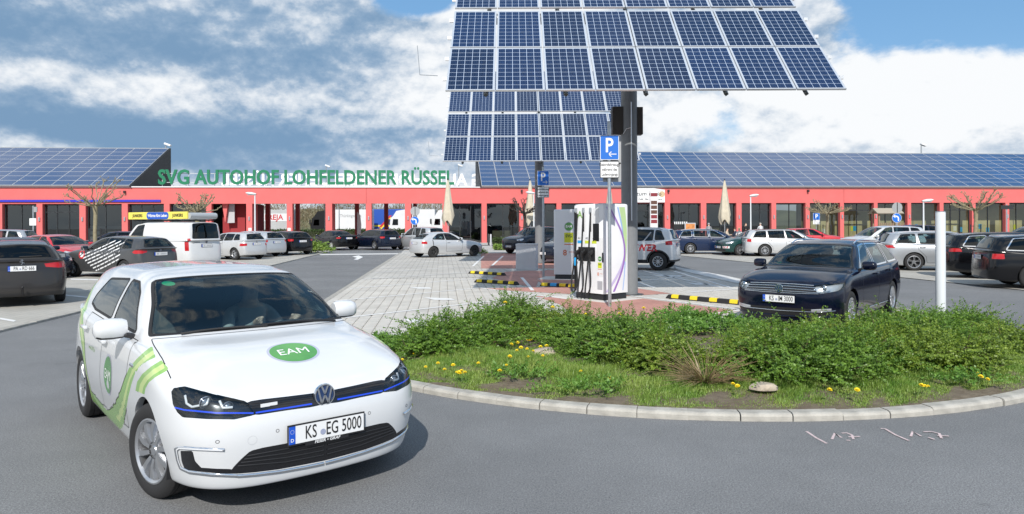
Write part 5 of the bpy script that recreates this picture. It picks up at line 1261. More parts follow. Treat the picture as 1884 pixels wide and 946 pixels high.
def wheel_stop(p, q, label, nb=4, blue=False):
    a, b = Vector(gnd(*p, .03)), Vector(gnd(*q, .03)); L = (b - a).length; ang = math.atan2((b - a).y, (b - a).x); root = empty('wheel_stop', (a.x, a.y, .022), ang, label, 'wheel stop', 'black and yellow wheel stops')
    prof = [(-.075, 0), (-.06, .085), (-.045, .10), (.045, .10), (.06, .085), (.075, 0)]
    m = MB(); st = [(0, .35), (.06, .95), (.10, 1), (L - .10, 1), (L - .06, .95), (L, .35)]; V = [(x, y, z * s) for x, s in st for y, z in prof]; n = 6
    m.add(V, [(i * n + k, i * n + k + 1, (i + 1) * n + k + 1, (i + 1) * n + k) for i in range(5) for k in range(5)] + [tuple(range(6)), tuple(30 + i for i in range(6))]); m.build('block', MATS['stop_black'], root)
    for i in range(nb):
        x = L * (i + .5) / nb; y0 = MB(); w = .10
        P2 = [(y, z) for y, z in prof[1:5]] ; P2 = [(-.072, .02)] + P2 + [(.072, .02)]; V = [(x + s * w + (.03 if k < 2 else -.03) * 0, y * 1.03, z + .003) for s in (-1, 1) for k, (y, z) in enumerate(P2)]; k = len(P2)
        y0.add(V, [(j, j + 1, k + j + 1, k + j) for j in range(k - 1)]); y0.build('yellow_marking', MATS['tag_blue' if blue and i == 1 else 'stop_yellow'], root)
wheel_stop((864, 503), (929, 507), 'black and yellow wheel stop farther left beside the grey cabinet'); wheel_stop((875, 519), (953, 524), 'black and yellow wheel stop nearest the pale paving at the left'); wheel_stop((995, 526), (1062, 529), 'wheel stop with a blue marking left of the charging station', 4, True); wheel_stop((1228, 548), (1372, 561), 'long black and yellow wheel stop beside the dark estate car'); wheel_stop((1150, 515.5), (1178, 517.5), 'wheel stop just right of the near mast', 2)
# ------------------------------------------------------------------ service-area building
B0 = 67.7; ZE = on_b(942, 345.5, B0)[1]; ZLN = on_b(942, 374.2, B0)[1]; A = lambda px, B=B0: on_b(px, 400, B)[0]; ZB = .06
def plaster(name, c):
    return mat(name, c, .85, var=.05, vscale=.8, bump=.15, bscale=40)
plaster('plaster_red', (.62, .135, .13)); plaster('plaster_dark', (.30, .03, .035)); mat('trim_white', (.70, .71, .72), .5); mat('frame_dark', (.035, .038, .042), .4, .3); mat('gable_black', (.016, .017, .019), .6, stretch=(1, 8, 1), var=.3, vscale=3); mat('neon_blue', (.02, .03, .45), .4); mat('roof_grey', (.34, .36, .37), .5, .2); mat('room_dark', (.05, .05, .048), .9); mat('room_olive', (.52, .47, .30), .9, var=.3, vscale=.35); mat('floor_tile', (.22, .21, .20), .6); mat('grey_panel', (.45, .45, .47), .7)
glass('shop_glass', (.32, .36, .36), 1.3, 0, .05); glass('shop_glass_light', (.72, .75, .66), 1.1, 0, .04)
BLD = empty('service_building', (0, 0, 0), TH, 'long red rendered service-area building with blue solar roofs across the background', 'building')
aL, aR = A(-160), A(2120); aP0, aP1 = A(442), A(814)
front = [(-12, 4), (67, 78), (146, 157.5), (224, 235), (301.6, 312), (378.5, 389), (453, 464), (527.6, 538), (599, 611), (673, 683.6), (745, 756.5), (814, 826), (886, 895.6), (955.5, 965), (1024, 1033), (1092, 1101), (1158, 1166.5), (1223, 1233), (1289.6, 1299.6), (1355, 1364.5), (1419.5, 1428), (1482.3, 1490), (1545.8, 1552.8), (1608, 1614.7), (1669.8, 1676.4), (1729, 1736), (1788.5, 1795), (1850, 1857), (1911, 1918), (1971, 1978), (2030, 2037)]
def part(name, m, lo, hi, parent=BLD, bev=0.): q = MB(); q.b2(lo, hi, bev=bev); return q.build(name, MATS[m], parent)
for p0, p1 in front:
    deep = 2.0 if p0 in (453, 599, 745) else .55 if not 442 < p0 < 814 else .7
    o = part('pillar', 'plaster_red', (A(p0), B0, ZB - .06), (A(p1), B0 + deep, ZLN))
    c = .5 * (A(p0) + A(p1)); part('wall_lamp', 'steel_grey', (c - .06, B0 - .10, 2.25), (c + .06, B0 - .002, 2.62), o, .02)
joints = [aL, A(674), A(1552.8), aR]
for i in range(3): part('fascia', 'plaster_red', (joints[i] + .015, B0 - .004, ZLN), (joints[i + 1] - .015, B0 + .5, ZE))
part('fascia_joint', 'plaster_dark', (aL, B0 + .03, ZLN + .01), (aR, B0 + .45, ZE - .01))
part('eave_trim', 'trim_white', (aL, B0 - .12, ZE), (aR, B0 + .6, ZE + .09))
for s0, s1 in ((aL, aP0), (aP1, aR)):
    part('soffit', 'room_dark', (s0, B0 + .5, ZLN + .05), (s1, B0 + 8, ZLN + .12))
for px, py in ((229, 354), (960, 352), (1230, 352), (1487, 352)):
    a, z = on_b(px, py, B0 - .15); part('spotlight', 'black_plastic', (a - .08, B0 - .28, z - .08), (a + .08, B0 - .005, z + .14), BLD, .02)
a0, z0 = on_b(0, 368, B0); a1, z1 = on_b(296, 371.5, B0); part('neon_tube', 'neon_blue', (aL, B0 - .14, z1), (a1, B0 - .02, z0))
# glazed bays
def bay(i, p0, p1):
    x0, x1 = A(p0) + .02, A(p1) - .02; y = B0 + .42; light = p0 > 1485; root = MB(); f = .07; n = 3 if i % 2 else 2; dz = 3.05 if (i % 3 == 1) else None
    for u in range(n + 1): xx = x0 + (x1 - x0) * u / n; root.b2((xx - f / 2 if 0 < u < n else (xx if u == 0 else xx - f), y - .05, ZB), (xx + f / 2 if 0 < u < n else (xx + f if u == 0 else xx), y + .05, ZLN - .02))
    root.b2((x0, y - .052, ZLN - .12), (x1, y + .052, ZLN - .015)); root.b2((x0, y - .052, ZB), (x1, y + .052, ZB + .10))
    if dz: root.b2((x0, y - .051, dz), (x1, y + .051, dz + .08))
    w = root.build('window', MATS['frame_dark'], BLD)
    for u in range(n):
        xa, xb = x0 + (x1 - x0) * u / n + f * .5, x0 + (x1 - x0) * (u + 1) / n - f * .5
        for za, zb in (((ZB + .1, dz), (dz + .08, ZLN - .12)) if dz else ((ZB + .1, ZLN - .12),)):
            q = MB(); q.quad((xa, y, za), (xb, y, za), (xb, y, zb), (xa, y, zb)); q.build('pane', MATS['shop_glass_light' if light else 'shop_glass'], w, fix=False)
    if light:
        for k in range(2):
            xa = x0 + (x1 - x0) * random.uniform(.1, .8); za = random.uniform(.4, 1.2); part('poster', random.choice(('plate_white', 'tag_blue', 'sign_white', 'svg_yellow')), (xa, y + .03, za), (xa + .35, y + .045, za + .5), w)
    return w
for i in range(len(front) - 1):
    p0, p1 = front[i][1], front[i + 1][0]
    if 380 < p0 < 810: continue
    bay(i, p0, p1)
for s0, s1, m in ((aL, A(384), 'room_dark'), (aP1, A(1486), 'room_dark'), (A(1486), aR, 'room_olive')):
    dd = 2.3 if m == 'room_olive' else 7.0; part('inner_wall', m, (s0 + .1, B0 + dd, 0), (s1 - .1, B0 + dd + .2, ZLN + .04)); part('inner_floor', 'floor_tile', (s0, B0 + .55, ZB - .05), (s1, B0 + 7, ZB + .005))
    k = s0 + 5 if m == 'room_dark' else s1
    while k < s1 - 5:
        part('counter', random.choice(('room_olive', 'grey_panel', 'room_dark', 'plaster_dark')), (k, B0 + 3.2, ZB + .01), (k + random.uniform(1.5, 3), B0 + 4, random.uniform(1, 2.2))); k += random.uniform(5, 9)
part('side_wall', 'plaster_dark', (A(384), B0 + .6, 0), (A(443), B0 + 8.6, ZE - .05)) if False else None
# passage under the flat roof
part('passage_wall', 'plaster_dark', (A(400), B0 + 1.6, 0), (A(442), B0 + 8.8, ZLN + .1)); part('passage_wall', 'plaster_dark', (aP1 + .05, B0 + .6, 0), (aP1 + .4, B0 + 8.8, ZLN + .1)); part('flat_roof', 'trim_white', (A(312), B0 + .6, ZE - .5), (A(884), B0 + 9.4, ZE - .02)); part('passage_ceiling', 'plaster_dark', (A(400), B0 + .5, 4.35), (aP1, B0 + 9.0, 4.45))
m = MB(); m.prism([(A(405.5), ZLN), (A(416), ZLN), (A(410.8), on_b(410, 411, B0)[1])], B0 + .55, B0 + .9); m.build('wedge_panel', MATS['plaster_red'], BLD); m = MB(); m.prism([(A(416), ZLN), (A(426), ZLN), (A(426), on_b(410, 410, B0)[1]), (A(412), on_b(410, 410.5, B0)[1])], B0 + .95, B0 + 1.1); m.build('wedge_panel', MATS['grey_panel'], BLD)
B1 = 76.9
for p0, p1 in ((488, 496), (543.5, 550.6), (652.7, 660), (706.6, 714), (760, 767)): part('rear_pillar', 'plaster_red', (A(p0, B1), B1, 0), (A(p1, B1), B1 + .5, 4.36))
part('rear_beam', 'plaster_red', (A(442), B1 + .02, 4.36), (aP1, B1 + .48, ZE - .52))
for px in (460, 532): a, z = on_b(px, 423, B0 - .01); part('notice_board', 'plate_white', (a - .14, B0 - .03, z - .18), (a + .14, B0 - .006, z + .18))
# roofs with solar modules
mat('roof_module', (.022, .06, .16), .2, spec=.6, coat=.3, var=.25, vscale=.25); mat('module_rim', (.48, .49, .50), .5)
run = 9.1
def solar_roof(nm, a0, a1, zr, gable, ridge_b):
    L = math.hypot(ridge_b - B0 + .3, zr - ZE - .12); c, s = (ridge_b - B0 + .3) / L, (zr - ZE - .12) / L; rt = MB(); z0 = ZE + .12; b0 = B0 - .3
    rt.prism([(b0, z0 - .02), (ridge_b, zr - .02), (ridge_b, ZE - .3), (B0 + .6, ZE - .3)], a0, a1, 'x'); ro = rt.build('roof', MATS['roof_grey'], BLD)
    n = max(1, int((a1 - a0) / 1.60)); w = (a1 - a0) / n; rows = 9; h = (L - .16) / rows
    fr = MB(); fr.b2((0, 0, .01), (w - .02, h - .02, .045)); gl = MB(); gl.add([(.025, .025, .048), (w - .045, .025, .048), (w - .045, h - .045, .048), (.025, h - .045, .048)], [(0, 1, 2, 3)])
    f_, g_ = fr.build('x', MATS['module_rim']), gl.build('y', MATS['roof_module'], fix=False); fm, gm = f_.data, g_.data; bpy.data.objects.remove(f_); bpy.data.objects.remove(g_); cnt = 0; extra = MB()
    rot = Matrix(((1, 0, 0), (0, c, -s), (0, s, c))).to_4x4()
    for i in range(n):
        for r in range(rows):
            M = Matrix.Translation((a0 + i * w + .015, b0 + c * (.1 + r * h), z0 + s * (.1 + r * h))) @ rot
            if cnt < 300:
                o = bpy.data.objects.new('solar_module', fm); link(o, ro); o.matrix_local = M; q = bpy.data.objects.new('module_glass', gm); COL.objects.link(q); q.parent = ro; q.matrix_local = M; cnt += 1
            else: extra.add([M @ Vector(v) for v in fr.v], fr.f, 0); extra.add([M @ Vector(v) for v in gl.v], gl.f, 1)
    if extra.v: extra.build('solar_module', [MATS['module_rim'], MATS['roof_module']], ro, kind='stuff', fix=False)
    for a, sg in gable:
        m = MB(); m.prism([(b0 - .02, z0 - .03), (ridge_b + .3, zr + .10), (ridge_b + .3, ZE - .2), (B0 + .6, ZE - .2)], a, a + sg * .12, 'x'); m.build('gable_wall', MATS['gable_black'], BLD)
    m = MB(); m.b2((a0, ridge_b, zr - .05), (a1, ridge_b + .25, zr + .08)); m.build('ridge_cap', MATS['roof_grey'], ro)
rb = B0 + run
zl_, zr_ = on_b(312, 274, rb)[1], on_b(1500, 282, rb)[1]
aG = A(240)
solar_roof('l', aL, aG, zl_, [(aG + .01, 1)], rb); solar_roof('r', A(886), aR, zr_, [(A(886) - .01, -1)], rb)
# lamps on the ridge
for px, py, b in ((305, 268, rb + 1), (1695, 268, rb + 4), (600, 307, rb + 20), (844, 306, rb + 20)):
    a, z = on_b(px, py, b); X, Y = site(a, b); r = empty('floodlight', (X, Y, 0), TH, {305: 'white floodlight above the left solar roof', 1695: 'floodlight mast above the right solar roof', 600: 'slim floodlight mast behind the green lettering', 844: 'slim floodlight mast behind the last letters'}[px], 'floodlight', 'floodlights behind the building')
    m = MB(); m.tube([(0, 0, 0), (0, 0, z)], .07, 6); m.build('mast', MATS['steel_grey'], r); m = MB(); m.box((.2 if px < 1000 else .25, 0, z + .1), (.7, .4, .22), Matrix.Rotation(.35, 3, 'Y'), bev=.05); m.build('lamp_head', MATS['trim_white'], r)
# lettering on the roof
mat('letter_green', (.002, .16, .072), .5); mat('letter_white', (.78, .79, .80), .5); mat('letter_rail', (.5, .52, .54), .5)
def letters(root, body, a0, a1, z0, z1, b, m, mirror=False, name='letter'):
    V, F = text_mesh(body, 1, 1, .12, .025); V = np.array(V); x0, x1 = V[:, 0].min(), V[:, 0].max(); cap = [v for v in V[:, 2]]; Vs, _ = text_mesh('H', 1, 1, 0, .012); Vs = np.array(Vs); lo, hi = Vs[:, 2].min(), Vs[:, 2].max()
    V[:, 0] = a0 + (V[:, 0] - x0) / (x1 - x0) * (a1 - a0); 
    if mirror: V[:, 0] = a0 + a1 - V[:, 0]
    V[:, 2] = z0 + (V[:, 2] - lo) / (hi - lo) * (z1 - z0); V[:, 1] = b + V[:, 1] * 1.5
    par = list(range(len(V)))
    def fd(i):
        while par[i] != i: par[i] = par[par[i]]; i = par[i]
        return i
    for f in F:
        for q in f[1:]: par[fd(q)] = fd(f[0])
    G = {}
    for f in F: G.setdefault(fd(f[0]), []).append(f)
    isl = sorted(([min(V[i][0] for f in fs for i in f), max(V[i][0] for f in fs for i in f), fs] for fs in G.values()), key=lambda t: t[0]); out = []
    for i0, i1, fs in isl:
        if out and i0 < out[-1][1] - .06 and (i1 - i0) < .35 * 1.2: out[-1][2] += fs; out[-1][1] = max(out[-1][1], i1)
        else: out.append([i0, i1, list(fs)])
    for i0, i1, fs in out:
        u = sorted({i for f in fs for i in f}); mp = {k: n for n, k in enumerate(u)}; mesh_obj(name, V[u], [tuple(mp[i] for i in f) for f in fs], m, root)
SGN = empty('roof_lettering', (0, 0, 0), TH, 'large green letters SVG AUTOHOF LOHFELDENER RÜSSEL standing on the roof edge', 'lettering'); zt, zb_ = on_b(560, 313.5, B0 + .4)[1], on_b(560, 339.5, B0 + .4)[1]
letters(SGN, 'SVG AUTOHOF LOHFELDENER RÜSSEL', A(291.5, B0 + .3), A(836, B0 + .3), zb_, zt, B0 + .3, MATS['letter_green'])
m = MB()
for z in (zb_ + .15, zt - .35): m.b2((A(293), B0 + .42, z), (A(833), B0 + .46, z + .05))
m.build('rail', MATS['letter_rail'], SGN)
for k in range(12): m = MB(); a = A(295 + k * 48.5); m.b2((a, B0 + .42, ZE), (a + .05, B0 + .47, zt - .3)); m.build('strut', MATS['letter_rail'], SGN)
SG2 = empty('roof_lettering', (0, 0, 0), TH, 'white letters seen from behind in mirror writing on the far roof edge', 'lettering'); B2 = B1 + .3
letters(SG2, 'SVG AUTOHOF LOHFELDENER RÜSSEL', A(408, B2), A(918, B2), on_b(600, 341, B2)[1] , on_b(600, 319.5, B2)[1], B2, MATS['letter_white'], True)
m = MB(); m.b2((A(410, B2), B2 - .3, ZE + .25), (A(915, B2), B2 - .26, ZE + .32)); m.build('rail', MATS['letter_white'], SG2)
for k in range(14): m = MB(); a = A(412 + k * 38, B2); m.b2((a, B2 - .3, ZE - .05), (a + .07, B2 - .25, ZE + 1.0)); m.build('strut', MATS['letter_white'], SG2)
# cafe sign and menu totem
a0, z0 = on_b(1169, 372.5, B0 - .1); a1, z1 = on_b(1223, 346.5, B0 - .1); CS = empty('cafe_sign', (0, 0, 0), TH, 'white cafe sign board on the red fascia beside the mast', 'sign'); m = MB(); m.prism([(a0, z0), (a1, z0), (a1, z1 - .15), (a0 + (a1 - a0) * .6, z1 + .02), (a0, z1)], B0 - .12, B0 - .01); m.build('board', MATS['plate_white'], CS)
h = z1 - z0
for t, fx_, fz_, sz, sx in (('zum r', .27, .60, .55, 1.15), ('do', .78, .58, .5, 1.1), ('Café - Bar - Restaurant', .5, .22, .24, 1.05)): V, F = text_mesh(t, sz, sx, 0, .004, shear=.15 if len(t) < 9 else 0); mesh_obj('lettering', put(V, (a0 + (a1 - a0) * fx_, B0 - .125, z0 + h * fz_), (1, 0, 0), (0, 0, 1)), F, MATS['plate_ink'], CS)
m = MB(); m.lathe([(.0, 0), (.3, 0)], 18, 'y', (a0 + (a1 - a0) * .9, B0 - .124, z0 + h * .58)); m.build('round_mark', mat('beige_mark', (.52, .40, .24), .6), CS)
BT = 61.0; a0, z1 = on_b(1196.5, 350, BT); a1, z0 = on_b(1210, 350, BT); TT = empty('menu_totem', (0, 0, 0), TH, 'tall white menu pillar with dark food pictures by the red facade', 'sign'); m = MB(); m.b2((a0, BT, 0), (a1, BT + .25, z1), bev=.02); m.build('pillar', MATS['plate_white'], TT); mat('maroon', (.20, .02, .03), .6); mat('food_dark', (.10, .045, .03), .6)
part('header', 'maroon', (a0 + .03, BT - .012, z1 - .55), (a1 - .03, BT - .002, z1 - .25), TT)
for k in range(5): z = z1 - 1.25 - k * .42; part('picture', 'food_dark' if k < 3 else 'maroon', (a0 + .05, BT - .012, z), (a1 - .06, BT - .002, z + .32), TT)
# closed parasols
def parasol(px, top, bot, label, B=60.5, s=1.):
    a, z1 = on_b(px, top, B); X, Y = site(a, B); r = empty('parasol', (X, Y, ZB), random.uniform(0, 6), label, 'parasol', 'closed cream parasols'); H = z1 - ZB; m = MB(); m.tube([(0, 0, 0), (0, 0, H)], .035, 8); m.build('pole', MATS['steel_grey'], r, True)
    V = []; F = []; n = 20; st = [(H - .05, .05), (H - .6, .16), (H - 1.6, .28), (H - 2.6, .40), (H - 3.3, .48), (H - 3.75, .38)]
    for z, q in st:
        for i in range(n): w = 2 * math.pi * i / n; k = q * (1 + .22 * math.sin(5 * w + z) * (q / .4)); V.append((k * math.cos(w) * 1.0, k * math.sin(w) * .8, z - (.25 * math.sin(3 * w) if q > .3 and z < H - 3 else 0)))
    for k in range(len(st) - 1):
        for i in range(n): F.append((k * n + i, k * n + (i + 1) % n, (k + 1) * n + (i + 1) % n, (k + 1) * n + i))
    mesh_obj('canopy', V, F, mat('canvas', (.52, .47, .37), .9, var=.12, vscale=2), r, True); m = MB(); m.lathe([(0, .0), (.45, .0), (.45, .08), (.06, .10)], 16); m.build('base', MATS['grey_panel'], r)
    m = MB(); m.lathe([(.0, H + .10), (.05, H + .06), (.06, H - .05)], 10); m.build('finial', MATS['frame_dark'], r, True)
parasol(824, 330, 430, 'closed cream parasol at the end of the green lettering'); parasol(975, 331, 430, 'closed cream parasol left of the far mast'); parasol(1121, 338, 430, 'closed cream parasol behind the tall parking sign'); parasol(1333, 331, 425, 'closed cream parasol between cafe sign and street lamp')
# ------------------------------------------------------------------ plants of the bed
def leaf_mat(name, c1, c2, sc=1.6, tr=.35):
    m = bpy.data.materials.new(name); MATS[name] = m; m.use_nodes = True; nt = m.node_tree; N = nt.nodes; L = nt.links; N.clear()
    o = N.new('ShaderNodeOutputMaterial'); d = N.new('ShaderNodeBsdfPrincipled'); t = N.new('ShaderNodeBsdfTranslucent'); mx = N.new('ShaderNodeMixShader'); mx.inputs[0].default_value = tr
    tc = N.new('ShaderNodeTexCoord'); n = N.new('ShaderNodeTexNoise'); n.inputs['Scale'].default_value = sc; n.inputs['Detail'].default_value = 8; n.inputs['Roughness'].default_value = .75; L.new(tc.outputs['Object'], n.inputs['Vector'])
    r = N.new('ShaderNodeMapRange'); L.new(n.outputs[0], r.inputs[0]); r.inputs[1].default_value = .32; r.inputs[2].default_value = .68
    c = N.new('ShaderNodeMix'); c.data_type = 'RGBA'; L.new(r.outputs[0], c.inputs[0]); c.inputs[6].default_value = (*c1, 1); c.inputs[7].default_value = (*c2, 1)
    L.new(c.outputs[2], d.inputs['Base Color']); L.new(c.outputs[2], t.inputs[0]); d.inputs['Roughness'].default_value = .45
    L.new(d.outputs[0], mx.inputs[1]); L.new(t.outputs[0], mx.inputs[2]); L.new(mx.outputs[0], o.inputs[0]); return m
leaf_mat('shrub_leaf', (.030, .092, .015), (.25, .42, .055), 9); leaf_mat('shrub_leaf_2', (.042, .11, .015), (.34, .45, .06), 9); leaf_mat('grass_blade', (.12, .28, .03), (.38, .46, .12), 3); leaf_mat('herb_leaf', (.08, .20, .03), (.22, .40, .07), 6); leaf_mat('straw', (.30, .22, .11), (.42, .33, .19), 6)
mat('twig', (.10, .065, .04), .9); mat('dandelion_yellow', (.80, .62, .01), .6); mat('dandelion_stem', (.16, .26, .08), .6); mat('boulder', (.40, .34, .27), .9, var=.25, vscale=9, bump=.6, bscale=25)
def unit(v): return v / (np.linalg.norm(v, axis=-1, keepdims=True) + 1e-9)
def sprays(n, rx, ry, h, per, lmin, lmax, leaf, up=.55, seed=0, flat=.75):
    """arching twigs set over a low mound, small leaves in two ranks along each; returns leaf quads and twig lines"""
    g = np.random.default_rng(seed); th = g.uniform(0, 2 * np.pi, n); rr = np.sqrt(g.uniform(0, 1, n)) * .98
    lump = 1 + .26 * np.sin(3 * th + seed) + .18 * np.sin(7 * th + 2 * seed); rr2 = rr * lump
    hz = h * np.sqrt(np.clip(1 - (rr * .97)**2, 0, 1)) * (.74 + .40 * np.sin(4 * th + 6 * rr + seed) * np.sin(2 * th + 3 * seed + 4 * rr))
    depth = g.uniform(.35, 1.0, n)**.6
    base = np.stack([rx * rr2 * np.cos(th), ry * rr2 * np.sin(th), hz * depth * .93], 1)
    out = np.stack([np.cos(th) * rr, np.sin(th) * rr, np.full(n, up)], 1) + g.normal(0, .45, (n, 3)); out[:, 2] = np.abs(out[:, 2]) * .8 + .05; d = unit(out)
    L = g.uniform(lmin, lmax, n); t = (np.arange(per) + .5) / per
    P = base[:, None] + d[:, None] * (L[:, None] * t)[..., None]; P[..., 2] -= (t**2)[None] * L[:, None] * .28
    P = P.reshape(-1, 3); D = np.repeat(d, per, 0); sd = unit(np.cross(D, np.array([0, 0, 1.]) + g.normal(0, .35, D.shape))) * np.where(np.arange(len(P)) % 2, 1, -1)[:, None]
    ax = unit(D * .55 + sd * .8 + g.normal(0, .25, D.shape)); nrm = unit(np.cross(ax, np.cross(D, sd)) + g.normal(0, .5, D.shape)); wd = unit(np.cross(ax, nrm))
    s = leaf * g.uniform(.6, 1.35, (len(P), 1)); q = np.stack([P, P + ax * s * .5 + wd * s * .30, P + ax * s, P + ax * s * .5 - wd * s * .30], 1)
    q[..., 2] = np.maximum(q[..., 2], .0)
    return q, base, base + d * L[:, None]
SHR = [(800, 648, .50, .45, .40, 0), (862, 640, .75, .60, .45, 0), (945, 622, .80, .62, .64, 0), (1030, 628, .55, .5, .44, 1), (1072, 648, .58, .5, .50, 0), (1148, 668, .74, .58, .53, 0), (1216, 680, .44, .40, .40, 1), (1165, 628, .45, .35, .32, 0),
       (1388, 686, .46, .42, .42, 1), (1446, 700, .70, .55, .57, 0), (1425, 655, .55, .45, .36, 0), (1545, 690, .78, .58, .56, 0), (1520, 645, .55, .4, .36, 1), (1640, 678, .74, .58, .50, 1), (1622, 628, .62, .45, .36, 0), (1715, 640, .60, .5, .36, 0), (1755, 675, .58, .5, .38, 1), (1770, 610, .66, .5, .30, 0), (1850, 640, .60, .5, .32, 1), (1690, 608, .5, .4, .26, 0)]
where = ['at the left end of the bed beside the pale paving', 'second from the left end of the bed, broad and low', 'tallest of the left group, in front of the grey paving', 'small, just left of the pale stone in the bed', 'left of the parking sign pole, above the pale stone', 'broad, at the foot of the parking sign pole', 'right of the parking sign pole beside the dry straw', 'small, behind the parking sign pole foot',
         'right beside the clump of dry straw', 'broad, behind the low boulder near the kerb', 'in front of the dark estate car number plate', 'largest at the middle right, below the dark estate car wheel', 'small, under the front wheel of the dark estate car', 'in front of the white post, to its left', 'behind, between the dark estate car and white post', 'at the foot of the white post', 'right of the white post, nearest the kerb', 'behind the white post at the far edge of the bed', 'at the right edge of the picture', 'small, left of the white post beside the lane']
for i, (px, py, rx, ry, h, k) in enumerate(SHR):
    X, Y = gnd(px, py, .18); X *= 1 + ry * .55 / Y; Y += ry * .55; a, b = to_site(X, Y); rx *= .86; ry *= .84; root = empty('shrub', (X, Y, bed_h(a, b) - .02), random.uniform(0, .4), 'low dark evergreen shrub ' + where[i], 'shrub', 'low shrubs in the planted bed')
    q, b0, b1 = sprays(int(720 * rx * ry / .4) + 200, rx * .92, ry * .92, h * .92, 22, .14, .30, .030, seed=i + 3)
    q2, _, _ = sprays(int(150 * rx / .6), rx * .95, ry * .95, h * 1.0, 30, .28, .56, .027, up=.75, seed=i + 50)
    fast_quads('foliage', np.concatenate([q, q2]), MATS['shrub_leaf' if k == 0 else 'shrub_leaf_2'], root)
    m = MB(); g = np.random.default_rng(i)
    for j in range(0, len(b0), 24): m.tube([(b0[j][0] * .25, b0[j][1] * .25, 0), (b0[j] * (.7, .7, .8)).tolist(), b0[j].tolist(), b1[j].tolist()], [.010, .007, .005, .002], 4, False)
    m.build('stems', MATS['twig'], root, fix=False, kind='stuff')
# light green herb clump and loose ground cover
def herb(px, py, rx, ry, h, n, label, m='herb_leaf', leaf=.04):
    X, Y = gnd(px, py, .15); root = empty('herb_clump', (X, Y, .14), 0, label, 'plant', 'broad-leaved herbs in the bed'); q, b0, b1 = sprays(n, rx, ry, h, 12, .10, .22, leaf, up=1.2, seed=int(px)); fast_quads('foliage', q, MATS[m], root)
    s = MB()
    for j in range(0, len(b0), 10): s.tube([(b0[j][0], b0[j][1], 0), b0[j].tolist(), b1[j].tolist()], [.005, .004, .002], 4, False)
    s.build('stems', MATS['dandelion_stem'], root, fix=False, kind='stuff')
herb(1300, 615, .85, .45, .34, 700, 'bright green leafy herbs behind the shrubs beside the red paving')
herb(1250, 600, .5, .35, .30, 300, 'bright green leafy herbs right behind the parking sign pole')
herb(735, 640, .55, .3, .14, 240, 'low green weeds along the paving beside the white car')
herb(955, 690, .34, .16, .06, 50, 'low weeds with dandelions in front of the pale stone', leaf=.035)
herb(1080, 715, .34, .16, .06, 50, 'low weeds in the grass left of the yellowish shrub', leaf=.035)
herb(1790, 700, .34, .16, .06, 50, 'low weeds in the grass at the right, near the kerb', leaf=.035)
# straw
X, Y = gnd(1298, 700, .15); root = empty('dry_grass_clump', (X, Y, .13), 0, 'clump of dry straw-coloured stalks between the shrubs', 'dry grass'); g = np.random.default_rng(3); m = MB()
for j in range(260):
    a = g.uniform(0, 6.28); r0 = g.uniform(0, .12); L = g.uniform(.22, .6); d = np.array([math.cos(a), math.sin(a) * .8 - .3, g.uniform(.2, 1.1)]); d /= np.linalg.norm(d); p0 = np.array([r0 * math.cos(a), r0 * math.sin(a), 0])
    m.tube([p0, p0 + d * L * .5, p0 + d * L + np.array([0, 0, -.12 * L])], [.004, .003, .0015], 3, False)
m.build('stalks', MATS['straw'], root, fix=False, kind='stuff')
# grass: blades over the front of the bed, thinner and drier beside the kerb
N = 900000; g = RNG; aa = g.uniform(CEN[0] - CR, CEN[0] + CR, N); bb = g.uniform(CEN[1] - CR, CEN[1], N); d = CR - .15 - np.hypot(aa - CEN[0], bb - CEN[1]); ok = (d > .01) & (d < 1.9) & (aa > -1.6) & (aa < 8.3) & (bb < 10.45 + (aa - IA) * .075 - .03)
dens = .62 + .38 * np.sin(2.7 * aa + 1.1 * np.sin(3.1 * bb)) * np.sin(2.3 * bb + .8 * aa); ok &= g.uniform(0, 1, N) < np.clip(dens + .4, .55, 1) * np.clip(d / .12 + .3, 0, 1); aa, bb, d = aa[ok], bb[ok], d[ok]; N = len(aa); print('grass', N)
X = aa * E1[0] + bb * E2[0]; Y = aa * E1[1] + bb * E2[1]; Z = .062 + .115 * np.clip(d / 1.4, 0, 1) - .012; P = np.stack([X, Y, Z], 1)
hh = g.uniform(.025, .085, N) * np.clip(.35 + d * 1.1, .35, 1.25) * (1 + .5 * np.sin(5 * aa) * np.cos(4.1 * bb)); an = g.uniform(0, 6.28, N); lean = g.uniform(.1, .9, N)
dr = np.stack([np.cos(an) * lean, np.sin(an) * lean, np.ones(N)], 1); dr = unit(dr) * hh[:, None]; sw = np.stack([-np.sin(an), np.cos(an), np.zeros(N)], 1) * g.uniform(.0022, .0055, (N, 1))
fast_quads('grass', np.stack([P - sw, P + sw, P + dr * .6 + sw * .6, P + dr + np.array([0, 0, -.008])], 1), MATS['grass_blade'], kind='stuff'); tag(bpy.data.objects['grass'], 'short green grass and weeds between the kerb and shrubs', 'grass')
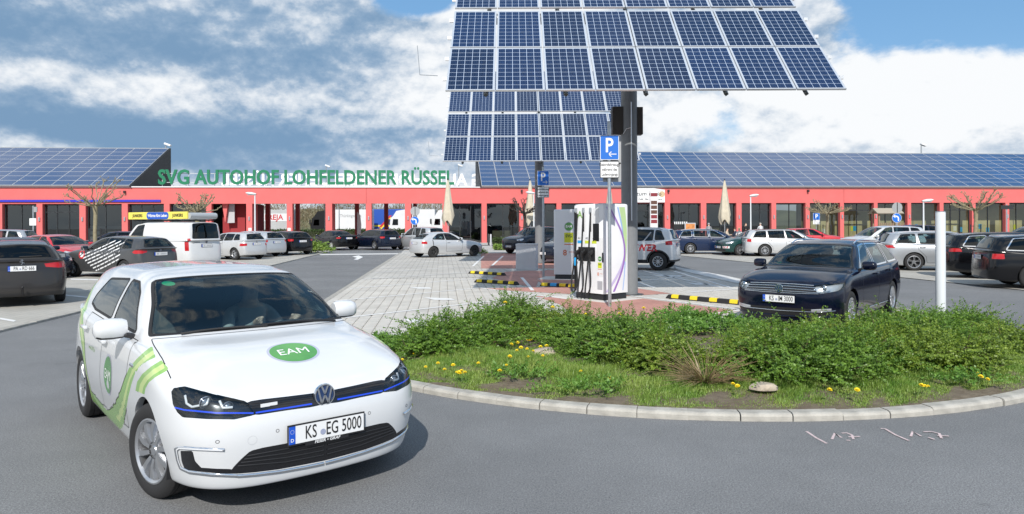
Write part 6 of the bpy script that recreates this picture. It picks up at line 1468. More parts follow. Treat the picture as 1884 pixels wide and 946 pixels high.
# dandelions
st = MB(); st.tube([(0, 0, 0), (.004, 0, .06), (0, .003, .11)], .0025, 5, False); so = st.build('stem', MATS['dandelion_stem'], None); fl = MB()
for k, (r, n, z, t) in enumerate(((.024, 18, .110, .25), (.019, 16, .114, .5), (.012, 12, .118, .9))):
    for i in range(n):
        a = 2 * math.pi * i / n + k * .2; c, s = math.cos(a), math.sin(a); w = .0042
        fl.add([(-s * w * .3, c * w * .3, z), (s * w * .3, -c * w * .3, z), (r * c + s * w, r * s - c * w, z + r * t), (r * c - s * w, r * s + c * w, z + r * t)], [(0, 1, 2, 3)])
fo = fl.build('flower_head', MATS['dandelion_yellow'], None, fix=False); sm, fm = so.data, fo.data; bpy.data.objects.remove(so); bpy.data.objects.remove(fo)
Z6 = [(85, 382), (125, 393), (145, 345), (200, 358), (235, 298), (160, 298), (260, 436), (330, 425), (370, 460), (405, 485), (430, 470), (440, 488), (472, 478), (497, 481), (424, 438), (570, 420), (733, 432), (740, 405), (688, 474), (668, 455), (737, 344), (783, 333), (785, 369), (812, 366), (853, 362), (870, 375), (857, 398), (845, 322), (875, 318), (917, 355), (955, 355), (938, 395), (1325, 498), (1163, 467)]
Z7 = [(153, 723), (180, 738), (660, 806), (710, 770), (1075, 770), (1100, 767), (1153, 798), (1117, 648), (1165, 702), (1152, 682), (1212, 706), (1240, 545), (1285, 548), (1305, 550), (1262, 520), (1335, 468), (1320, 565), (1345, 562)]
DP = [(700 + x / 3.14, 530 + y / 3.14) for x, y in Z6] + [(1280 + x / 2.252, 380 + y / 2.252) for x, y in Z7]
HIGH = [(700 + x / 3.14, 530 + y / 3.14) for x, y in [(713, 84), (988, 110), (1185, 147), (1370, 125), (1378, 143), (1398, 160), (1520, 118)]]
def dandelion(x, y, z, s, lab):
    r = empty('dandelion', (x, y, z), random.uniform(0, 6), lab, 'flower', 'dandelions in the planted bed'); r.scale = (s, s, s); r.rotation_euler = (random.uniform(.1, .45), random.gauss(0, .15), random.uniform(-.3, .3))
    for n_, me in (('stem', sm), ('flower_head', fm)): link(bpy.data.objects.new(n_, me), r)
DP.sort(); ORD = lambda n: '%d%s' % (n, 'th' if 10 < n % 100 < 14 else {1: 'st', 2: 'nd', 3: 'rd'}.get(n % 10, 'th'))
for nd_, (px, py) in enumerate(DP):
    X, Y = gnd(px, py, .22); a, b = to_site(X, Y); dd = math.hypot(a - CEN[0], b - CEN[1]); q_ = min(1, (CR - .30) / dd); a, b = CEN[0] + (a - CEN[0]) * q_, CEN[1] + (b - CEN[1]) * q_; X, Y = site(a, b); dandelion(X, Y, max(.10, bed_h(a, b) - .02) if math.hypot(a - CEN[0], b - CEN[1]) < CR else .09, random.uniform(.75, 1.15), 'yellow dandelion in the grass, %s from the left in the planted bed' % ORD(nd_ + 1))
for nd_, (px, py) in enumerate(sorted(HIGH)): q = at(px, py, 10.0); dandelion(q[0], q[1], q[2] - .13, 1.2, 'yellow dandelion rising above the shrubs, %s from the left' % ORD(nd_ + 1))
def boulder(px, py, sx, sy, sz, lab, seed):
    X, Y = gnd(px, py, .2); bm = bmesh.new(); bmesh.ops.create_icosphere(bm, subdivisions=3, radius=1); g = np.random.default_rng(seed); w = g.normal(0, 1, (5, 3))
    for v in bm.verts:
        n = np.array(v.co); f = 1 + .10 * sum(math.sin(2.2 * (n @ q) + i) for i, q in enumerate(w)) / 2; v.co = Vector((n[0] * sx * f, n[1] * sy * f, max(-.3, min(.75, n[2])) * sz * f))
    me = bpy.data.meshes.new('boulder'); bm.to_mesh(me); bm.free(); me.materials.append(MATS['boulder']); o = bpy.data.objects.new('boulder', me); link(o); o.location = (X, Y, .17); tag(o, lab, 'stone', 'stones in the bed')
boulder(998, 650, .17, .12, .12, 'pale angular stone behind the dandelions', 1); boulder(1405, 708, .13, .09, .06, 'low pale stone in the grass below the shrubs', 5)

build_egolf(); build_passat()
# ------------------------------------------------------------------ parked cars
def paintm(name, c, metal=.0, rough=.28, coat=.9): return mat('paint_' + name, c, rough, metal, coat=coat)
paintm('anthracite', (.030, .028, .028), .2, .22, .3); paintm('night_blue', (.004, .008, .022), 0, .18, .25); paintm('red', (.50, .02, .03)); paintm('black', (.003, .003, .004), 0, .15, .2); paintm('graphite', (.075, .077, .080), .3, .25, .4); paintm('silver', (.55, .57, .59), .55, .32); paintm('pale_silver', (.60, .61, .62), .4, .32); paintm('blue', (.006, .018, .060), .1, .2, .4); paintm('green', (.006, .045, .042), .1, .2, .4); paintm('white', (.64, .65, .66)); paintm('grey_silver', (.42, .44, .46), .55, .3)
mat('steel_rim', (.03, .03, .03), .6); mat('red_print', (.50, .02, .03), .5); mat('grey_print', (.25, .26, .27), .5)
def place(p, wheel, px, py, hdeg, z=.02):
    a = R(90 - hdeg); X, Y = gnd(px, py, z); lx = 0 if wheel[0] == 'f' else -p['WB']; ly = (p['w'] - .1) * (1 if wheel[1] == 'l' else -1)
    return (X - lx * math.cos(a) + ly * math.sin(a), Y - lx * math.sin(a) - ly * math.cos(a)), a
def mid_at(p, px, Y, hdeg):
    a = R(90 - hdeg); u, _ = lvl(px, 420); lx = -p['WB'] / 2; return (u * Y - lx * math.cos(a), Y - lx * math.sin(a)), a
def var(base, **k): q = dict(base); q.update(k); return q
GRP = 'cars parked on the car park'; PK = {}
def car(key, p, paint, pl, label, name='parked_car', **k):
    k.setdefault('h', .05); k.setdefault('plate', None); r, S = build_car(name, label, GRP, p, MATS['paint_' + paint], pl[0], pl[1], z0=.02, **k); PK[key] = (r, S); return r, S
G4_ = 0
P308 = var(WAGON, WB=2.73, fo=.88, ro=.98, rt=(-3.46, 1.40), rb=(-3.62, 1.06), w=.902, yr=.58)
car('peugeot', P308, 'anthracite', place(P308, 'rr', 112, 554, -37), 'dark grey-brown estate car seen from behind at the left edge', h=.03, plate_r=('PA', 'RD 666'), rear_plate_z=.86, gl='dark_glass', rails='black_plastic',
    tail=[(8.95, .93), (9.2, .985), (10.0, .99), (11.05, .955), (11.0, .88), (10.2, .85), (9.2, .86)], plastic=True)
car('blue_l', SEDAN, 'night_blue', mid_at(SEDAN, 38, 25.0, 122), 'dark blue car nose out behind the dark grey-brown estate')
car('red_l', HATCH, 'red', mid_at(HATCH, 112, 30.0, 118), 'red car behind the dark grey hatchback with white writing')
car('dark_l', WAGON, 'night_blue', mid_at(WAGON, 215, 43.0, -95), 'dark car behind the bare tree at the left', gl='dark_glass')
car('graphite', HATCH, 'graphite', place(HATCH, 'fl', 137, 509, -66), 'dark grey hatchback with slanted lines of white writing on its side', h=.03, wheel='five', rimr=.20, tail=[(9.0, .90), (9.25, .97), (10.85, .965), (10.8, .90), (10.3, .86), (9.3, .85)])
a = R(90 + 64); u, _ = lvl(345, 450); Yc = 28.2; f = Vector((math.cos(a), math.sin(a))); lf = Vector((-f.y, f.x)); c = Vector((u * Yc, Yc)) + f * 4.0 - lf * .95
car('van', VAN, 'white', ((c.x, c.y), a), 'white panel van with yellow and blue advertising boxes on its roof', 'parked_van', h=.04, panel_van=True, cat='van', glr='dark_glass', tail=[(9.35, .78), (9.3, 1.28), (9.95, 1.28), (10.0, .78)], rear_plate_z=.98, rimr=.21)
G4 = var(HATCH, WB=2.51, w=.868, ro=.76, rb=(-3.2, 1.05), rt=(-2.98, 1.37), xC=-2.32, xD=-2.85, pk=(-1.7, 1.44), yr=.57)
car('golf4', G4, 'pale_silver', place(G4, 'rl', 433, 478.5, -60), 'silver hatchback parked right of the white van', wheel='five', rimr=.19, h=.04, tail=[(9.0, .72), (9.1, .86), (10.55, .86), (10.5, .74), (9.6, .72)], two_door=True)
car('silver_2', WAGON, 'silver', place(WAGON, 'rl', 466, 473, -60), 'silver car half hidden behind the silver hatchback')
car('bmw1', HATCH, 'black', place(HATCH, 'rl', 523, 469.5, -50), 'black hatchback next to the small weeds at the end of the left row', gl='dark_glass', wheel='seven')
car('bmw3', SEDAN, 'black', place(SEDAN, 'rl', 611, 460, -45), 'black saloon with dark wheels in the far row', gl='dark_glass', wheel='dark', rim_mat=MATS['grey_panel'], tail=[(8.95, .84), (9.2, .91), (10.5, .915), (10.4, .83), (9.4, .81)])
car('c5', WAGON, 'night_blue', place(WAGON, 'rl', 690, 460, -42), 'dark estate car in the far row left of the blue arrow sign', gl='dark_glass')
car('silver_3', MPV, 'silver', place(var(MPV), 'fl', 737, 459, -42), 'silver car behind the blue arrow sign, partly hidden')
COMP = var(HATCH, WB=2.70, fo=.76, ro=.76, zhf=.70, zw=.95, xw=-.46, wt=(-1.26, 1.33), pk=(-1.85, 1.39), rt=(-2.75, 1.31), rb=(-3.30, 1.0), belt=(.92, .97), w=.85, yr=.54, xB=-1.9, xC=-2.75, xD=-2.8, r=.30)
COMP['wins'] = [('front_window', 'sk', rounded([(4.10, 7.14), (5.96, 7.14), (5.96, 8.88), (4.35, 8.88)], .07)), ('rear_door_window', 'sk', rounded([(6.06, 7.14), (7.4, 7.3), (7.0, 8.8), (6.06, 8.88)], .1))]
car('compact', COMP, 'pale_silver', place(COMP, 'rr', 797, 474, 52), 'silver compact car with black wheels facing right on the island', two_door=True, rim_mat=MATS['steel_rim'], wheel='five', rimr=.17, tail=[(9.0, .74), (9.1, .88), (10.3, .88), (10.25, .76)], h=.04)
car('audi', SUV, 'night_blue', place(SUV, 'fr', 938, 466, -133), 'dark blue off-roader facing left behind the grey cabinet', gl='car_glass', h=.04)
car('blue_c', WAGON, 'night_blue', place(WAGON, 'fr', 996, 482, -136), 'dark blue car half hidden behind the second charging station')
TIG = var(SUV, ro=.64, rt=(-2.98, 1.58), rb=(-3.18, 1.2), xD=-2.86)
car('tiguan', TIG, 'white', place(TIG, 'rl', 1211, 498, -66), 'white off-roader with red lettering right of the near mast', h=.035, plastic=True, gl='dark_glass', rails='steel_grey', tail=[(9.1, .98), (9.2, 1.14), (10.2, 1.13), (10.15, .98)])
car('passat_b', WAGON, 'blue', place(WAGON, 'rr', 1270, 467.5, 95), 'dark blue estate car with its tail to the flower pots', rails='steel_grey', chrome_dlo=True, h=.04)
car('green', HATCH, 'green', place(HATCH, 'fl', 1361, 470.5, -100), 'dark green car with a red and white marking on its bumper', h=.045)
car('merc_e', WAGON, 'pale_silver', place(WAGON, 'rr', 1407, 472, 98), 'silver estate car right of the dark green car', rails='black_plastic', tail=[(9.0, .78), (9.1, .95), (9.9, .95), (9.9, .80)], h=.04)
car('red_r', HATCH, 'red', mid_at(HATCH, 1490, 48.0, 96), 'red car behind the roof of the dark estate car')
car('mpv', MPV, 'pale_silver', mid_at(MPV, 1622, 38.0, -94), 'silver people carrier behind the silver estate at the right', h=.045)
car('merc_c', WAGON, 'grey_silver', place(WAGON, 'rr', 1681, 498, 104), 'silver-grey estate car with shiny wheels left of the white post', h=.032, wheel='twin5', rimr=.235, tail=[(8.9, .84), (9.1, .95), (10.2, .96), (10.2, .86)], rails='steel_grey')
car('passat_k', WAGON, 'black', place(WAGON, 'rr', 1812, 513, 106), 'black estate car with silver window frame right of the white post', h=.032, wheel='multi', rimr=.235, chrome_dlo=True, rails='black_plastic', tail=[(8.9, .86), (9.1, .97), (10.4, .97), (10.4, .85)])
car('merc_k', WAGON, 'black', place(WAGON, 'rr', 1900, 532, 106), 'black estate car cut off by the right edge of the picture', h=.032, chrome_dlo=True, gl='dark_glass', tail=[(8.95, .80), (9.0, .94), (10.0, .94), (10.0, .80)])
car('suv_r', var(SUV, zhf=1.0), 'grey_silver', mid_at(SUV, 1905, 32.0, -100), 'silver off-roader behind the black estate at the right edge')
car('van_r', MPV, 'night_blue', mid_at(MPV, 1668, 50.0, -92), 'dark people carrier behind the silver people carrier', gl='dark_glass')
car('edge_l', MPV, 'grey_silver', mid_at(MPV, -12, 40.0, -96), 'grey car at the far left edge in front of the windows')
# writing on the parked cars
r, S = PK['tiguan']; ex, ez, d = (-1, 0, 0), (0, 0, 1), (0, -1, 0)
drape_text(S, (-1.95, 2, .86), ex, ez, d, 'POWER', .34, 1.05, .003, MATS['red_print'], r, 'side_lettering', .016); drape_text(S, (-1.7, 2, 1.06), ex, ez, d, 'Badstu', .17, 1, .003, MATS['grey_print'], r, 'side_lettering') if False else None
drape_strip(S, [((-1.75 - .55 * t, 2, .72 + .75 * t), (0, -1, 0)) for t in [i / 8 for i in range(9)]], .05, .002, MATS['plate_blur'], r, 'grey_flash')
r, S = PK['graphite']
g = random.Random(4)
for k in range(7):          # slanted rows of small white words, too small to read
    x = -.48 - .02 * k
    n = 0; pos = 0.0
    V = []; F = []
    while pos < 2.0 - .12 * k:
        wl = g.uniform(.08, .30); c = [(pos, 0), (pos + wl, 0), (pos + wl, .045), (pos, .045)]; P = []
        for a_, b_ in c:
            xx = x - .10 * k - a_ * .93 - b_ * .1; zz = .40 + .09 * (6 - k) * .95 - .02 + a_ * .26 * (1 + a_ * .18) + b_ - .16
            q = cast(S, (xx, 2, zz), (0, -1, 0)); P.append(q[0] + q[1] * .003 if q and q[0].y > .3 else None)
        if all(P): i = len(V); V += P; F.append((i, i + 1, i + 2, i + 3))
        pos += wl + .04
    if V: mesh_obj('writing_row', V, F, MATS['plate_white'], r)
drape_ring(S, (-.52, 2, .80), (-1, 0, 0), (0, 0, 1), (0, -1, 0), .0001, .15, 1, .0025, MATS['plate_white'], r, 'round_emblem'); drape_ring(S, (-.52, 2, .80), (-1, 0, 0), (0, 0, 1), (0, -1, 0), .10, .155, 1, .0035, MATS['red_print'], r, 'emblem_ring'); drape_strip(S, [((-.43 - .18 * t, 2, .74 + .12 * t), (0, -1, 0)) for t in (0, .3, .6, 1)], .03, .004, MATS['plate_ink'], r, 'emblem_bar')
r, S = PK['green']; hx = S.fx(.46)
for s in (-1, 1):
    V = []; F = []
    m = drape_strip(S, front_rays([(.42 * s, .47), (.80 * s, .47)], 10), .12, .004, MATS['plate_white'], r, 'warning_panel')
    for k in range(3): drape_strip(S, front_rays([((.46 + .12 * k) * s, .43), ((.52 + .12 * k) * s, .51)], 4), .05, .006, MATS['red_print'], r, 'red_stripe')
r, S = PK['peugeot']     # small chrome lion-like emblem, wiper, tow bar and exhaust
z = 1.0; x = S.fx(z, 0, -1) - .012; b = MB(); o = Vector((x, 0, z)); ey = Vector((0, -1, 0)); ezv = Vector((0, 0, 1))
for P in ([(-.035, .05), (.01, .06), (.03, .04), (.0, .035)], [(.0, .045), (.02, .03), (.01, -.02), (-.015, .0)], [(.01, -.01), (.02, -.02), (-.01, -.06), (-.025, -.05)], [(-.01, .015), (-.05, .02), (-.045, .005), (-.01, .0)], [(.01, .0), (.045, -.01), (.04, -.04), (.03, -.02)]): b.add([o + ey * p + ezv * q for p, q in P], [(0, 1, 2, 3)])
b.build('emblem', MATS['chrome'], r, fix=False)
drape_strip(S, [((-6, .05 - .42 * t, 1.115 + .01 * t), (1, 0, 0)) for t in [i / 6 for i in range(7)]], .03, .012, MATS['rubber'], r, 'rear_wiper', .01)
b = MB(); xx = S.fx(.40, 0, -1); b.tube([(xx + .15, 0, .30), (xx - .10, 0, .30), (xx - .13, 0, .42)], .022, 8); b.lathe([(0, -.027), (.02, -.018), (.027, 0), (.02, .018), (0, .027)], 12, 'z', (xx - .13, 0, .45)); b.build('tow_bar', MATS['dark_metal'], r, True)
b = MB(); b.tube([(xx + .3, .45, .27), (xx + .02, .45, .26)], .035, 10); b.build('exhaust', MATS['dark_metal'], r, True)
for k, PKk in enumerate(('golf4', 'van', 'graphite', 'passat_k')):
    r, S = PK[PKk]; z = {'golf4': .90, 'van': 1.13, 'graphite': .93, 'passat_k': .95}[PKk]; x = S.fx(z, 0, -1); vw_badge(r, (x - .012, 0, z), (0, -1, 0), (0, 0, 1), .055)
# van roof load
r, S = PK['van']; mat('ad_yellow', (.80, .70, .12), .5); mat('ad_blue', (.01, .09, .48), .5); mat('roof_tube', (.50, .52, .53), .45, .4)
zt = 2.17
m = MB(); m.b2((-2.0, .30, 2.06), (-.05, .62, 2.36), bev=.02)
for x in (-.5, -1.4, -2.6, -3.5): b = MB(); b.b2((x - .03, -.78, 2.0), (x + .03, .78, 2.05)); b.build('roof_bar', MATS['dark_metal'], r)
bx = MB(); bx.b2((-3.62, .58, 2.07), (-.02, .66, 2.37), bev=.015); o = bx.build('advertising_box', MATS['ad_yellow'], r)
flat('blue_field', o, (-1.86, .66, 2.22), (-1, 0, 0), (0, 0, 1), rrect(1.35, .29, .12), MATS['ad_blue'], .004)
for t, x, m_, s in (('JUNKERS', -.62, 'plate_ink', .17), ('JUNKERS', -3.08, 'plate_ink', .17), ('Wärme fürs Leben', -1.86, 'plate_white', .17)): flat_text('lettering', o, (x, .66, 2.22), (-1, 0, 0), (0, 0, 1), t, s, .92, MATS[m_], .007, .006)
b = MB(); b.tube([(-3.62, -.62, 2.2), (-.5, -.62, 2.2)], .14, 12); b.tube([(-3.66, .60, 2.2), (-3.66, -.72, 2.2)], .13, 12); b.build('roof_tube', MATS['roof_tube'], r, True)
flat('rear_text', r, (S.fx(1.12, .45, -1) - .01, .5, 1.12), (0, -1, 0), (0, 0, 1), rect(.40, .03), MATS['grey_print'], .003)
# ------------------------------------------------------------------ trees, lamps, small signs
mat('bark', (.20, .165, .105), .9, col2=(.30, .27, .17), vscale=9, bump=.5, bscale=30); mat('bark_dark', (.055, .045, .038), .9)
def pollard(px, Y, zf, ztop, rad, label, seed, bark='bark', tr=.11, guard=True):
    g = random.Random(seed); X = lvl(px, 420)[0] * Y; root = empty('pollarded_tree', (X, Y, 0), 0, label, 'tree', 'bare pollarded trees'); m = MB()
    m.tube([(0, 0, -.02), (.02, 0, .3), (-.02, .02, zf * .5), (.03, 0, zf * .85), (0, 0, zf)], [tr * 1.25, tr, tr * .92, tr * .95, tr * 1.25], 10); m.build('trunk', MATS[bark], root, True); c = MB(); n = 17
    H = ztop - zf
    for i in range(n):
        az = 2 * math.pi * i / n + g.uniform(-.25, .25); up = g.uniform(.12, 1.0); L = rad * (1.05 - .35 * up) ; d = Vector((math.cos(az), math.sin(az), 0)); p = Vector((0, 0, zf - .05)); pts = [p.copy()]; rr = [tr * .36]
        for k in range(1, 6): t = k / 5; q = p + d * L * t + Vector((g.uniform(-.06, .06), g.uniform(-.06, .06), H * up * t**1.25 * .85)); pts.append(q); rr.append(tr * (.36 - .20 * t))
        rr[-1] *= 1.5; c.tube(pts, rr, 6)
        for w in range(g.randint(7, 11)):
            k = g.choice((2, 3, 4, 5, 5, 5)); q = pts[k]; e = (d * g.uniform(.2, 1) + Vector((g.uniform(-.7, .7), g.uniform(-.7, .7), g.uniform(.25, 1.1)))).normalized(); l = g.uniform(.18, .42) * rad * .7; mid = q + e * l * .5 + Vector((0, 0, .04)); c.tube([q, mid, q + e * l], [tr * .14, tr * .10, tr * .05], 4)
            if g.random() < .4: c.lathe([(0, -.04), (tr * .28, -.02), (tr * .3, .02), (0, .05)], 6, 'z', tuple(q + e * l))
    c.build('limbs', MATS[bark], root, True)
    if guard:
        for s in (-1, 1): b = MB(); b.tube([(s * .3, 0, 0), (s * .3, 0, min(1.7, zf * .75))], .03, 6); b.build('tree_stake', MATS['frame_dark'], root)
        b = MB(); b.tube([(-.3, 0, min(1.6, zf * .7)), (.3, 0, min(1.6, zf * .7))], .02, 6); b.build('tree_tie', MATS['frame_dark'], root)
tz = lambda px, py, Y: at(px, py, Y)[2]
pollard(175, 37, tz(175, 378, 37), tz(175, 322, 37), 1.35, 'bare pollarded tree with greenish trunk at the left', 1, tr=.105); pollard(362, 36, tz(362, 390, 36), tz(362, 352, 36), 1.0, 'bare tree crown rising behind the white van', 2)
pollard(965, 46, tz(965, 392, 46), tz(965, 360, 46), .95, 'small dark bare tree left of the far mast', 3, 'bark_dark', tr=.10); pollard(1522, 50, tz(1522, 392, 50), tz(1522, 362, 50), 1.35, 'bare pollarded tree with flat crown behind the dark estate car', 4, tr=.105); pollard(1795, 41, tz(1795, 386, 41), tz(1795, 343, 41), 1.45, 'bare pollarded tree at the right above the black estate', 5, tr=.11)
def street_lamp(px, top, Y, label, sg):
    X, _, z = at(px, top, Y); r = empty('street_lamp', (X, Y, 0), 0, label, 'street lamp', 'white street lamps'); m = MB(); m.tube([(0, 0, 0), (0, 0, 1.2), (0, 0, z)], [.075, .06, .045], 10); m.build('pole', MATS['post_white'], r, True)
    m = MB(); n = 14; st = [(0, .05), (.12, .11), (.35, .15), (.6, .12), (.75, .04)]; V = []
    for x, q in st:
        for i in range(n): w = 2 * math.pi * i / n; V.append((sg * (x - .1), math.cos(w) * q * 1.4, z + .06 + .12 * x + math.sin(w) * q * .7))
    m.add(V, [(k * n + i, k * n + (i + 1) % n, (k + 1) * n + (i + 1) % n, (k + 1) * n + i) for k in range(4) for i in range(n)]); m.build('lamp_head', MATS['trim_white'], r, True)
    m = MB(); m.b2((sg * .05, -.12, z - .005), (sg * .5, .12, z + .035)); m.build('lens', MATS['steel_grey'], r)
street_lamp(469, 359, 50, 'white street lamp in front of the open passage', -1); street_lamp(1381, 362, 56, 'white street lamp right of the closed parasol', 1); street_lamp(1699, 372, 47, 'white street lamp behind the bare tree at the right', 1); street_lamp(982, 357, 58, 'small white street lamp left of the far mast', -1)
def roundel(px, py, Y, label):
    X, _, z = at(px, py, Y); r = empty('direction_sign', (X, Y, 0), 0, label, 'sign', 'round blue arrow signs'); m = MB(); m.tube([(.02, .04, 0), (.02, .04, z + .95)], .035, 8); m.build('pole', MATS['galv'], r, True)
    m = MB(); m.lathe([(0, -.0), (.30, 0), (.30, .015), (0, .015)], 28, 'y', (0, 0, z)); d = m.build('blue_disc', MATS['sign_white'], r); m = MB(); m.lathe([(0, -.004), (.285, -.004), (.285, 0)], 28, 'y', (0, 0, z)); m.build('blue_face', MATS['sign_blue'], d)
    pts = [(.10, -.20), (.10, -.02), (.06, .07), (-.04, .10), (-.13, .10)]; V = []
    for i, (a, b) in enumerate(pts):
        q0, q1 = pts[max(i - 1, 0)], pts[min(i + 1, 4)]; t = Vector((q1[0] - q0[0], q1[1] - q0[1])).normalized(); n = Vector((-t.y, t.x)) * .04; V += [(a - n.x, -.008, z + b - n.y), (a + n.x, -.008, z + b + n.y)]
    m = MB(); m.add(V, [(2 * i, 2 * i + 1, 2 * i + 3, 2 * i + 2) for i in range(4)]); m.add([(-.24, -.008, z + .10), (-.10, -.008, z + .21), (-.10, -.008, z - .01)], [(0, 1, 2)]); m.build('arrow', MATS['sign_white'], d, fix=False)
    m = MB(); m.lathe([(0, .0), (.33, 0), (.33, .012), (0, .012)], 28, 'y', (.03, 0, z + .66)); b = m.build('upper_disc', MATS['sign_back'], r); m = MB(); m.b2((-.02 + .03, -.02, z + .34), (.02 + .03, -.002, z + .98)); m.build('bracket', MATS['dark_metal'], b)
roundel(763, 406, 50, 'round blue left-turn arrow sign in front of the passage'); roundel(1650, 401, 45, 'round blue left-turn arrow sign at the right')
X, _, z = at(1502, 398.5, 52); r = empty('parking_sign', (X, 52, 0), 0, 'small blue parking sign in front of the bare tree with flat crown', 'sign', 'parking signs'); m = MB(); m.tube([(0, .03, 0), (0, .03, z + .25)], .035, 8); m.build('pole', MATS['galv'], r); o = sign_plate(r, 'sign_board', z, .50, .50, 'sign_blue', y=-.02); V, F = text_mesh('P', .42, .9, 0, .01); mesh_obj('letter', put(V, (0, -.026, z), (1, 0, 0), (0, 0, 1)), F, MATS['sign_white'], o); sign_plate(r, 'lower_board', z - .42, .50, .30, 'sign_white', y=-.02)
X, _, z = at(61, 386, 45); r = empty('sign_post', (X, 45, 0), 0, 'thin sign post with small white board in front of the left windows', 'sign'); m = MB(); m.tube([(0, 0, 0), (0, 0, z + .25)], .04, 8); m.build('pole', MATS['galv'], r); m = MB(); m.b2((.05, -.03, z - .15), (.26, .03, z + .18)); m.build('upper_board', MATS['sign_back'], r); m = MB(); m.b2((-.2, -.06, z - 1.0), (.22, -.045, z - .55)); m.build('white_board', MATS['sign_white'], r)
X, _, z = at(1852, 381.5, 48); r = empty('sign_post', (X, 48, 0), 0, 'sign post with dark board seen from behind at the far right', 'sign'); m = MB(); m.tube([(0, 0, 0), (0, 0, z + .2)], .045, 8); m.build('pole', MATS['galv'], r); m = MB(); m.b2((-.42, -.06, z - .13), (.42, -.05, z + .13)); m.build('board', MATS['frame_dark'], r)
# wooden play hut
mat('wood', (.26, .18, .12), .8, var=.2, vscale=6)
a, z = on_b(1635, 384, 64); X, Y = site(a, 64); r = empty('play_hut', (X, Y, .06), TH, 'small wooden play hut with pitched roof by the windows', 'play hut')
for x in (-1, 1):
    for y in (0, .9): m = MB(); m.b2((x - .07, y - .07, 0), (x + .07, y + .07, z - .35)); m.build('corner_post', MATS['wood'], r)
for s in (0, 1): m = MB(); m.add([(-1.35, -.35, z - .5), (1.35, -.35, z - .5), (1.35, .45, z), (-1.35, .45, z)] if s == 0 else [(-1.35, 1.25, z - .5), (1.35, 1.25, z - .5), (1.35, .46, z), (-1.35, .46, z)], [(0, 1, 2, 3)]); m.add([(p[0], p[1], p[2] - .05) for p in m.v], [(3, 2, 1, 0)]); m.build('roof_board', mat('wood_pale', (.34, .30, .24), .85), r)
for k in range(13): x = -1.3 + k * .21; m = MB(); m.b2((x, -.42, .35), (x + .09, -.38, 1.75)); m.build('fence_slat', MATS['wood'], r)
m = MB(); m.add([(1.5, -.5, .4), (2.1, -.5, .4), (1.8, -.5, 1.7), (1.8, -.1, .4)], [(0, 1, 2), (1, 3, 2), (3, 0, 2)]); m.build('blue_tarp', mat('tarp', (.08, .35, .60), .6), r)
# hedges and small planting
leaf_mat('hedge_leaf', (.03, .055, .015), (.085, .13, .03), 3)
def hedge(x0, x1, y, Y, h, d, label, n, m='hedge_leaf', leaf=.12, cat='hedge'):
    X0, X1 = lvl(x0, y)[0] * Y, lvl(x1, y)[0] * Y; g = np.random.default_rng(int(x0)); L = X1 - X0; r = empty(cat, (X0, Y, 0), 0, label, cat, 'clipped hedges'); p = np.stack([g.uniform(0, L, n), g.uniform(0, d, n), h * np.sqrt(g.uniform(.02, 1, n)) * (1 + .08 * np.sin(g.uniform(0, L, n) * 2))], 1); ax = unit(g.normal(0, 1, (n, 3))); w = unit(np.cross(ax, g.normal(0, 1, (n, 3)))); s = leaf * g.uniform(.5, 1.3, (n, 1))
    fast_quads('foliage', np.stack([p, p + ax * s * .5 + w * s * .35, p + ax * s, p + ax * s * .5 - w * s * .35], 1), MATS[m], r); b = MB(); b.b2((.1, .15, 0), (L - .1, d - .15, h * .82)); b.build('inner_branches', mat('hedge_core', (.035, .04, .02), .95), r)
hedge(440, 820, 440, 94, 1.15, 1.6, 'long clipped hedge seen through the open passage', 16000, leaf=.2); hedge(906, 934, 450, 52, .75, 1.4, 'square clipped hedge beside the glass entrance', 3500, leaf=.09); hedge(908, 936, 455, 49, .38, 1.0, 'low yellowish planting in front of the square hedge', 2600, 'grass_blade', .09); hedge(792, 816, 445, 58, .5, .8, 'low planting at the foot of the passage wall', 1200, leaf=.09)
X, Y = gnd(578, 466); r = empty('weed_clump', (X, Y, .0), 0, 'wild weeds at the corner of the lane beside the black hatchback', 'plant'); q, b0, b1 = sprays(420, .95, .5, .75, 12, .2, .5, .10, up=1.2, seed=8); fast_quads('foliage', q, MATS['grass_blade'], r); s = MB(); [s.tube([(b0[j][0], b0[j][1], 0), b0[j].tolist(), b1[j].tolist()], [.01, .008, .004], 4, False) for j in range(0, len(b0), 8)]; s.build('stems', MATS['dandelion_stem'], r, fix=False, kind='stuff')
X, Y = gnd(880, 468); r = empty('weed_clump', (X, Y, .0), 0, 'small green weeds at the nose of the silver compact car', 'plant'); q, b0, b1 = sprays(150, .4, .3, .3, 10, .15, .3, .07, up=1.2, seed=9); fast_quads('foliage', q, MATS['grass_blade'], r); s = MB(); [s.tube([(b0[j][0], b0[j][1], 0), b0[j].tolist(), b1[j].tolist()], [.01, .008, .004], 4, False) for j in range(0, len(b0), 8)]; s.build('stems', MATS['dandelion_stem'], r, fix=False, kind='stuff')
for px in (899, 903): X, Y = gnd(px, 452 if px == 899 else 453); r = empty('bollard', (X, Y, 0), 0, 'dark slim bollard beside the glass entrance' if px == 899 else 'pale slim bollard beside the glass entrance', 'bollard', 'bollards by the entrance'); m = MB(); m.lathe([(.07, 0), (.07, .95), (.05, 1.0), (0, 1.0)], 12); m.build('tube', MATS['frame_dark' if px == 899 else 'grey_panel'], r, True); m = MB(); m.lathe([(.12, 0), (.12, .03), (.07, .03)], 12); m.build('base_plate', MATS['galv'], r)
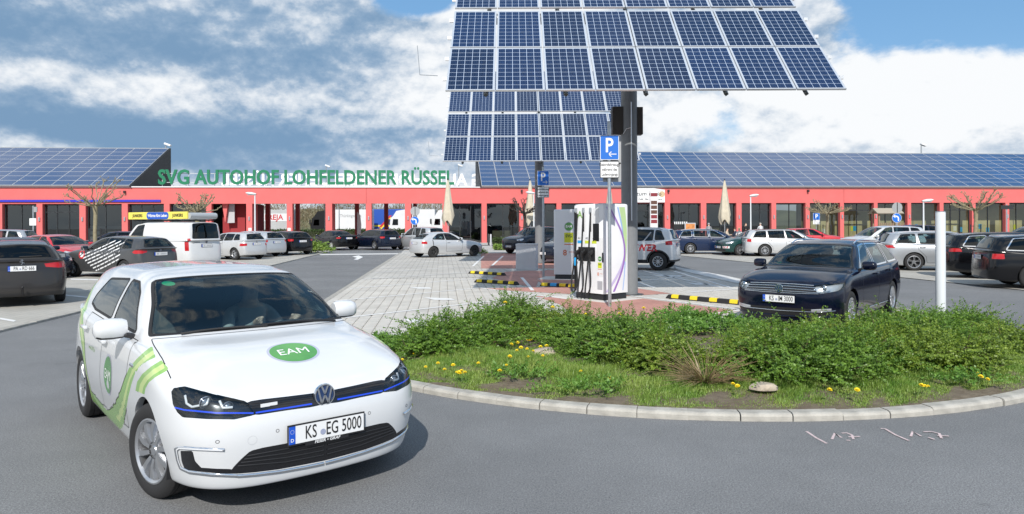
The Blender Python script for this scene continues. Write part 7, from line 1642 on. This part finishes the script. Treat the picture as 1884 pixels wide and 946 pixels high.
# ------------------------------------------------------------------ lorries beyond the passage
mat('truck_grey', (.42, .43, .43), .6, var=.08, vscale=.6); mat('truck_white', (.66, .67, .68), .45, var=.05, vscale=.5); mat('truck_blue', (.012, .07, .36), .45); mat('truck_black', (.012, .012, .014), .35, coat=.4); mat('stripe_yellow', (.72, .58, .03), .5)
def trailer(x0, x1, Y, m, label, top=4.0, cat='lorry trailer'):
    X0, X1 = lvl(x0, 400)[0] * Y, lvl(x1, 400)[0] * Y; r = empty('lorry_trailer', (X0, Y, 0), 0, label, cat, 'lorry trailers behind the passage'); L = X1 - X0; b = MB(); b.b2((0, 0, 1.15), (L, 2.5, top), bev=.03); b.build('box_body', MATS[m], r); b = MB(); b.b2((.05, .1, .95), (L - .05, 2.4, 1.15)); b.build('chassis', MATS['dark_metal'], r)
    for k in range(int(L / .55)): b = MB(); b.b2((.3 + k * .55, -.02, 1.10), (.33 + k * .55, .0, 1.45)); b.build('curtain_strap', MATS['grey_print'], r)
    for k in range(3):
        b = MB(); b.lathe([(0, -.02), (.28, -.02), (.30, -.04), (.5, -.04), (.5, .3), (0, .3)], 20, 'y', (L - 1.6 - k * 1.3, .1, .5)); b.build('wheel', MATS['tyre'], r, True)
    b = MB(); b.b2((2.5, .05, .45), (L - 5.0, .12, .85)); b.build('side_guard', MATS['grey_panel'], r); return r, L
def cab(x, Y, m, label):
    X = lvl(x, 400)[0] * Y; r = empty('lorry_cab', (X, Y, 0), 0, label, 'lorry', 'lorry cabs behind the passage'); b = MB(); b.prism([(0, .55), (0, 1.6), (.22, 2.75), (.55, 3.05), (1.0, 3.75), (2.25, 3.95), (2.25, .75), (1.5, .75), (1.45, 1.05), (.55, 1.05), (.5, .55)], 0, 2.45, 'y'); b.build('cab_body', MATS[m], r)
    b = MB(); b.prism([(.42, 1.75), (.55, 2.6), (1.25, 2.6), (1.25, 1.75)], -.012, 0, 'y'); b.build('side_window', MATS['dark_glass'], r); b = MB(); b.quad((-.012 + .045, .2, 1.8), (-.012 + .045, 2.25, 1.8), (.17, 2.25, 2.6), (.17, .2, 2.6)); b.build('windscreen', MATS['dark_glass'], r)
    for xx in (1.0, 3.6): b = MB(); b.lathe([(0, -.02), (.28, -.02), (.30, -.04), (.5, -.04), (.5, .3), (0, .3)], 20, 'y', (xx, .1, .5)); b.build('wheel', MATS['tyre'], r, True)
    b = MB(); b.b2((2.25, .6, .6), (4.6, 1.9, .95)); b.build('chassis', MATS['dark_metal'], r); b = MB(); b.b2((-.12, -.22, 1.9), (.1, -.05, 2.6), bev=.03); b.build('mirror', MATS['black_plastic'], r); return r
r, L = trailer(398, 536, 100, 'truck_grey', 'long grey trailer with white board and red letters behind the passage'); X0 = lvl(398, 400)[0] * 100; o = MB(); xa, xb = lvl(480, 400)[0] * 100 - X0, lvl(528, 400)[0] * 100 - X0; o.b2((xa, -.04, 2.35), (xb, -.004, 3.45)); o = o.build('name_board', MATS['truck_white'], r); flat_text('lettering', o, ((xa + xb) / 2, -.04, 2.9), (1, 0, 0), (0, 0, 1), 'FREJA', 1.05, 1.0, MATS['red_print'], .01, .02)
cab(571, 101, 'truck_black', 'black lorry cab facing left behind the passage'); r, L = trailer(604, 682, 101, 'truck_white', 'white trailer with grey writing behind the black lorry cab'); flat_text('lettering', r, (3.2, 0, 3.1), (1, 0, 0), (0, 0, 1), 'Thürkinger Tra', .62, .8, MATS['grey_print'], .01)
cab(660, 106, 'truck_blue', 'blue lorry cab seen between the passage pillars'); r, L = trailer(683, 748, 106, 'truck_blue', 'blue trailer with red and yellow diagonal stripe', 4.15)
for m_, dz in (('red_print', 0.), ('stripe_yellow', -.28)): flat('diagonal_stripe', r, (1.6, 0, 2.0 + dz), (1, 0, 0), (0, 0, 1), [(-.5, -.6), (-.1, -.6), (1.5, 1.2), (1.15, 1.2)], MATS[m_], .008 if dz else .012)
flat('yellow_line', r, (2.6, 0, 1.65), (1, 0, 0), (0, 0, 1), rect(4.8, .25), MATS['stripe_yellow'], .006)
cab(716, 99, 'truck_white', 'white lorry cab facing left in front of the blue trailer'); trailer(752, 800, 102, 'truck_white', 'plain white trailer right of the white lorry cab'); cab(793, 97, 'truck_white', 'white lorry cab at the right end of the passage')
# bare wood and bank beyond
leaf_mat('far_twig', (.10, .075, .05), (.24, .20, .11), .25, .1)
V = []; F = []
for i in range(41):
    x = -140 + i * 5
    for y, z in ((118, 0), (126, 1.0), (150, 4.0), (220, 6.5)): V.append((x, y, z + .5 * math.sin(i * 1.3 + y)))
F = [(i * 4 + k, i * 4 + k + 1, (i + 1) * 4 + k + 1, (i + 1) * 4 + k) for i in range(40) for k in range(3)]; mesh_obj('bank', V, F, mat('bank_ground', (.14, .14, .07), .95, var=.3, vscale=.2), None, True, 'structure')
g = RNG; n = 26000; P = np.stack([g.uniform(-75, 6, n), g.uniform(124, 150, n), np.zeros(n)], 1); P[:, 2] = (P[:, 1] - 118) * .12 + g.uniform(0, 1, n)**1.1 * (3.8 + 1.6 * np.sin(P[:, 0] * .35) + 1.1 * np.sin(P[:, 0] * 1.1 + 1)); d = unit(np.stack([g.normal(0, .5, n), g.normal(0, .5, n), np.ones(n)], 1)); w = unit(np.cross(d, g.normal(0, 1, (n, 3)))); s = g.uniform(.3, 1.0, (n, 1))
fast_quads('far_wood', np.stack([P, P + d * s * .5 + w * .05, P + d * s, P + d * s * .5 - w * .05], 1), MATS['far_twig'], kind='stuff'); tag(bpy.data.objects['far_wood'], 'brown leafless wood on the bank behind the lorries', 'wood')
# flags: two tall narrow white banners in the passage
for px, py0, py1, Y in ((597, 372, 430, 72), (657, 390, 432, 71)):
    X, _, z1 = at(px, py0, Y); r = empty('beach_flag', (X, Y, 0), 0, 'narrow white banner standing %s in the passage' % ('left of the wide pillar' if px < 620 else 'beside the blue lorry'), 'flag', 'white banners'); m = MB(); m.tube([(0, 0, 0), (0, 0, z1)], .025, 6); m.build('pole', MATS['galv'], r); m = MB(); m.prism([(0, .7), (.38, .9), (.42, z1 * .6), (.30, z1 - .3), (0, z1)], -.01, .01); m.build('cloth', MATS['plate_white'], r)
# cafe terrace: pots, beach basket, menu board, people
mat('terracotta', (.50, .26, .17), .85)
def pot(px, py, Bd, label, fl):
    a, z = on_b(px, py, Bd); X, Y = site(a, Bd); r = empty('flower_pot', (X, Y, .06), 0, label, 'flower pot', 'planted pots by the terrace'); m = MB(); m.lathe([(0, 0), (.26, 0), (.40, .50), (.44, .52), (.40, .56), (.34, .5), (0, .48)], 18); m.build('pot', MATS['terracotta'], r, True); q, b0, b1 = sprays(60, .38, .38, .35, 10, .15, .3, .07, up=1.3, seed=int(px)); q[..., 2] += .48; fast_quads('plant', q, MATS[fl], r)
pot(1233, 446, 58, 'terracotta pot with plants at the pillar left of the dark blue estate', 'grass_blade'); pot(1215, 440, 60, 'terracotta pot behind the white off-roader', 'herb_leaf')
a, z = on_b(1252, 415, 61); X, Y = site(a, 61); r = empty('beach_basket', (X, Y, .06), TH, 'striped hooded beach chair behind the dark blue estate', 'chair'); m = MB(); m.b2((-.6, 0, .2), (.6, .8, .55), bev=.04); m.build('seat', MATS['wood'], r); m = MB(); m.prism([(0, .5), (.85, .5), (.85, 1.7), (.1, 1.95), (-.1, 1.8)], -.62, -.55, 'x'); m.prism([(0, .5), (.85, .5), (.85, 1.7), (.1, 1.95), (-.1, 1.8)], .55, .62, 'x'); m.b2((-.62, .78, .5), (.62, .85, 1.7)); m.build('hood', MATS['frame_dark'], r)
for k in range(7): m = MB(); m.b2((-.6 + k * .18, -.12, 1.70), (-.51 + k * .18, -.08, 1.92)); m.build('fringe', MATS['plate_white'], r)
a, z = on_b(1270, 414, 59.5); X, Y = site(a, 59.5); r = empty('menu_board', (X, Y, .06), TH, 'light framed menu board above the dark blue estate roof', 'sign'); m = MB(); m.b2((-.5, 0, z - .55), (.5, .06, z + .12), bev=.03); m.build('frame', MATS['plate_blur'], r); m = MB(); m.b2((-.40, -.01, z - .48), (.40, -.002, z + .04)); m.build('poster', mat('poster_warm', (.55, .22, .07), .5, var=.4, vscale=3), r)
for s in (-.35, .35): m = MB(); m.tube([(s, .03, 0), (s, .03, z - .5)], .03, 6); m.build('leg', MATS['galv'], r)
skinm = MATS.get('skin') or mat('skin', (.62, .40, .30), .5)
def guest(px, py, Bd, top, legs, label, rz, seated=True, hairc=(.06, .04, .03)):
    a, _ = on_b(px, 420, Bd); X, Y = site(a, Bd); h = 0. if seated else .40; hz_ = (.0 if seated else .42)
    nd = {'pel': (0, 0, .50 + hz_, .14), 'bel': (-.02, 0, .68 + hz_, (.14, .12)), 'che': (-.03, 0, .90 + hz_, (.17, .12)), 'nk0': (-.02, 0, 1.05 + hz_, .08), 'nk': (0, 0, 1.11 + hz_, .05), 'hd0': (.02, 0, 1.18 + hz_, .075), 'hd1': (.01, 0, 1.27 + hz_, .085), 'hd2': (.0, 0, 1.33 + hz_, .05), 'nose': (.10, 0, 1.215 + hz_, .012)}
    ed = [('pel', 'bel'), ('bel', 'che'), ('che', 'nk0'), ('nk0', 'nk'), ('nk', 'hd0'), ('hd0', 'hd1'), ('hd1', 'hd2'), ('hd0', 'nose')]
    for s, n in ((1, 'l'), (-1, 'r')):
        nd.update({'sh' + n: (-.03, s * .19, 1.0 + hz_, .065), 'el' + n: (.06, s * .25, .74 + hz_, .045), 'wr' + n: (.28, s * .17, .76 + hz_, .032), 'ha' + n: (.36, s * .15, .78 + hz_, .035)}); ed += [('nk0', 'sh' + n), ('sh' + n, 'el' + n), ('el' + n, 'wr' + n), ('wr' + n, 'ha' + n)]
        nd.update({'th' + n: (.22, s * .10, .50, .08), 'kn' + n: (.42, s * .11, .48, .06), 'ft' + n: (.42, s * .11, .04, .045)} if seated else {'th' + n: (.01, s * .10, .75, .08), 'kn' + n: (.03, s * .10, .48, .058), 'ft' + n: (.0, s * .10, .05, .045)}); ed += [('pel', 'th' + n), ('th' + n, 'kn' + n), ('kn' + n, 'ft' + n)]
    cl = {k: 1 for k in nd}; cl.update({k: 0 for k in nd if k[:2] in ('hd', 'ha', 'no') or k == 'nk'}); cl.update({k: 2 for k in nd if k[:2] in ('th', 'kn', 'ft')})
    skin_person('person', label, (X, Y, .06), rz, nd, ed, [skinm, top, legs], cl, group='guests on the terrace', hair=((.01, 0, 1.27 + hz_), .10, mat('hair_%d' % px, hairc, .7)), sub=1)
    if seated:
        c = empty('terrace_chair', (X, Y, .06), rz, 'dark chair under the guest: ' + label.split(' ', 1)[1] if False else 'terrace chair carrying the ' + label.replace('guest', 'seated guest'), 'chair', 'terrace chairs'); m = MB(); m.b2((-.22, -.24, .38), (.25, .24, .41)); m.build('seat', MATS['frame_dark'], c); m = MB(); m.b2((-.27, -.24, .42), (-.24, .24, .85)); m.build('backrest', MATS['frame_dark'], c)
        for x in (-.2, .22):
            for y in (-.2, .2): m = MB(); m.b2((x - .015, y - .015, 0), (x + .015, y + .015, .38)); m.build('leg', MATS['frame_dark'], c)
tp = lambda n, c: mat('cloth_' + n, c, .85)
guest(1304, 424, 60, tp('grey', (.25, .26, .28)), tp('jeans', (.04, .06, .12)), 'guest in a grey top and cap behind the dark blue estate', 1.2, False, (.30, .30, .32)); guest(1338, 436, 58.5, tp('cream', (.5, .42, .33)), tp('jeans', (.04, .06, .12)), 'guest in a cream top below the closed parasol', -.6)
guest(1352, 436, 59.5, tp('navy', (.02, .03, .06)), tp('dark', (.03, .03, .035)), 'guest in dark clothes right of the closed parasol', 2.6); guest(1372, 432, 60.5, tp('black', (.012, .012, .014)), tp('dark', (.03, .03, .035)), 'guest in black standing left of the street lamp', -1.4, False); guest(1360, 440, 57.5, tp('white', (.62, .62, .62)), tp('jeans', (.04, .06, .12)), 'guest in a white top in front of the red pillar', -2.2, True, (.45, .35, .2))
a, _ = on_b(1400, 420, 61); 
guest(1399, 432, 61.5, tp('light', (.55, .57, .6)), tp('dark', (.03, .03, .035)), 'guest in a light top right of the street lamp', 1.7, False, (.35, .33, .3))
